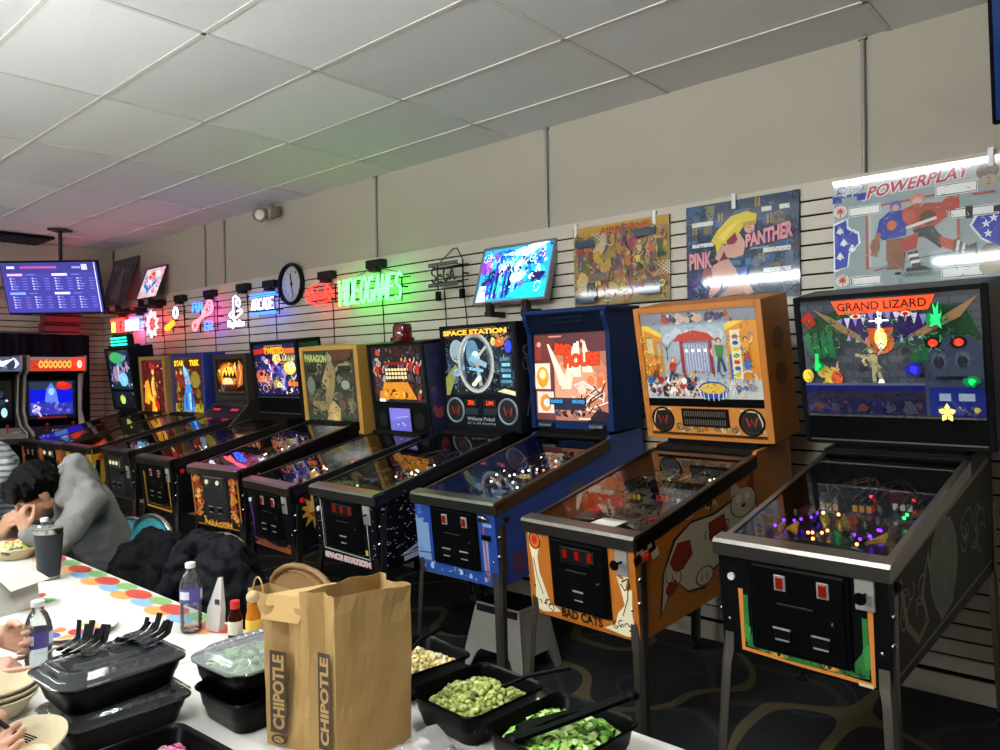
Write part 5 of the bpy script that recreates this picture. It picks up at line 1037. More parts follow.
# emergency light with two round lamps
t = thing('emergency_light', 'twin lamp emergency light high on the wall under the ceiling', 'emergency light', (-6.44, WY, 3.09))
mb = MB(); mb.box(-.10, -.05, -.03, .10, 0, .05, .008); mb.build('housing', mat('#b5aa98', .5), t)
for x, rz in ((-.10, .5), (.11, -.35)):
    T = Mx.Translation((x, -.10, -.01)) @ Mx.Rotation(rz, 4, 'Z') @ Mx.Rotation(pi / 2, 4, 'X')
    mb = MB(); mb.lathe([(0, -.05), (.045, -.045), (.068, -.01), (.07, .03), (.062, .034), (.058, .02)], (0, 0, 0), 20, T); mb.cyl((x * .4, -.03, 0), (x, -.09, -.01), .012, n=8); l = mb.build('lamp_head', mat('#8a7d68', .4), t, 50)
    mb = MB(); mb.lathe([(.0, .028), (.06, .018)], (0, 0, 0), 20, T); mb.build('lens', mat('#d8d2c4', .15), l)

# ------------------------------------------------------------------ posters and lit panels
def clips(t, xs, z, y=-.012):
    for x in xs: mb = MB(); mb.box(x - .012, y - .008, z - .05, x + .012, y, z + .035, .002); mb.box(x - .012, y, z + .02, x + .012, .012, z + .03); mb.build('clip', mat('#d8d6d2', .25), t)
def poster(label, x0, x1, z0, z1, draw, r=.08, cl=None, y=WY - .022):
    t = thing('glass_poster', label, 'poster', ((x0 + x1) / 2, y, z0), group='glass posters hung on the slat wall'); w, h = x1 - x0, z1 - z0
    MB().box(-w / 2, -.008, 0, w / 2, 0, h).build('glass_sheet', mat('#26282c', .1), t)
    a = Art((-w / 2, -.0085, 0), (w, 0, 0), (0, 0, h), e=0.); draw(a); a.done('print', t, r)
    if cl: clips(t, [-w / 2 + w * c for c in cl], h)
    return t
def p_hockey(a):
    a.rect(0, 0, 1, 1, '#b8c0bc'); a.rect(.01, .01, .99, .99, '#8d9c9c'); a.rect(0, .82, 1, 1, '#b0b6b4'); rg = random.Random(2)
    a.rect(.22, .20, .76, .72, '#a3adab')
    a.line([(.22, .18), (.22, .72), (.76, .76), (.76, .30)], .02, '#a05248'); a.line([(.24, .2), (.24, .70)], .006, '#d8c8c0')
    B_ = '#2438a0'
    a.poly([(.0, .32), (.0, .62), (.10, .66), (.10, .58), (.17, .52), (.18, .42), (.11, .34), (.10, .22), (.0, .18)], '#e8e8ec'); a.poly([(.01, .20), (.01, .60), (.09, .64), (.09, .56), (.16, .50), (.165, .42), (.10, .34), (.09, .22)], B_)
    a.poly([(.99, .24), (.99, .60), (.86, .56), (.82, .46), (.88, .34)], '#e0e0e4'); a.poly([(.985, .26), (.985, .57), (.87, .54), (.835, .46), (.89, .35)], B_)
    for u, v in ((.045, .55), (.07, .44), (.125, .38), (.045, .32)):
        a.ell(u, v, .012, .035, '#f0f0f4'); a.line([(u - .022, v - .02), (u - .012, v + .01), (u, v - .01)], .008, '#f0f0f4'); a.line([(u + .022, v - .02), (u + .012, v + .01), (u, v - .01)], .008, '#f0f0f4'); a.rect(u - .016, v - .022, u + .016, v - .014, '#f0f0f4')
    for u, v in ((.95, .50), (.91, .46), (.92, .38)):
        for k in range(5): q = k * 1.2566 + pi / 2; a.poly([(u, v), (u + .012 * cos(q - .5), v + .016 * sin(q - .5)), (u + .026 * cos(q), v + .038 * sin(q)), (u + .012 * cos(q + .5), v + .016 * sin(q + .5))], '#f0f0f4')
    for u, v in ((.05, .72), (.06, .10)):
        a.ell(u, v, .045, .055, '#d8d0c8')
        for k in range(7): q = RD(90 + (k - 3) * 42); a.poly([(u - .01, v), (u + .012 * cos(q + .5), v + .016 * sin(q + .5)), (u + .034 * cos(q), v + .045 * sin(q)), (u + .012 * cos(q - .5), v + .016 * sin(q - .5)), (u + .01, v)], '#b8402c')
        a.rect(u - .004, v - .05, u + .004, v, '#b8402c')
    a.rect(0, .80, .22, .86, B_); a.rect(.06, .78, .16, .84, '#8d9c9c'); a.text('POWERPLAY', .22, .80, .60, .105, '#a8384a', shear=.22, bold=.03, rise=.06, out='#f0e8e4')
    for u0, v0, u1, v1 in ((.11, .67, .30, .735), (.64, .74, .86, .815), (.12, .055, .30, .115), (.67, .055, .89, .125), (.72, .54, .97, .60)):
        a.rect(u0 - .008, v0 - .012, u1 + .008, v1 + .012, '#e8e8e8'); a.rect(u0 - .004, v0 - .006, u1 + .004, v1 + .006, '#1c1c20'); a.rect(u0, v0, u1, v1, '#ecece6')
    a.rect(.80, .52, .84, .62, '#1c1c20'); a.rect(.95, .545, 1., .595, '#1c1c20')
    # two generic skaters
    a.ell(.40, .70, .035, .05, '#6a5aa0'); a.ell(.40, .685, .022, .03, '#c8a898'); a.poly([(.30, .60), (.36, .66), (.44, .66), (.47, .56), (.46, .44), (.32, .42), (.28, .48)], '#2c3c98'); a.ell(.375, .54, .03, .045, '#c86a40'); a.poly([(.34, .42), (.46, .42), (.44, .22), (.38, .18), (.34, .24)], '#84583c'); a.poly([(.24, .30), (.28, .50), (.31, .48), (.28, .28)], '#9a6a50'); a.ell(.27, .38, .03, .06, '#8a5a40'); a.poly([(.34, .16), (.44, .16), (.46, .30), (.36, .30)], '#7a4c34')
    a.ell(.53, .74, .045, .045, '#c87a6a'); a.ell(.53, .72, .03, .03, '#d8b0a0'); a.poly([(.44, .66), (.52, .70), (.68, .68), (.70, .56), (.60, .46), (.48, .50), (.44, .58)], '#a84a3c'); a.ell(.48, .60, .04, .05, '#b85a48'); a.ell(.72, .66, .05, .06, '#b0483c'); a.ell(.59, .57, .05, .06, '#5a3c2c'); a.line([(.46, .50), (.64, .56)], .02, '#e0d8d0')
    a.poly([(.50, .48), (.62, .50), (.66, .40), (.58, .40), (.52, .42)], '#2e3436'); a.poly([(.60, .50), (.70, .36), (.66, .30), (.56, .42)], '#2e3436'); a.poly([(.42, .40), (.54, .46), (.52, .32), (.44, .30)], '#a8443a'); a.poly([(.66, .40), (.76, .34), (.74, .26), (.66, .32)], '#c05a40')
    for k in range(5): a.line([(.745 + .016 * k, .36 - .012 * k), (.735 + .016 * k, .26 - .008 * k)], .016, '#e8e4e0' if k % 2 else '#5a4a48'); a.line([(.47 + .006 * k, .28 - .026 * k), (.53 + .004 * k, .285 - .026 * k)], .028, '#e8e4e0' if k % 2 else '#3a3436')
    a.poly([(.82, .30), (.86, .32), (.86, .20), (.80, .22)], '#3a3c40'); a.poly([(.46, .16), (.56, .17), (.62, .13), (.46, .13)], '#2c2c30'); a.line([(.26, .16), (.40, .20), (.44, .14)], .012, '#b06a58'); a.line([(.30, .17), (.56, .24), (.82, .27)], .006, '#5a6460'); a.ell(.41, .12, .02, .012, '#1c1c20')
    a.ell(.92, .88, .06, .07, '#6a5a48'); a.ell(.93, .80, .05, .05, '#a89878'); a.text('2', .91, .77, .03, .06, '#6a5a48'); a.ell(.93, .22, .06, .08, '#5a4a40'); a.ell(.93, .11, .06, .06, '#a89c80'); a.rect(.84, .70, .96, .72, '#9a4a40'); a.curls(10, (.0, .78, .24, .98), ['#e8e8f0', B_], .015, .04, .006, 4)
    a.grain(220, 8, ('#7a8688', '#9aa8a8', '#84908e'))
    for k in range(14): a.rect(.44 + .012 * k, .09 + .01 * (k % 2), .45 + .012 * k, .11 + .01 * (k % 2), '#5a6468')
poster('large glass poster of hockey players titled in slanted red letters', -1.285, -.56, 1.92, 2.478, p_hockey, r=.06, cl=[.94])
def p_blonde(a):
    a.rect(0, 0, 1, 1, '#1f3550'); rg = random.Random(6)
    for k in range(60): u, v = rg.random() * .92, rg.random() * .94; w, h = .03 + .09 * rg.random(), .03 + .08 * rg.random(); a.rect(u, v, min(1, u + w), min(1, v + h), rg.choice(['#2c4c74', '#23507c', '#182640', '#345a80', '#3c6c94', '#141e30', '#6a5a3a']))
    for u, v in ((.30, .80), (.63, .90), (.73, .72), (.06, .70), (.66, .36)): a.rect(u, v, u + .05, v + .09, '#8a7a48'); a.rect(u + .02, v, u + .03, v + .09, '#2a2a2a')
    a.ell(.83, .76, .06, .07, '#6a5a44'); a.ell(.81, .77, .016, .02, '#2a2420'); a.ell(.86, .77, .016, .02, '#2a2420'); a.poly([(.18, .98), (.28, .98), (.26, .84), (.21, .80)], '#7a7460'); a.ell(.64, .36, .04, .05, '#5a6a80'); a.ell(.92, .34, .05, .10, '#4a5a78')
    a.curls(40, (0, 0, 1, 1), ['#16243c', '#4a7098', '#6a5a40', '#2a5a8a'], .02, .06, .008, 2); a.rect(.95, 0, 1, 1, '#16243c'); a.rect(.44, .84, .60, .90, '#6a4a40'); a.rect(.45, .85, .59, .89, '#3a6a90')
    for u0, v0, u1, v1 in ((.06, .78, .26, .825), (.06, .565, .26, .605), (.69, .84, .775, .885), (.84, .84, .925, .885), (.70, .44, .93, .485), (.70, .25, .93, .29)): a.rect(u0, v0, u1, v1, '#d8d8d2')
    Sk = '#c8988a'; Hr_ = '#d0b83c'
    a.poly([(.24, .62), (.30, .72), (.42, .84), (.56, .87), (.65, .83), (.64, .74), (.54, .74), (.47, .62), (.40, .56), (.34, .58), (.29, .48), (.28, .56)], Hr_); a.poly([(.30, .64), (.40, .74), (.52, .80), (.42, .70), (.36, .60)], '#e0cc60')
    a.ell(.585, .70, .045, .05, Sk); a.poly([(.52, .76), (.65, .77), (.64, .73), (.53, .71)], '#a88a3c'); a.line([(.57, .70), (.60, .705)], .006, '#3a2018'); a.ell(.60, .67, .012, .008, '#a83a3a')
    a.poly([(.40, .62), (.50, .66), (.55, .56), (.53, .44), (.44, .42), (.36, .44), (.36, .52)], Sk); a.poly([(.38, .60), (.46, .68), (.48, .60), (.45, .56), (.39, .56)], '#7a1c34'); a.poly([(.30, .46), (.36, .50), (.38, .44), (.34, .40), (.31, .41)], '#6a1c30'); a.line([(.36, .56), (.32, .48), (.29, .42)], .05, Sk)
    a.poly([(.30, .40), (.40, .42), (.44, .34), (.56, .20), (.62, .06), (.56, .05), (.44, .14), (.36, .22), (.26, .30)], Sk); a.poly([(.24, .36), (.32, .40), (.36, .30), (.32, .12), (.24, .04), (.20, .04), (.23, .18)], Sk); a.poly([(.40, .14), (.56, .18), (.52, .06), (.30, .04)], '#b88878'); a.ell(.20, .26, .05, .09, '#8a4a48')
    a.text('PINK', .03, .34, .22, .17, '#d8909a', bold=.05, rise=.01, out='#2a1420', e=0); a.text('PANTHER', .55, .51, .40, .13, '#d8909a', bold=.05, rise=.05, out='#2a1420', grow=.25, e=0); a.rect(.59, .485, .75, .505, '#7a90b0')
    a.poly([(.46, .30), (.58, .34), (.56, .24), (.50, .22)], '#2450a0'); a.curls(14, (.02, .02, .22, .32), ['#5a7aa0', '#3a2a6a'], .02, .06, .02, 3); a.grain(200, 8, ('#101828', '#4a7098', '#16243c', '#6a8aa8'), .004, .03, (0, 0, .3, 1)); a.grain(200, 9, ('#101828', '#4a7098', '#16243c', '#6a8aa8'), .004, .03, (.66, 0, 1, 1))
poster('blue glass poster of a blonde woman between two pink words', -2.10, -1.452, 1.92, 2.472, p_blonde, r=.06, cl=[.45])
def p_crowd(a):
    a.rect(0, 0, 1, 1, '#8a7440'); pal = ['#b08a3c', '#6a5a34', '#a0703a', '#4a6a4a', '#7a4a58', '#c8a850', '#54486a', '#b0623a', '#3a4a44', '#c0a878', '#8a3a3a', '#2a2a28']
    a.scatter(150, (0, 0, 1, .9), pal, .02, .09, 4); a.rect(0, .88, 1, 1, '#b08a3a'); a.curls(90, (0, 0, 1, .95), pal, .02, .08, .012, 5); rg = random.Random(2)
    for k in range(16): a.figure(.05 + .9 * rg.random(), .05 + .65 * rg.random(), .22 + .12 * rg.random(), '#b8906a', rg.choice(pal), rg.choice(pal), rg.choice(pal), rg)
    for u, v in ((.22, .74), (.0, .14), (.86, .30)):
        for k in range(4): a.line([(u + .04 * k, v), (u + .16, v + .16 - .04 * k)], .008, '#c8c0a8'); a.line([(u + .04 * k, v + .16), (u + .16, v + .04 * k)], .008, '#c8c0a8')
    a.text('AIRBORNE', .30, .87, .52, .09, '#a8502c', bold=.03, rise=.01); a.rect(.18, .30, .40, .40, '#6a5a50'); a.grain(300, 3, ('#4a3a20', '#a08848', '#5a3a24', '#6a7a4a'))
    for u0, v0 in ((.05, .74), (.68, .78), (.05, .03), (.72, .08)): a.rect(u0, v0, u0 + .21, v0 + .085, '#1f3346')
p_crowd_t = poster('yellow brown crowded cartoon glass poster with four dark blue score boxes', -2.90, -2.208, 1.955, 2.455, p_crowd, r=.06, cl=[.03, .86])

def lit_panel(name, label, cx, y0, y1, z0, z1, w, draw, e, frame='#8a8a8c', stand=True, back=.05):
    """framed glass on two brackets, top leaning on the wall"""
    t = thing(name, label, 'lit panel' if e > .2 else 'poster', (cx, 0, z0)); h = math.hypot(z1 - z0, y1 - y0); B = Mx.Translation((0, y0, 0)) @ Mx.Rotation(-math.atan2(y1 - y0, z1 - z0), 4, 'X')
    f = .016; mb = MB(B); a = w / 2
    mb.box(-a, 0, 0, -a + f, back, h, .002); mb.box(a - f, 0, 0, a, back, h, .002); mb.box(-a + f, 0, h - f, a - f, back, h); mb.box(-a + f, 0, 0, a - f, back, f); mb.box(-a + f, .012, f, a - f, back, h - f); mb.build('frame', mat(frame, .4, .5), t)
    q = Art((-a + f, .010, f), (w - 2 * f, 0, 0), (0, 0, h - 2 * f), B, e=e); draw(q); q.done('picture', t, .1)
    if stand:
        for x in (-.5 * a, .5 * a): mb = MB(); mb.box(x - .03, y0 - .02, -.09, x + .03, WY - .012, -.055, .004); mb.box(x - .02, y0 - .02, -.055, x + .02, y0 + .04, .004, .003); mb.build('bracket', mat('#2c2a28', .5), t)
    return t
def p_cyan(a):
    a.rect(0, 0, 1, 1, '#30a8d8'); rg = random.Random(3); pal = ['#20d0e8', '#2a48c8', '#f0f8ff', '#1c2470', '#40e0d8', '#7a50d0', '#1878c0', '#b0f0f8', '#20205a']
    a.scatter(130, (0, 0, 1, 1), pal, .02, .10, 8); a.poly([(.3, .86), (.72, 1), (.95, 1), (.66, .78)], '#e8fbff'); a.ell(.06, .68, .06, .16, '#8a3ad0'); a.ell(.14, .66, .05, .12, '#c860d8')
    for k in range(7): a.rect(.20 + .06 * k, .05, .235 + .06 * k, .40 + .25 * rg.random(), ['#2438b0', '#1a1c60', '#58c8e8'][k % 3])
    for k in range(6): a.figure(.2 + .13 * k, .42 + .05 * rg.random(), .34, '#f0f0ff', rg.choice(pal), rg.choice(pal), '#202060', rg)
    a.poly([(.02, .0), (.16, .0), (.14, .3), (.04, .3)], '#e8f4ff'); a.ell(.56, .40, .09, .10, '#d8ffff'); a.ell(.56, .40, .06, .07, '#ffffff'); a.poly([(.45, .06), (.7, .0), (1, 0), (1, .3), (.7, .28)], '#20c8d8'); a.curls(60, (0, 0, 1, 1), ['#f0ffff', '#182070', '#10b0d0'], .02, .07, .010, 4)
lit_panel('lit_backglass', 'bright cyan lit backglass standing on brackets on the slat wall', -3.37, WY - .16, WY - .03, 2.015, 2.425, .655, p_cyan, .85)
def p_grey(a): a.rect(0, 0, 1, 1, '#4a4450'); a.scatter(60, (0, 0, 1, 1), ['#57505c', '#3c3846', '#665a64', '#423a4a'], .04, .12, 5); a.poly([(.3, .1), (.7, .1), (.6, .6), (.5, .8), (.38, .6)], '#6a606c'); a.ell(.5, .72, .08, .07, '#7a6e74')
lit_panel('grey_poster', 'tall unlit grey backglass leaning on the upper wall by the television', -9.78, WY - .22, WY - .03, 2.42, 3.03, .70, p_grey, .05, '#5a565c', back=.014)
def p_bird(a):
    a.rect(0, 0, 1, 1, '#d8b8c0'); a.scatter(40, (0, 0, 1, 1), ['#f0e0e8', '#e8c8b0', '#f8f0f8', '#c88a98'], .04, .12, 5); a.ell(.42, .74, .15, .14, '#d8482c'); a.poly([(.12, .62), (.22, .48), (.42, .42), (.62, .52), (.78, .70), (.72, .44), (.5, .26), (.42, .12), (.34, .26), (.16, .40)], '#2080c8'); a.ell(.42, .55, .10, .06, '#e8f4ff'); a.ell(.36, .78, .03, .03, '#fff0e0'); a.curls(24, (0, 0, 1, 1), ['#a84a6a', '#3a5ab0', '#f8f8ff'], .03, .09, .02, 3)
lit_panel('lit_backglass', 'white lit backglass with a blue bird shape, high on the wall above the neon signs', -8.94, WY - .17, WY - .03, 2.45, 2.84, .55, p_bird, .95, '#5a5a60', back=.016)
for nm, x0, x1, z0, z1, c, lb in (('wall_card', -10.30, -9.95, 1.90, 2.06, '#d84a3a', 'red card on the slat wall, the leftmost behind the green topper'), ('wall_card', -9.60, -9.28, 1.90, 2.10, '#c87a88', 'pink card on the slat wall under the white rectangular sign')):
    t = tag(MB().box(-(x1 - x0) / 2, -.008, 0, (x1 - x0) / 2, 0, z1 - z0).build(nm, mat(c, .5)), lb, 'card', 'cards on the slat wall'); t.location = ((x0 + x1) / 2, WY - .022, z0)

# ------------------------------------------------------------------ far end: television, curtain, arcade cabinets, ceiling unit
def tv(label, c, yaw, tilt, w, h, draw, e, pole=True):
    t = thing('television', label, 'television', c, yaw); B = Mx.Rotation(tilt, 4, 'X'); mb = MB(B)
    mb.box(-w / 2, 0, -h / 2, w / 2, .05, h / 2, .008); bd = mb.build('housing', mat('#101014', .35), t)
    a = Art((-w / 2 + .015, -.0005, -h / 2 + .022), (w - .03, 0, 0), (0, 0, h - .037), B, e=e); draw(a); a.done('screen', t, .15)
    if pole:
        zt = ZC - c[2]; mb = MB(); mb.box(-.12, .05, -.14, .12, .075, .14, T=B); mb.tube([(0, .08, 0), (0, .16, .05), (0, .16, zt)], .02, 10); mb.box(-.09, .07, zt - .02, .09, .25, zt); mb.build('mount', mat('#1c1c1e', .4, .5), t)
    return t
def d_menu(a):
    rg = random.Random(4); a.rect(0, 0, 1, 1, '#3a36a4'); a.rect(0, .8, 1, 1, '#322e8e'); a.rect(.0, .0, 1, .02, '#2a2680'); a.ell(.09, .90, .05, .04, '#1a1a60'); a.rect(.06, .885, .14, .93, '#e8e8ff', e=1.1); a.rect(.20, .885, .58, .93, '#b84aa8')
    a.rect(.74, .88, .83, .92, '#9aa0f0'); a.rect(.84, .85, .90, .96, '#c8d0ff', e=1.)
    for i, (u, v, c) in enumerate(((.05, .74, '#e0b8e0'), (.52, .74, '#ffe0ff'), (.05, .37, '#80a8f0'), (.52, .37, '#f0f0ff'))):
        a.rect(u, v, u + .16, v + .045, c, e=1.); a.rect(u + .20, v + .015, u + .29, v + .03, '#8080d8')
        for k in range(5):
            for q in (0, .23): a.rect(u + .02 + q, v - .06 - .052 * k, u + .07 + .03 * rg.random() + q, v - .048 - .052 * k, '#9a98e8'); a.ell(u + .03 + q, v - .05 - .052 * k, .010, .014, '#d8d8ff'); a.rect(u + .15 + q, v - .06 - .052 * k, u + .20 + q, v - .048 - .052 * k, '#7c7ad8')
    a.rect(.975, .0, .985, 1, '#d8d8f0', e=1.)
tv('flat television showing a blue menu board, hanging from the ceiling at the far left', (-9.0, 2.905, 2.51), RD(41.65), RD(17), 1.05, .58, d_menu, .75)
def d_blue(a): a.rect(0, 0, 1, 1, '#16305e'); a.scatter(20, (0, 0, 1, 1), ['#1c3f7a', '#0e2048', '#2a5490'], .05, .12, 3)
tv('flat television cut by the upper right edge of the picture, hanging from the ceiling', (-.045, 3.70, 2.80), RD(6), RD(32), 1.02, .58, d_blue, .5)
# ceiling unit at the far left
t = thing('ceiling_speaker', 'black square unit set into the ceiling at the far left', 'ceiling speaker', (-9.9, 2.85, ZC))
mb = MB(); mb.box(-.29, -.29, -.035, .29, .29, -.002, .01); mb.build('housing', mat('#12141c', .4), t)
mb = MB()
for k in range(9): mb.box(-.26, -.26 + .06 * k, -.042, .26, -.235 + .06 * k, -.034)
mb.build('grille', mat('#1c2030', .4), t)
mb = MB(); mb.ell((-.1, -.33, -.05), .05, 12, 8); mb.build('lamp', emis((.1, .7, .5), .8), t)
# curtain in front of the far wall
mb = MB(); nf = 60
def cfn(u, v):
    y = .55 + 3.25 * u; return (WX + .16 + .035 * sin(u * nf) + .012 * sin(u * 2.7 * nf + v), y, .02 + 2.07 * v)
mb.grid(cfn, 420, 10); cu = tag(mb.build('curtain', mat('#1a1720', .9, bump=.1), smooth=180), 'black pleated curtain covering the far wall behind the arcade cabinets', 'curtain')
mb = MB(); mb.tube([(WX + .16, .45, 2.10), (WX + .16, 3.86, 2.10)], .016, 10); ro = tag(mb.build('curtain_rod', STEEL, smooth=60), 'thin metal rod along the top of the black curtain', 'curtain rod')
for k, (y, z, c, lb) in enumerate(((3.45, 2.115, '#7a1c20', 'dark red box on the shelf over the curtain, lower of two'), (3.47, 2.235, '#8a2428', 'dark red box over the curtain, upper of two'))):
    mb = MB(); mb.box(-.12, -.2, 0, .12, .2, .11, .008); mb.use(1).box(.11, -.205, .075, .125, .205, .095, .003); t = tag(mb.build('storage_box', [mat(c, .5), mat('#3a1418', .5)]), lb, 'box', 'red boxes over the curtain'); t.location = (WX + .15, y, z)

def arcade(label, y0, y1, x, side, marq, scr, ctl):
    """upright video cabinet facing +X; side profile with bezel, marquee, control panel"""
    cy = (y0 + y1) / 2; hw = (y1 - y0) / 2; t = thing('arcade_cabinet', label, 'arcade cabinet', (x, cy, 0), 0, 'arcade cabinets before the curtain')
    prof = [(-.62, 0), (.0, 0), (.02, .78), (.12, .86), (.13, .92), (-.10, 1.0), (-.20, 1.16), (-.14, 1.58), (-.02, 1.64), (-.02, 1.80), (-.62, 1.80)]
    for s in (-1, 1):
        mb = MB(); y = s * hw; P = [(p[0], y, p[1]) for p in prof]; mb.prism(P if s < 0 else P[::-1], (0, 0, 0), (0, -s * .02, 0)); sd = mb.build('side_panel', mat(side, .5), t)
        mb = MB(); mb.tube([(p[0], y - s * .01, p[1]) for p in prof], .012, 6, closed=True); mb.build('edge_molding', mat('#8d867c', .5), sd, 60)
    mb = MB(); mb.box(-.61, -hw + .02, .02, -.03, hw - .02, .80); mb.box(-.61, -hw + .02, .8, -.26, hw - .02, 1.79); mb.box(-.3, -hw + .02, 1.60, -.05, hw - .02, 1.62); mb.build('body', BLACKM, t)
    mb = MB(); mb.loft([[(-.02, s_, .80), (.11, s_, .87), (.10, s_, .905), (-.12, s_, .98)] for s_ in (-hw + .02, hw - .02)]); cp = mb.build('control_panel', mat(ctl, .4), t)
    for k, dy in enumerate((-.14, .14)):
        mb = MB(); mb.cyl((.02, dy, .93), (.03, dy, 1.0), .006, n=8); mb.ell((.03, dy, 1.01), .018, 10, 8); mb.build('joystick', mat('#8a1c1c', .3), cp, 60)
        mb = MB()
        for q in range(3): mb.cyl((.03 - .01 * q, dy + .06 + .035 * q, .925), (.035 - .01 * q, dy + .06 + .035 * q, .942), .012, n=12)
        mb.build('button', mat('#d8d0c0', .3), cp, 40)
    a = Art((-.025, -hw + .02, 1.625), (0, 2 * hw - .04, 0), (0, 0, .165), e=.9); marq(a); a.done('marquee', t, .2)
    mb = MB(); mb.box(-.06, -hw + .02, 1.62, -.028, hw - .02, 1.795); mb.build('marquee_box', BLACKM, t)
    a = Art((-.245, -hw + .05, 1.06), (0, 2 * hw - .10, 0), (-.015, 0, .46), e=.9); scr(a); a.done('screen', t, .15)
    mb = MB(); mb.box(-.27, -hw + .02, 1.0, -.252, hw - .02, 1.06); mb.box(-.27, -hw + .02, 1.52, -.252, hw - .02, 1.6); mb.build('bezel', BLACK, t)
    mb = MB(); mb.box(.0, -.16, .30, .012, .16, .62, .004); d = mb.build('coin_door', BLACK, t); mb = MB()
    for dy in (-.06, .06): mb.box(.01, dy - .02, .48, .022, dy + .02, .54, .003)
    mb.build('coin_button', emis((1, .2, .05), .6), d)
def mq1(a):
    a.rect(0, 0, 1, 1, '#b8382a'); a.rect(0, .8, 1, 1, '#9a8a80', e=.3); a.rect(.74, .05, 1, .95, '#e83a20'); a.scatter(24, (.0, .1, 1, .9), ['#d8502c', '#a82a20', '#e8703a'], .02, .06, 3); rg = random.Random(1)
    for k in range(7): a.ell(.20 + .085 * k, .48, .042, .28, '#f0b850'); a.ell(.20 + .085 * k, .48, .018, .12, '#a83a20')
    a.ell(.9, .5, .05, .3, '#f0d0c0')
def sc1(a):
    a.rect(0, 0, 1, 1, '#20202c', e=.3); a.rect(.06, .40, .94, .76, '#1018d8'); a.rect(.06, .10, .94, .40, '#3438a0'); a.rect(.06, .76, .94, .96, '#2a3a50'); a.ell(.76, .84, .16, .10, '#c82a24'); a.ell(.72, .90, .10, .06, '#e83a28'); a.poly([(.36, .42), (.64, .42), (.60, .74), (.50, .94), (.40, .76)], '#5a80e0'); a.ell(.5, .70, .06, .10, '#a8c8f8'); a.poly([(.10, .18), (.24, .16), (.28, .30), (.14, .40)], '#e8d8f8'); a.scatter(26, (.06, .08, .94, .5), ['#5a60d0', '#2a2c80', '#7a80c8'], .02, .05, 4); a.line([(.22, .2), (.30, .02)], .04, '#d8c0e0'); a.rect(.2, .0, .8, .06, '#5a1c24')
def mq2(a): a.rect(0, 0, 1, 1, '#4a5470'); a.scatter(24, (0, 0, 1, 1), ['#a8b8e0', '#2a3040', '#d8e0ff', '#6a78a0'], .04, .12, 4); a.poly([(.5, .5), (.9, .9), (.7, .3)], '#e8f0ff')
def sc2(a): a.rect(0, 0, 1, 1, '#0a1014', e=.3); a.scatter(16, (0, 0, 1, 1), ['#10302c', '#1a2a40', '#0c1820'], .06, .15, 5); a.ell(.85, .2, .06, .12, '#b0e0e0'); a.ell(.75, .6, .04, .04, '#3a6a90'); a.ell(.9, .5, .03, .03, '#c8d8e0')
arcade('white sided arcade cabinet with a red marquee and a blue screen', 2.90, 3.53, -9.80, '#b5ada2', mq1, sc1, '#2a2426')
arcade('dark arcade cabinet cut by the left edge of the picture', 2.22, 2.85, -9.80, '#3a3634', mq2, sc2, '#8a8078')
# white step stool under the machines
t = thing('step_stool', 'white plastic step stool with a dark ribbed top, standing under the blue machine', 'step stool', (-2.63, 3.02, 0))
mb = MB(); W2 = lambda z: .215 - .20 * z
for s in (-1, 1):
    y0 = lambda z: s * (.16 - .15 * z)
    arch = [(-W2(0), 0), (-W2(0) + .06, 0), (-.115, .08), (-.09, .10), (.09, .10), (.115, .08), (W2(0) - .06, 0), (W2(0), 0), (W2(.31), .31), (-W2(.31), .31)]
    P = [(x, y0(z), z) for x, z in arch]; mb.prism(P if s < 0 else P[::-1], (0, 0, 0), (0, -s * .012, 0))
for s in (-1, 1):
    P = [(s * W2(z), y, z) for y, z in ((-.16, 0), (-.11, 0), (-.07, .10), (.07, .10), (.11, 0), (.16, 0), (.11, .31), (-.11, .31))]; mb.prism(P if s > 0 else P[::-1], (0, 0, 0), (-s * .012, 0, 0))
mb.box(-W2(.31), -.112, .30, W2(.31), .112, .33, .006); mb.build('body', mat('#8f8b82', .5), t)
mb = MB(); mb.box(-.14, -.12, .285, .14, -.1125, .322, .002); mb.box(-.14, -.108, .328, .14, .108, .336, .003)
for k in range(8): mb.box(-.135 + .036 * k, -.105, .335, -.113 + .036 * k, .105, .342, .002)
mb.build('tread', mat('#1e1d1c', .7), t)
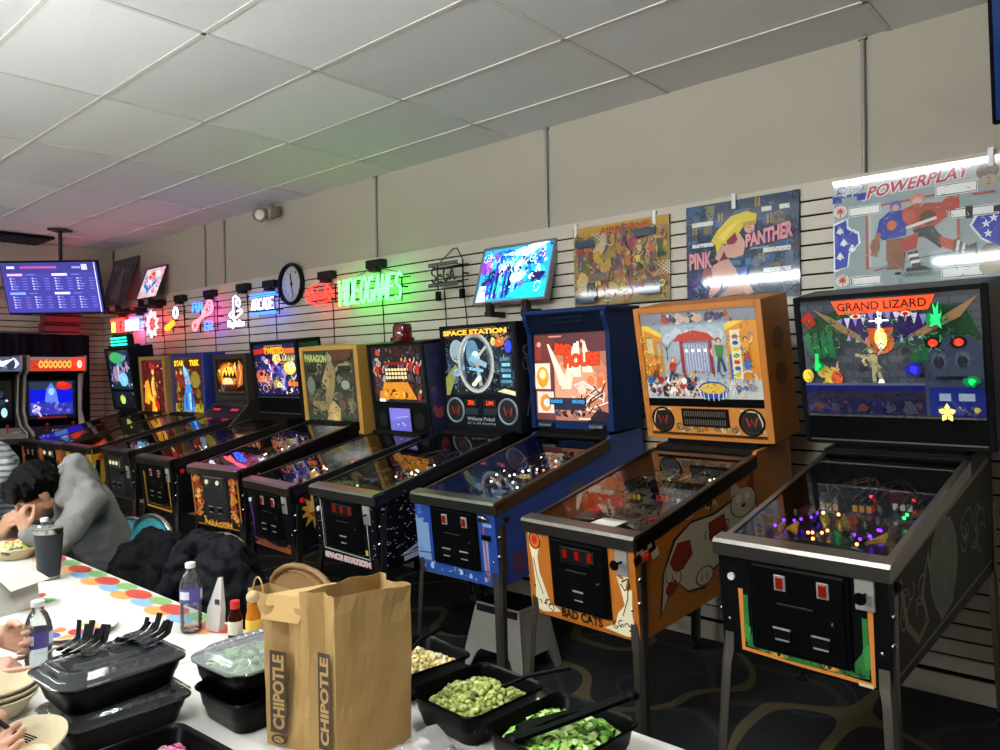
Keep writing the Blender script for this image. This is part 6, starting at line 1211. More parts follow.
# ------------------------------------------------------------------ tables and what is on them
TZ = .75
CLOTH = mat('#d6d2c8', .55, var=.03, bump=.25, scale=14)
def table(label, clabel, x0, x1, y0, y1, seed):
    t = thing('folding_table', label, 'table', ((x0 + x1) / 2, (y0 + y1) / 2, 0), group='folding tables'); w, d = x1 - x0, y1 - y0
    mb = MB(); mb.box(-w / 2, -d / 2, TZ - .045, w / 2, d / 2, TZ - .004, .012); mb.build('tabletop', mat('#b8b2a6', .6), t)
    for sx in (-1, 1):
        for sy in (-1, 1):
            mb = MB(); mb.tube([(sx * (w / 2 - .22), sy * (d / 2 - .09), TZ - .045), (sx * (w / 2 - .16), sy * (d / 2 - .07), 0)], .014, 8); mb.build('leg', mat('#4a4846', .4, .6), t, 60)
    rg = random.Random(seed); mb = MB();
    # draped sheet: top, rolled edge, hanging skirt with folds
    per = []; n = 120; r = .03
    def outline(g, wav, z):
        out = []; X0, X1, Y0, Y1 = x0 - g, x1 + g, y0 - g, y1 + g; R = .02 + g
        segs = [((X0 + R, Y0), (X1 - R, Y0)), ((X1, Y0 + R), (X1, Y1 - R)), ((X1 - R, Y1), (X0 + R, Y1)), ((X0, Y1 - R), (X0, Y0 + R))]; cs = [(X1 - R, Y0 + R, -90), (X1 - R, Y1 - R, 0), (X0 + R, Y1 - R, 90), (X0 + R, Y0 + R, 180)]
        for (a, b), (cx, cy, a0) in zip(segs, cs):
            m = 40
            for i in range(m):
                q = i / m; x, y = a[0] + (b[0] - a[0]) * q, a[1] + (b[1] - a[1]) * q; nx, ny = (b[1] - a[1]), -(b[0] - a[0]); L = math.hypot(nx, ny)
                s = wav * (sin(q * L * 34 + cx) + .5 * sin(q * L * 71)); out.append((x + nx / L * s, y + ny / L * s, z))
            for i in range(6): q = RD(a0 + 15 * i + 7); out.append((cx + R * cos(q), cy + R * sin(q), z))
        return out
    mb.loft([outline(-.02, 0, TZ), outline(.0, 0, TZ - .002), outline(.008, .001, TZ - .012), outline(.012, .004, TZ - .08), outline(.02, .012, TZ - .24), outline(.02, .012, TZ - .241)], cap0=False, cap1=False)
    for f in range(len(mb.f)): mb.f[f] = mb.f[f][::-1]
    mb.f.append(tuple(range(len(outline(0, 0, 0))))); mb.mi.append(0)
    cl = mb.build('tablecloth', CLOTH, None, 40); tag(cl, clabel, 'tablecloth', 'white tablecloths')
    return cl
c1 = table('long folding table under the oval printed white cloth, where the diner eats', 'white tablecloth with coloured oval print along its edge, on the far table', -6.0, -2.06, .47, 1.23, 1)
c2 = table('folding table under the plain end of the white cloth, holding the food trays', 'white tablecloth under the black food trays at the near end', -2.05, -.74, .42, 1.43, 2)
a = Art((0, 0, TZ), (1, 0, 0), (0, 1, 0), lift=.0006, step=.00002); cols = dict(r='#c44a38', o='#e6a458', g='#7fb068', b='#86b2d2')
def oval(x, y, rx, ry, c, rot=0.):
    pts = []
    for i in range(24): q = 2 * pi * i / 24; X, Y = rx * cos(q), ry * sin(q); pts.append((min(-2.075, x + X * cos(rot) - Y * sin(rot)), max(.46, min(1.222, y + X * sin(rot) + Y * cos(rot)))))
    a.poly(pts, c)
for k in range(14):
    x = -2.26 - .283 * k
    for y, s in ((1.19, 1), (.50, -1)):
        oval(x - .035, y - s * .055, .070, .032, cols['o']); oval(x, y - s * .01, .080, .036, cols['r']); oval(x - .175, y - s * .045, .068, .028, cols['b']); oval(x - .14, y + s * .005, .066, .030, cols['g'])
for cx, cy in ((-3.05, .86), (-4.2, .85)):
    for k, c in enumerate(('o', 'g', 'r', 'b', 'o', 'g')): q = k * 1.05; oval(cx + .075 * cos(q), cy + .075 * sin(q), .04, .025, cols[c], q)
a.done('oval_print', c1)

def rr(cx, cy, w, d, r, z, n=5):
    out = []
    for sx, sy, a0 in ((1, 1, 0), (-1, 1, 90), (-1, -1, 180), (1, -1, 270)):
        for i in range(n + 1): q = RD(a0 + 90 * i / n); out.append((cx + sx * (w / 2 - r) + r * cos(q), cy + sy * (d / 2 - r) + r * sin(q), z))
    return out
TRAY = mat('#060607', .28, bump=.03); LIDM = clear_mat('tray_lid', (.9, .9, .91), haze=.06, rough=.10, hazecol=(.55, .57, .58))
FOGL = clear_mat('fogged_lid', (.9, .92, .92), haze=.34, rough=.15, hazecol=(.5, .54, .52))
def tray(label, cx, cy, w, d, z, rz=0., H=.072, lid=None, name='food_tray'):
    t = thing(name, label, 'food tray', (cx, cy, z), rz, 'black plastic food trays'); mb = MB()
    R = lambda k, zz, off=0: rr(0, 0, w * k - off, d * k - off, .03, zz)
    mb.loft([R(.80, .0), R(.82, .003), R(.88, .03), R(.895, .032), R(.94, H - .006), R(1., H - .004), R(1.005, H), R(.985, H + .003), R(.955, H - .001), R(.935, H - .006), R(.88, .034), R(.86, .03), R(.80, .006)])
    mb.build('tray', TRAY, t, 50)
    if lid:
        mb = MB(); L = lambda off, zz: rr(0, 0, w - off, d - off, max(.03, .05 - off * .2), zz, 6)
        mb.loft([L(-.012, H - .002), L(-.014, H + .003), L(-.004, H + .006), L(.014, H + .008), L(.030, H + .013), L(.040, H + .021), L(.062, H + .024), L(.070, H + .021), L(.11, H + .022), L(.118, H + .026), L(.15, H + .026)], cap0=False); l = mb.build('lid', lid, t, 50)
        mb = MB(); 
        for s in (-1, 1):
            for k in range(7): y = -d * .25 + k * d * .5 / 6; mb.box(s * (w / 2 - .022) - .008, y - .004, H + .006, s * (w / 2 - .022) + .008, y + .004, H + .017, .003)
        mb.build('lid_rib', lid, l)
    return t
tray('black lidded food tray with cutlery packs lying on it, upper of the left stack', -1.800, .685, .205, .275, TZ + .088, .03, H=.06, lid=LIDM)
tray('black lidded food tray at the bottom of the left stack', -1.795, .695, .205, .275, TZ + .001, -.02, H=.06, lid=LIDM)
tray('black food tray under a fogged lid holding lettuce, upper of its stack', -1.625, .955, .21, .25, TZ + .066, .05, lid=FOGL)
tray('black open food tray at the bottom of the stack beside the paper bags', -1.615, .955, .205, .25, TZ + .001, 0)
tray('black open food tray of slaw cut by the bottom of the photo', -1.425, .60, .25, .27, TZ + .001, .05)
tray('black open food tray of corn behind the paper bags', -1.455, 1.29, .21, .23, TZ + .001, -.12)
tray('black open food tray of guacamole, between the corn and lettuce trays', -1.190, 1.245, .215, .245, TZ + .001, -.06)
tray('black open food tray of chopped lettuce with tongs resting in it', -.935, 1.225, .225, .25, TZ + .001, -.06)

def heap(name, label, cat, cx, cy, w, d, z, h, cols, n, shape, seed, size):
    """loose food nobody could count: a mound plus its bits, one object"""
    rg = random.Random(seed); mb = MB()
    top = lambda x, y: h * max(0, 1 - (x / (w / 2)) ** 4) * max(0, 1 - (y / (d / 2)) ** 4) * (.7 + .5 * noise.noise((x * 22 + seed, y * 22, 0)))
    mb.grid(lambda u, v: ((u - .5) * w, (v - .5) * d, .008 + top((u - .5) * w, (v - .5) * d)), 26, 26)
    for i in range(n):
        x, y = (rg.random() - .5) * w * .94, (rg.random() - .5) * d * .94; zz = .010 + top(x, y) + .004 * rg.random(); mb.use(rg.randrange(len(cols)))
        T = Mx.Translation((x, y, zz)) @ Mx.Rotation(rg.random() * 6.28, 4, 'Z') @ Mx.Rotation((rg.random() - .5) * 1.4, 4, 'X') @ Mx.Rotation((rg.random() - .5) * 1.2, 4, 'Y'); s = size * (.6 + .8 * rg.random())
        if shape == 'kernel': mb.ell((0, 0, 0), (s, s * .8, s * .7), 6, 4, T)
        elif shape == 'shred':
            k = 5; mb.add([(s * 4 * (i_ / k - .5), sg * s * .7, s * 1.2 * sin(i_ / k * 3)) for i_ in range(k + 1) for sg in (-1, 1)], [(2 * q, 2 * q + 1, 2 * q + 3, 2 * q + 2) for q in range(k)], T)
        else: mb.ell((0, 0, 0), (s * (1 + rg.random()), s, s * .8), 6, 4, T)
    o = mb.build(name, cols, None, 180); o.location = (cx, cy, z); return tag(o, label, cat, kind='stuff')
cm = [mat(h, .5) for h in ('#e8d9a0', '#d9c173', '#f0e8c8', '#cbb060')]
heap('corn_kernels', 'pale yellow corn kernels filling the tray behind the paper bags', 'corn', -1.455, 1.29, .17, .185, TZ + .028, .036, cm, 420, 'kernel', 3, .0065)
gm = [mat(h, .55) for h in ('#a9ad55', '#8c9a48', '#c2c276', '#7a8a40')]
heap('guacamole', 'chunky green guacamole heaped in the middle tray', 'guacamole', -1.19, 1.243, .175, .20, TZ + .028, .040, gm, 420, 'lump', 5, .0065)
lm = [mat(h, .5) for h in ('#7fae3e', '#a9cc66', '#5f9434', '#cfe09a', '#94be50')]
heap('chopped_lettuce', 'bright green chopped lettuce in the near right tray', 'lettuce', -.937, 1.224, .185, .205, TZ + .028, .034, lm, 520, 'shred', 7, .0062)
heap('lettuce', 'pale lettuce under the fogged lid', 'lettuce', -1.625, .955, .165, .20, TZ + .098, .036, lm, 300, 'shred', 9, .008)
sm = [mat(h, .5) for h in ('#d9cfc0', '#b04a78', '#e6dfd2', '#8aa05a', '#c06a90')]
heap('slaw', 'pink and white slaw strips in the tray at the lower edge', 'slaw', -1.425, .60, .195, .21, TZ + .026, .022, sm, 260, 'shred', 11, .008)
# serving tools
def spoon(name, label, p0, p1, bowl=True, m=None):
    t = thing(name, label, 'serving spoon', p0); d = V(p1) - V(p0); mb = MB(); mb.tube([(0, 0, 0), d * .5 + V((0, 0, .012)), d], [.006, .005, .007], 8); mb.build('handle', m or BLACK, t, 60)
    mb = MB(); mb.ell((0, 0, 0), (.024, .024, .012), 14, 8, Mx.Translation(-d.normalized() * .02)); mb.build('bowl', m or BLACK, t, 60); return t
spoon('serving_spoon', 'black spoon standing in the guacamole with its handle over the far rim', (-1.17, 1.25, TZ + .062), (-1.03, 1.385, TZ + .118))
spoon('serving_spoon', 'black spoon lying across the corn', (-1.46, 1.25, TZ + .070), (-1.47, 1.40, TZ + .11))
t = thing('tongs', 'black plastic tongs resting in the lettuce tray', 'tongs', (-.93, 1.20, TZ + .085))
for k, (dy, dz) in enumerate(((-.028, .0), (.028, .008))):
    P = [V((-.055, dy * .6 - .05, -.022 + dz)), V((0, dy - .01, .0 + dz)), V((.05, dy * .9 + .05, .022)), V((.105, .11, .045))]; mb = MB()
    mb.loft([[p + V((-.010 * s_ * .7, .010 * s_ * .7, 0)), p + V((.010 * s_ * .7, -.010 * s_ * .7, 0)), p + V((.010 * s_ * .7, -.010 * s_ * .7, .008)), p + V((-.010 * s_ * .7, .010 * s_ * .7, .008))] for p, s_ in zip(P, (1.9, .9, 1., 1.1))])
    mb.ell(P[0], (.022, .018, .010), 10, 6); mb.build('arm', BLACK, t, 40)
mb = MB(); mb.ell((.108, .113, .05), (.016, .016, .010), 10, 6); mb.build('hinge', BLACK, t, 60)

# paper bags
KRAFT = mat('#a5834f', .8, var=.06, bump=.25, scale=25); KIN = mat('#b8945c', .8)
def bag(label, B0, C0, D0, A0, zt, folded=False, seed=1, lean=.0):
    """open kraft bag; corners front B, right C, back D, left A (x, y) at the rim; creased side gussets, printed word"""
    P = [V((*q, 0)) for q in (A0, B0, C0, D0)]; ce = sum(P, V()) / 4; t = thing('paper_bag', label, 'paper bag', (ce.x, ce.y, TZ + .001), group='brown paper carry-out bags'); P = [p - ce for p in P]; H = zt - TZ - .001; rg = random.Random(seed); mb = MB()
    rings = []; N = 10
    for j, f in enumerate((0, .06, .14, .24, .36, .5, .64, .78, .9, 1.)):
        r = []; k = 1 - .03 * (1 - f)
        for e in range(4):
            p, q = P[e], P[(e + 1) % 4]; nrm = V(((q - p).y, -(q - p).x, 0)).normalized()
            for i in range(N):
                s_ = i / N; c = p + (q - p) * s_; gus = (-.022 * max(0, 1 - abs(s_ - .5) * 3) * min(1, f * 2.2)) if e in (0, 2) else 0.
                wob = .0045 * noise.noise((c.x * 14 + seed, c.y * 14 + e, f * 5)) + (.004 * noise.noise((s_ * 3, f * 9, seed)) if 0 < s_ < 1 else 0)
                r.append((c * k) + nrm * (gus + wob) + V((0, 0, f * H + (.006 * noise.noise((s_ * 4, e, seed)) if f == 1. else 0))))
        rings.append(r)
    mb.loft(rings, cap1=False)
    o = mb.build('bag_body', [KRAFT, KIN], t, None)
    sd = o.modifiers.new('paper', 'SOLIDIFY'); sd.thickness = .0012; sd.offset = -1
    if folded:
        mb = MB(); a_, b_, c_, d_ = P; up = V((0, 0, H)); f0 = [a_ + up + V((-.004, -.004, -.03)), b_ + up + V((.0, -.006, -.03)), b_ + up * 1. + V((0, .012, .022)), a_ + up + V((0, .012, .02))]
        mb.loft([[p + V((0, 0, 0)) for p in (f0[0], f0[3], d_ + up + V((0, -.02, .004)))], [p for p in (f0[1], f0[2], c_ + up + V((0, -.02, .004)))]]); fo = mb.build('folded_top', KIN, t)
    a_, b_ = P[0], P[1]; nrm = V(((b_ - a_).y, -(b_ - a_).x, 0)).normalized(); off = nrm * .006
    # word printed up the narrow side, in a dark block
    sgn = [((.52, .005), .40, .66)] if not folded else [((.14, .03), .50, .66)]
    for (o_, wd, hh) in sgn:
        ar = Art(a_ + (b_ - a_) * .06 + V((0, 0, H * o_[1])) + off, V((0, 0, H * hh)), -(b_ - a_) * wd * -1, None, lift=.001)
        ar = Art(a_ + (b_ - a_) * (o_[0] + wd) + V((0, 0, H * o_[1])) + off, V((0, 0, H * hh)), -(b_ - a_) * wd, None, lift=.001)
        ar.rect(.12, .0, 1.0, .86, '#3a2a1e'); ar.text('CHIPOTLE', .16, .12, .80, .60, '#a5834f', bold=.04); ar.ell(.05, .43, .055, .40, '#3a2a1e', n=20); ar.ell(.05, .43, .035, .26, '#a5834f', n=16); ar.line([(.03, .3), (.06, .5), (.05, .6)], .014, '#3a2a1e')
        ar.text('MEXICAN GRILL', .34, -.30, .48, .18, '#5a432a'); ar.done('printed_word', o, .8)
    return t
bag('tall open brown paper bag in front, with a word printed up its narrow side', (-1.272, .916), (-1.226, 1.082), (-1.356, 1.104), (-1.363, .896), 1.09, seed=3)
bag('brown paper bag with a folded down top, behind the open paper bag', (-1.372, .905), (-1.385, 1.075), (-1.475, 1.085), (-1.465, .872), 1.05, True, 8)
t = thing('paper_bag', 'small brown paper bag with a loop handle behind the fogged tray, beside the sauce bottles', 'paper bag', (-2.13, 1.29, TZ + .001)); mb = MB()
mb.loft([[(sx * w_, sy * d_, z) for sx, sy in ((-1, -1), (1, -1), (1, 1), (-1, 1))] for w_, d_, z in ((.06, .04, 0), (.062, .042, .06), (.060, .038, .12))], cap1=False); o = mb.build('bag_body', KRAFT, t); o.modifiers.new('paper', 'SOLIDIFY').thickness = .002
mb = MB(); mb.tube([(.0 + .032 * cos(q * pi / 10), -.038, .10 + .065 * sin(q * pi / 10)) for q in range(11)], .0025, 6); mb.build('handle', KIN, t, 60)
# sauce bottles
def sauce(label, x, y, liquid, capc, ball, h):
    t = thing('sauce_bottle', label, 'sauce bottle', (x, y, TZ + .001), group='sauce bottles by the small paper bag'); mb = MB(); mb.lathe([(.019, 0), (.021, .004), (.021, h * .55), (.012, h * .75), (.010, h * .82)], n=18); b = mb.build('glass_body', mat(liquid, .15), t, 40)
    mb = MB(); mb.lathe([(.0213, h * .15), (.0216, h * .16), (.0216, h * .48), (.0213, h * .49)], n=18, cap=False); mb.build('paper_label', mat('#e0b040' if ball else '#d8d2c0', .6), b, 40)
    mb = MB(); (mb.ell((0, 0, h * .9), .019, 14, 10) if ball else mb.lathe([(.013, h * .80), (.014, h * .81), (.014, h), (.0, h)], n=16)); mb.build('cap', mat(capc, .5), t, 40)
sauce('small sauce bottle with a red cap', -2.115, 1.165, '#30100c', '#c02020', False, .115); sauce('small yellow sauce bottle with a round wooden cap', -2.03, 1.175, '#b86a1c', '#c8a878', True, .155)
# water bottles
WATER = clear_mat('bottle_plastic', (.93, .95, .96), haze=.06, rough=.05, ior=1.45)
def water(label, x, y, z=TZ + .001):
    t = thing('water_bottle', label, 'water bottle', (x, y, z), group='clear plastic water bottles'); mb = MB()
    pr = [(.022, 0), (.030, .004), (.032, .012)]
    for k in range(5): pr += [(.0325, .02 + .014 * k), (.0305, .027 + .014 * k)]
    pr += [(.0325, .094), (.0325, .140), (.031, .146), (.030, .155), (.022, .178), (.0135, .190), (.0135, .198)]
    mb.lathe(pr, n=24); b = mb.build('bottle', WATER, t, 50)
    mb = MB(); mb.lathe([(.0328, .096), (.0331, .097), (.0331, .137), (.0328, .138)], n=24, cap=False); l = mb.build('label', mat('#4a4488', .4), b, 40)
    a = Art((0, 0, 0), (1, 0, 0), (0, 0, 1)); mb = MB()
    for q0, q1, z0, z1 in ((-.5, .5, .106, .130), (1.6, 2.4, .103, .133)):
        P = lambda q, z_: (.0333 * cos(q - 1.1), .0333 * sin(q - 1.1), z_)
        mb.add([P(q0 + (q1 - q0) * i / 6, z_) for i in range(7) for z_ in (z0, z1)], [(2 * i, 2 * i + 2, 2 * i + 3, 2 * i + 1) for i in range(6)])
    mb.build('label_print', mat('#d8d8e4', .5), l)
    mb = MB(); mb.lathe([(.0145, .198), (.0155, .199), (.0155, .212), (.013, .214), (.0, .214)], n=20); mb.build('cap', mat('#e4e4e4', .4), t, 40)
    mb = MB(); mb.lathe([(.0, .004), (.029, .008), (.030, .08), (.0, .081)], n=20); mb.build('water', clear_mat('still_water', (.86, .9, .93), haze=.05, rough=.02, ior=1.33), b, 50)
    return t
water('clear water bottle standing near the table edge before the dark jackets', -2.285, 1.112); water('clear water bottle held by a hand at the left edge', -2.215, .668); water('clear water bottle half hidden behind the grey tumbler', -3.50, 1.085)
# tumbler
t = thing('tumbler', 'dark grey insulated tumbler with a steel rim', 'tumbler', (-3.325, 1.045, TZ + .001)); mb = MB(); mb.lathe([(.034, 0), (.037, .003), (.038, .014)], n=30); mb.build('steel_base', STEEL, t, 40)
mb = MB(); mb.lathe([(.038, .014), (.0385, .016), (.0515, .175), (.0515, .18)], n=30); b = mb.build('body', mat('#35373a', .45), t, 40); mb = MB(); mb.lathe([(.0505, .18), (.0515, .182), (.053, .199), (.050, .20)], n=30); mb.build('steel_rim', CHROME, t, 40); mb = MB(); mb.lathe([(.049, .196), (.049, .203), (.038, .206), (.0, .203)], n=30); mb.box(-.016, -.035, .203, .016, -.005, .212, .004); mb.build('lid', clear_mat('smoke_lid', (.5, .5, .5), haze=.3), t, 40)
# bowls
PULP = mat('#cdbf9c', .8, var=.05, bump=.15, scale=60)
def bowl(label, x, y, z, r=.085, h=.05, tilt=(0, 0), group='beige pulp bowls'):
    t = thing('bowl', label, 'bowl', (x, y, z), 0, group); t.rotation_euler = (tilt[0], tilt[1], 0); mb = MB(); mb.lathe([(r * .55, 0), (r * .60, .002), (r * .92, h - .008), (r, h - .004), (r * 1.01, h), (r * .98, h + .002), (r * .88, h - .006), (r * .56, .006), (0, .005)], n=36); mb.build('shell', PULP, t, 40); return t
bowl('beige bowl of salad in front of the bowed diner', -3.83, 1.075, TZ + .001, .095, .05)
fm = [mat(h, .6) for h in ('#8a9a4a', '#c9b878', '#4a3a2a', '#a8b060', '#d8cfa0')]
heap('salad', 'green and beige salad in the diner\'s bowl', 'salad', -3.83, 1.075, .13, .13, TZ + .022, .045, fm, 140, 'lump', 13, .010)
for k in range(3): bowl(['beige bowl at the bottom of the stack at the left edge', 'beige bowl in the middle of the stack at the left edge', 'beige bowl on top of the stack at the left edge'][k], -2.07, .535, TZ + .001 + .014 * k, .085, .05)
bowl('beige bowl held at the lower left corner', -1.675, .478, TZ + .045, .083, .045, (.22, .10))
# card tent, phone, purple card, white packet, plate, napkin
t = thing('paper_carton', 'folded white paper carton lying open at the left edge', 'carton', (-3.0, .80, TZ + .001), .5); mb = MB(); mb.prism([(-.10, -.07, 0), (.06, -.07, 0), (.02, -.04, .115)], (0, 0, 0), (.02, .14, .0)); mb.build('carton_body', mat('#c4beb4', .8), t); mb = MB(); mb.add([(.02, -.04, .116), (.045, .09, .115), (.095, .10, .085), (.085, -.05, .08)], [(0, 1, 2, 3)]); f = mb.build('flap', mat('#cfc9bf', .8), t); f.modifiers.new('card', 'SOLIDIFY').thickness = .002
tag(MB().box(-.075, -.038, 0, .075, .038, .009, .004).build('phone', BLACK), 'black phone lying at the left edge beside the carton', 'phone').location = (-2.80, .70, TZ + .001)
tag(MB().box(-.05, -.035, 0, .05, .035, .004, .001).build('purple_card', mat('#7a68b8', .6)), 'purple card beside the left tray stack', 'card').location = (-2.0, .665, TZ + .001)
t = thing('napkin_packet', 'narrow white paper packet standing upright beside the dark jackets', 'napkin', (-2.24, 1.165, TZ + .001), .3); mb = MB(); mb.loft([[(-.028, -.013, 0), (.028, -.013, 0), (.028, .013, 0), (-.028, .013, 0)], [(-.018, -.010, .07), (.036, -.010, .07), (.036, .010, .07), (-.018, .010, .07)], [(.020, -.003, .165), (.034, -.003, .168), (.034, .003, .168), (.020, .003, .165)]]); o = mb.build('sleeve', mat('#d0ccc4', .8), t); tag; MB().box(.015, -.0135, .085, .03, -.0095, .10).build('printed_mark', mat('#3a2a4a', .7), o)
t = thing('paper_plate', 'paper plate printed with coloured ovals behind the left tray stack', 'plate', (-2.56, .875, TZ + .001)); mb = MB(); mb.lathe([(.07, 0), (.085, .004), (.115, .014), (.116, .016), (.084, .007), (.0, .004)], n=40); pl = mb.build('plate', mat('#d8d4c8', .6), t, 40)
a = Art((0, 0, .0045), (1, 0, 0), (0, 1, 0), lift=.002)
for x, y, c, q in ((-.05, -.035, '#e8862c', .2), (.02, -.005, '#d03a30', 0), (-.02, .05, '#a8cc50', .2), (.045, .05, '#e07a90', .4), (.075, .0, '#4a9ad8', .9), (-.005, -.065, '#4a58b0', .1), (.06, -.05, '#e8a050', -.6)): 
    pts = [(x + .034 * cos(k * .26) * cos(q) - .021 * sin(k * .26) * sin(q), y + .034 * cos(k * .26) * sin(q) + .021 * sin(k * .26) * cos(q)) for k in range(24)]; a.poly(pts, c)
a.done('oval_print', pl)
# cutlery packs on the lid
FILM = clear_mat('thin_film', (.97, .97, .98), haze=.03, rough=.15)
for k, (x, y, rz, n, lb) in enumerate(((-1.865, .655, 2.2, 6, 'pack of black plastic cutlery in clear film on the left end of the tray lid'), (-1.815, .775, 2.0, 7, 'pack of black plastic cutlery in clear film on the right end of the tray lid'))):
    t = thing('cutlery_pack', lb, 'cutlery', (x, y, TZ + .088 + .088), rz, 'cutlery packs on the tray lid'); rg = random.Random(k)
    for q in range(n):
        mb = MB(); yy = (q - n / 2) * .0125 + .003 * rg.random(); dz = .006 + .006 * (q % 2); lf = .018 + .022 * rg.random() * (1 if k == 0 or q > 2 else .4); a_ = .3 * (rg.random() - .5); w_ = .0052 + .0018 * (q % 3 == 0)
        P = [(-.05, yy, dz), (0, yy, dz), (.022, yy + .02 * a_, dz + .004), (.036, yy + .06 * a_, dz + lf)]
        mb.loft([[(p[0], p[1] - w_, p[2] - .002), (p[0], p[1] + w_, p[2] - .002), (p[0] - .002, p[1] + w_, p[2] + .002), (p[0] - .002, p[1] - w_, p[2] + .002)] for p in P]); mb.build('fork', BLACK, t)
    mb = MB(); mb.grid(lambda u, v: (-.065 + .10 * u, (v - .5) * .11, .004 + .020 * sin(pi * v) * (1 - .5 * u) + .007 * noise.noise((u * 9, v * 9, k))), 14, 12); mb.build('film_wrap', FILM, t, 180)
mb = MB(); mb.grid(lambda u, v: ((u - .5) * .13, (v - .5) * .12, .004 + .05 * math.exp(-((u - .5) ** 2 + (v - .5) ** 2) * 8) + .020 * noise.noise((u * 4, v * 4, 3)) + .006 * abs(noise.noise((u * 11, v * 11, 5))) + .010), 34, 34)
o = tag(mb.build('plastic_wrap', clear_mat('crumpled_film', (.93, .93, .95), haze=.10, rough=.10, hazecol=(.75, .75, .78))), 'crumpled clear plastic wrap between the open paper bag and the lettuce tray', 'plastic wrap'); o.location = (-1.135, 1.055, TZ + .002)
mb = MB(); mb.loft([rr(0, 0, .13, .10, .02, 0), rr(0, 0, .135, .105, .02, .012), rr(.005, 0, .11, .08, .02, .022)]); o = tag(mb.build('tortilla_pack', mat('#c8ab74', .8, bump=.2)), 'flat tan paper packet at the lower edge beside the crumpled wrap', 'packet'); o.location = (-1.11, .96, TZ + .001)
# ------------------------------------------------------------------ chairs, jackets, people
def chair(label, x, y, pad, rz=0., frame=None):
    """stacking chair with a rounded padded back on a tubular frame; faces -Y"""
    t = thing('stacking_chair', label, 'chair', (x, y, 0), rz, 'chairs along the far side of the tables'); m = mat(pad, .55, bump=.1); fr = frame or CHROME
    mb = MB(); mb.loft([rr(0, -.21, .38, .38, .06, .44), rr(0, -.21, .42, .42, .07, .45), rr(0, -.21, .42, .42, .07, .475), rr(0, -.21, .38, .38, .07, .49)]); mb.build('seat', m, t, 50)
    def back(k, w): return [(w * sx, .03 + (z - .5) * .16 + k, z) for sx, z in [(-1, .56), (-1, .75)] + [(-cos(q), .77 + .10 * sin(q)) for q in (.3, .6, .9, 1.2, 1.57, 1.94, 2.24, 2.54, 2.84)] + [(1, .75), (1, .56)]]
    mb = MB(); mb.loft([back(-.022, .155), back(-.030, .165), back(-.008, .18), back(.012, .18), back(.022, .165)]); mb.build('backrest', m, t, 50)
    mb = MB(); P = [(-.19, -.01, .45)] + [(p[0] * 1.06, p[1], p[2] + (.012 if p[2] > .79 else 0)) for p in back(0, .185)] + [(.19, -.01, .45)]; mb.tube(P, .0125, 8); mb.build('back_frame', fr, t, 60)
    for sx in (-1, 1):
        mb = MB(); mb.tube([(sx * .19, -.01, .46), (sx * .20, .06, .0)], .0125, 8); mb.build('leg', fr, t, 60)
        mb = MB(); mb.tube([(sx * .19, -.40, .45), (sx * .20, -.43, .0)], .0125, 8); mb.build('leg', fr, t, 60)
    return t
chair('teal padded chair with a chrome frame, beside the bowed diner, half covered by a jacket', -3.61, 1.50, '#1d6a70')
chair('teal padded chair under the dark jackets', -2.93, 1.50, '#1d6a70')
chair('tan chair whose rounded back rises behind the brown paper bags', -2.34, 1.47, '#7a5830', frame=mat('#735430', .5)).scale.z = .965
chair('teal padded chair the diner in the grey hooded sweatshirt sits on', -4.36, 1.72, '#1d6a70').scale.z = .85
chair('teal padded chair behind the striped hooded top', -5.50, 1.78, '#1d6a70')
JK = mat('#0b0b0d', .8, bump=.4, scale=18); JK2 = mat('#101114', .6, bump=.4, scale=14)
def jacket(label, x, y, blobs, m, vox=.011):
    mb = MB()
    for p0, p1, r0, r1 in blobs: mb.caps(p0, p1, r0, r1)
    o = mb.build('jacket', m, None, None, (remesh(vox, 5), crease(.07, .11), crease(.03, .045), crease(.008, .018))); o.location = (x, y, -.075 if 'charcoal' in label else -.015); return tag(o, label, 'jacket', 'dark jackets on the chair backs')
jacket('charcoal jacket hung over half of the teal chair back beside the diner', -3.37, 1.47, [((-.13, .04, .86), (.14, .02, .87), .075, .07), ((-.14, -.02, .80), (-.16, -.10, .52), .08, .10), ((.14, .0, .80), (.17, -.08, .52), .09, .11), ((0, -.05, .78), (0, -.12, .50), .11, .13), ((0, .11, .80), (0, .16, .50), .07, .10), ((.15, .08, .78), (.20, .16, .50), .06, .07)], JK)
jacket('black padded jacket bunched over the next chair back', -2.87, 1.46, [((-.16, .04, .87), (.16, .03, .85), .06, .075), ((.18, .0, .80), (.25, -.08, .50), .085, .10), ((.10, .08, .80), (.12, .17, .48), .09, .11), ((-.12, .09, .80), (-.15, .17, .48), .08, .10), ((-.19, .03, .84), (-.22, -.07, .60), .06, .06), ((.13, -.04, .83), (.20, -.14, .56), .07, .08), ((.25, .05, .74), (.30, .08, .45), .06, .055)], JK2)

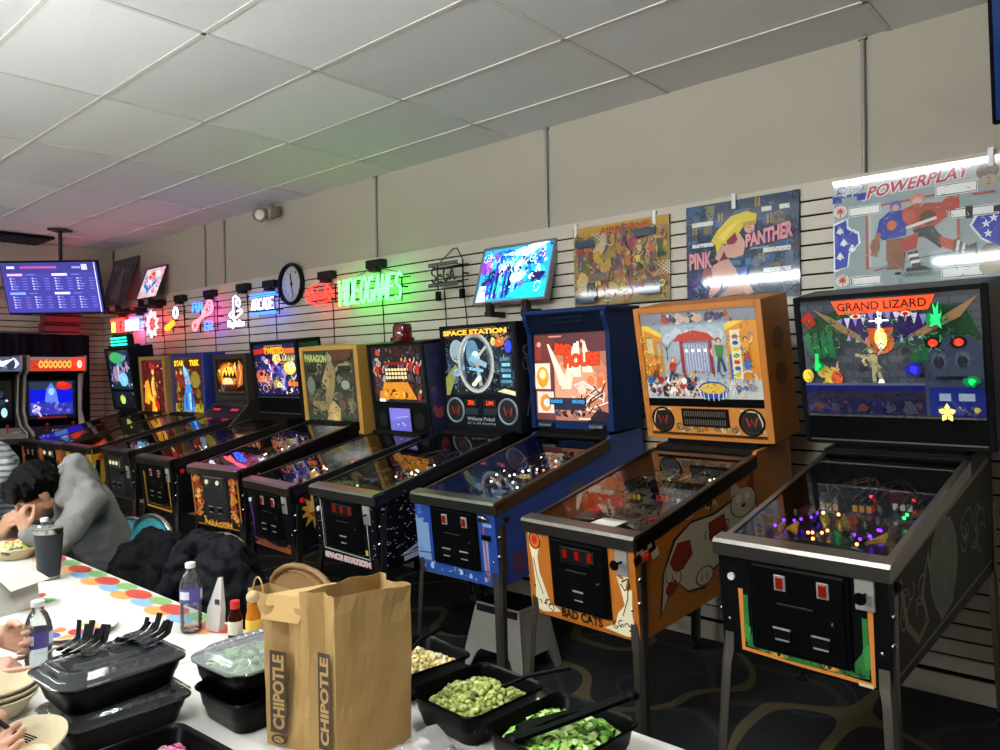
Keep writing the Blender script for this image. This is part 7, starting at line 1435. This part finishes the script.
SKIN = mat('#a97c60', .55, var=.05, bump=.05, scale=80)
def frame_from(f, up):
    f = V(f).normalized(); s = f.cross(V(up)).normalized(); u = s.cross(f); return Mx((( s.x, f.x, u.x, 0), (s.y, f.y, u.y, 0), (s.z, f.z, u.z, 0), (0, 0, 0, 1)))
def head(mb, c, f, up):
    """skull, jaw, nose, lips, brow, ears; +y of the local frame is the way the face looks"""
    T = Mx.Translation(V(c)) @ frame_from(f, up); old = mb.M; mb.M = T
    mb.ell((0, -.012, .03), (.075, .095, .085)); mb.ell((0, .022, -.035), (.060, .068, .075)); mb.ell((0, .050, -.085), (.028, .026, .022)); mb.caps((0, .082, .018), (0, .104, -.022), .011, .015)
    for s in (-1, 1): mb.ell((s * .014, .094, -.026), .010, 8, 6); mb.ell((s * .034, .062, -.018), (.024, .020, .020)); mb.ell((s * .033, .076, .034), (.024, .012, .009)); mb.ell((s * .078, -.008, -.005), (.010, .022, .034)); mb.ell((s * .066, .0, -.05), (.012, .03, .03))
    mb.ell((0, .082, -.052), (.024, .012, .006)); mb.ell((0, .080, -.062), (.021, .012, .007)); mb.M = old
    return T
def face(T, parent):
    for s in (-1, 1):
        mb = MB(T); mb.ell((s * .032, .071, .012), (.015, .010, .010), 12, 8); mb.use(1).ell((s * .032, .079, .010), (.007, .004, .007), 10, 6); mb.build('eye', [mat('#d8d0c8', .3), mat('#1c120c', .3)], parent, 180)
        mb = MB(T); mb.tube([(s * .016, .092, .036), (s * .034, .090, .044), (s * .054, .072, .038)], [.003, .005, .003], 6); mb.build('eyebrow', mat('#15110f', .8), parent, 180)
def hand(mb, w, d, n, side, curl, spread=.18, k=1.0):
    """palm and five fingers: w wrist, d pointing way, n way the palm faces, side=+1 thumb on (d x n) side"""
    w, d, n = V(w), V(d).normalized(), V(n).normalized(); n = (n - d * n.dot(d)).normalized(); s = d.cross(n) * side
    mb.caps(w - d * .03, w + d * .01, .024 * k, .025 * k)
    for q, L in ((.030, .082), (.011, .088), (-.009, .085), (-.028, .076)): mb.caps(w + s * q * .55 * k + d * .012 * k, w + s * q * k + d * L * k, .017 * k, .0125 * k, 10)
    for i, (q, l, r) in enumerate(((.030, .074, .0095), (.011, .082, .0098), (-.009, .077, .0093), (-.028, .060, .0083))):
        b = w + s * q * k + d * (.086 - .006 * (i in (0, 3))) * k; a = 0; dirn = (d + s * spread * (1.2 - i) * .5).normalized(); c = curl[i + 1]; p = b
        for f in (.46, .30, .24):
            a += c * (.9 if f > .4 else 1.1); e = p + (dirn * cos(a) + n * sin(a)) * l * f * k; mb.caps(p, e, r * k, r * k * .9, 10); p = e; r *= .93
    p = w + s * .022 * k + d * .018 * k; a = .75; c = curl[0]
    for f, r in ((.040, .0125), (.032, .0105), (.026, .0095)):
        e = p + (d * cos(a) + s * sin(a) * .8 + n * (.25 + c * .6)).normalized() * f * k; mb.caps(p, e, r * k, r * k * .92, 10); p = e; a -= .28 + .5 * c
def limb(mb, pts, rs):
    for i in range(len(pts) - 1): mb.caps(pts[i], pts[i + 1], rs[i], rs[i + 1])

def person(label, hip, chest, neck, hc, f, up, arms, top_col, legs_y, skin=SKIN, top_name='sweatshirt', hood=None, topm=None, seated_dir=-1, sh=.19, hair=True, with_head=True):
    t = thing('person', label, 'person', (hip[0], hip[1], 0)); o0 = V((hip[0], hip[1], 0)); L = lambda p: V(p) - o0
    hip, chest, neck, hc = L(hip), L(chest), L(neck), L(hc); arms = [dict(a, sh=L(a['sh']), el=L(a['el']), wr=L(a['wr'])) for a in arms]
    mb = MB()
    mb.caps(hip, hip.lerp(chest, .5), .13, .12); mb.caps(hip.lerp(chest, .5), chest, .12, .13)
    sx = (arms[0]['sh'] - arms[1]['sh']).normalized() if len(arms) > 1 else V((1, 0, 0)); c0 = (arms[0]['sh'] + arms[-1]['sh']) / 2
    for a in arms: mb.caps(c0, a['sh'], .085, .06)
    mb.caps(neck, hc, .055, .052); mb.caps(chest, neck, .09, .06)
    T = head(mb, hc, f, up)
    for a in arms:
        limb(mb, [a['sh'], a['el'], a['wr']], [.050, .040, .027]); hand(mb, a['wr'], a['d'], a['n'], a['s'], a['c'], k=a.get('k', 1.))
    for s in (-1, 1):
        h_ = hip + V((s * .09, 0, -.03)); kn = V((hip.x + s * .13, hip.y + seated_dir * .42, .50)); ft = V((kn.x, kn.y - seated_dir * .02, .08)); limb(mb, [h_, kn, ft], [.085, .06, .04]); mb.caps(ft + V((0, 0, -.02)), ft + V((0, seated_dir * .16, -.035)), .038, .034)
    mb.build('body', skin, t, None, (remesh(.0048, 3),)); face(T, t)
    mb = MB(); mb.caps(hip + V((0, 0, -.02)), hip.lerp(chest, .5), .145, .14); mb.caps(hip.lerp(chest, .5), chest, .14, .14)
    for a in arms: mb.caps(c0, a['sh'], .11, .085); mb.caps(chest, a['sh'], .12, .08); limb(mb, [a['sh'], a['el'], a['wr'].lerp(a['el'], a.get('cuff', .12))], [.078, .062, .042])
    mb.caps(chest, neck, .12, .075)
    if hood:
        for p0, p1, r0, r1 in hood: mb.caps(L(p0), L(p1), r0, r1)
    mb.build(top_name, topm or mat(top_col, .85, var=.05, bump=.3, scale=60), t, None, (remesh(.011, 5), crease(.035, .12), crease(.016, .04)))
    mb = MB()
    for s in (-1, 1):
        h_ = hip + V((s * .09, 0, -.05)); kn = V((hip.x + s * .13, hip.y + seated_dir * .42, .50)); ft = V((kn.x, kn.y - seated_dir * .02, .12)); limb(mb, [h_, kn, ft], [.115, .085, .065])
    mb.caps(hip + V((-.06, 0, -.05)), hip + V((.06, 0, -.05)), .13, .13); mb.build('trousers', mat('#1b1d26', .85, bump=.2), t, None, (remesh(.014, 4),))
    for s in (-1, 1):
        kn = V((hip.x + s * .13, hip.y + seated_dir * .42, .50)); mb = MB(); mb.caps((kn.x, kn.y - seated_dir * .04, .045), (kn.x, kn.y + seated_dir * .14, .04), .047, .040); mb.box(kn.x - .045, min(kn.y - seated_dir * .08, kn.y + seated_dir * .18), 0, kn.x + .045, max(kn.y - seated_dir * .08, kn.y + seated_dir * .18), .02, .008); mb.build('shoe', mat('#2a2a2c', .7), t, 60)
    if hair:
        mb = MB(T); rg = random.Random(5); mb.ell((0, -.030, .052), (.100, .112, .096)); mb.ell((0, -.055, .0), (.082, .075, .080))
        for k in range(70):
            a_ = rg.random() * 6.28; e_ = rg.random() * 1.35; p = V((.088 * cos(a_) * cos(e_), -.025 + .098 * sin(a_) * cos(e_), .045 + .088 * sin(e_))); q = p + V((.03 * cos(a_), .03 * sin(a_) + .012, -.012 - .02 * rg.random())); mb.caps(p, q, .017, .007, 8)
        for k in range(9): x = -.07 + .0175 * k; mb.caps((x, .055, .10), (x * 1.05, .098, .050 - .012 * rg.random()), .020, .008, 8)
        mb.build('hair', mat('#070606', .6, bump=.3, scale=60), t, None, (remesh(.006, 2), crease(.012, .025)))
    return t
GREY = '#73726d'
person('person in a grey hooded sweatshirt bowed over a bowl, hand at the mouth', (-4.05, 1.60, .53), (-4.03, 1.43, .90), (-3.98, 1.33, 1.03), (-3.95, 1.19, 1.005), (0.02, -.80, -.62), (0, -.45, .9),
    [dict(sh=(-3.83, 1.38, .965), el=(-3.74, 1.22, .80), wr=(-3.78, 1.10, .865), d=(-.35, -.15, .75), n=(-.3, .9, .2), s=-1, c=(.5, .8, .85, .9, .95), cuff=.05), dict(sh=(-4.22, 1.40, .97), el=(-4.22, 1.22, .83), wr=(-4.02, 1.07, .84), d=(.6, .1, .55), n=(.2, .9, .2), s=1, c=(.4, .7, .8, .8, .9), cuff=.05)], GREY, 0,
    hood=[((-4.08, 1.36, 1.04), (-3.90, 1.35, 1.04), .062, .062), ((-4.0, 1.42, 1.03), (-3.99, 1.38, 1.12), .075, .055), ((-3.90, 1.30, 1.03), (-3.98, 1.37, 1.14), .04, .045), ((-4.07, 1.30, 1.03), (-3.99, 1.37, 1.14), .04, .045), ((-3.86, 1.29, .98), (-3.90, 1.32, 1.05), .05, .05)])
# stripes of the second diner's top
M_ = bpy.data.materials.new('striped_cloth'); M_.use_nodes = True; N_, L_ = M_.node_tree.nodes, M_.node_tree.links; b_ = N_['Principled BSDF']; b_.inputs['Roughness'].default_value = .85
tc_ = N_.new('ShaderNodeTexCoord'); wv = N_.new('ShaderNodeTexWave'); wv.bands_direction = 'Z'; wv.inputs['Scale'].default_value = 9; wv.inputs['Distortion'].default_value = 1.5; wv.inputs['Detail'].default_value = 1; rp = N_.new('ShaderNodeValToRGB'); rp.color_ramp.elements[0].position = .5; rp.color_ramp.elements[0].color = lin('#a8a8a6'); rp.color_ramp.elements[1].position = .8; rp.color_ramp.elements[1].color = lin('#5a6268')
L_.new(tc_.outputs['Object'], wv.inputs['Vector']); L_.new(wv.outputs['Fac'], rp.inputs[0]); L_.new(rp.outputs[0], b_.inputs['Base Color'])
person('person in a striped grey hooded top at the left edge, behind the bowed diner', (-5.48, 1.66, .53), (-5.46, 1.46, .88), (-5.47, 1.34, 1.02), (-5.50, 1.20, 1.06), (-.1, -.9, -.35), (0, -.2, 1),
    [dict(sh=(-5.26, 1.42, .98), el=(-5.22, 1.20, .82), wr=(-5.36, 1.04, .80), d=(-.6, -.5, .0), n=(0, .1, -1), s=-1, c=(.2, .3, .3, .3, .4)), dict(sh=(-5.66, 1.42, .98), el=(-5.74, 1.20, .82), wr=(-5.60, 1.04, .80), d=(.6, -.5, 0), n=(0, .1, -1), s=1, c=(.2, .3, .3, .3, .4))], GREY, 0, topm=M_, hood=[((-5.56, 1.42, 1.02), (-5.36, 1.42, 1.02), .075, .075), ((-5.46, 1.48, 1.02), (-5.46, 1.44, 1.10), .08, .06)])
# near side: the hands that reach in from the left edge
SK2 = mat('#c0937a', .5, var=.05, bump=.05, scale=80)
person('person off the left edge whose hands hold a water bottle and point across the table', (-2.90, -.02, .53), (-2.84, .06, .95), (-2.84, .08, 1.14), (-2.83, .12, 1.28), (.3, .9, -.2), (0, .2, 1),
    [dict(sh=(-2.66, .06, 1.06), el=(-2.46, .36, .86), wr=(-2.23, .52, .815), d=(.50, .62, .12), n=(-.3, -.1, -1), s=-1, c=(.2, .0, .9, 1., 1.), cuff=.5), dict(sh=(-3.04, .14, 1.06), el=(-2.72, .42, .86), wr=(-2.325, .615, .862), d=(.85, .42, -.05), n=(.50, -.86, .05), s=-1, c=(.30, .50, .55, .60, .65), cuff=.55, k=1.0)], '#2c3038', 0, skin=SK2, seated_dir=1)
person('person off the lower left corner whose hand holds a bowl and a black fork', (-2.06, -.12, .53), (-2.02, -.02, .95), (-2.02, .0, 1.14), (-2.00, .05, 1.28), (.2, .9, -.3), (0, .2, 1),
    [dict(sh=(-1.86, -.02, 1.06), el=(-1.76, .20, .88), wr=(-1.735, .335, .815), d=(.25, .9, .0), n=(.45, .0, .9), s=-1, c=(.5, .25, .3, .3, .35), cuff=.5), dict(sh=(-2.20, .02, 1.06), el=(-2.02, .28, .88), wr=(-1.835, .410, .885), d=(.75, .55, -.30), n=(.35, -.1, -.9), s=-1, c=(.4, .7, .8, .9, .9), cuff=.5)], '#3a2c2c', 0, skin=SK2, seated_dir=1)
t = thing('fork', 'black plastic fork held over the bowl in the lower left corner', 'fork', (-1.76, .445, .875)); mb = MB(); mb.tube([(-.05, -.03, .03), (.0, .0, .0), (.045, .03, -.035)], [.004, .004, .005], 6); mb.build('handle', BLACK, t, 60); mb = MB()
for k in range(4): q = (k - 1.5) * .006; mb.tube([(.045 - q * .5, .03 + q, -.035), (.075 - q * .5, .05 + q, -.045)], .0016, 5)
mb.build('tine', BLACK, t)

# ------------------------------------------------------------------ camera, world, colour management
cam = bpy.data.cameras.new('camera'); co = bpy.data.objects.new('camera', cam); C.objects.link(co)
cam.sensor_width = 36; cam.lens = 36 * 758.33 / 1000; cam.clip_start = .02
yaw, pit, rol = .726857, -.0041378, -.0140748
fw = V((-sin(yaw) * cos(pit), cos(yaw) * cos(pit), sin(pit))); r0 = V((cos(yaw), sin(yaw), 0)); u0 = r0.cross(fw); r_ = r0 * cos(rol) + u0 * sin(rol); u_ = -r0 * sin(rol) + u0 * cos(rol)
co.matrix_world = Mx(((r_.x, u_.x, -fw.x, 0), (r_.y, u_.y, -fw.y, 0), (r_.z, u_.z, -fw.z, 1.542), (0, 0, 0, 1)))
sc = bpy.context.scene; sc.camera = co
w = bpy.data.worlds.new('world'); sc.world = w; w.use_nodes = True; w.node_tree.nodes['Background'].inputs[0].default_value = (.02, .02, .022, 1); w.node_tree.nodes['Background'].inputs[1].default_value = .2
vs = sc.view_settings; vs.view_transform = 'Standard'; vs.look = 'None'; vs.exposure = EXPO; vs.gamma = 1; vs.use_curve_mapping = False
sc.cycles.max_bounces = 10; sc.cycles.diffuse_bounces = 4; sc.cycles.transparent_max_bounces = 24; sc.cycles.sample_clamp_indirect = 4.; sc.cycles.caustics_reflective = False; sc.cycles.caustics_refractive = False
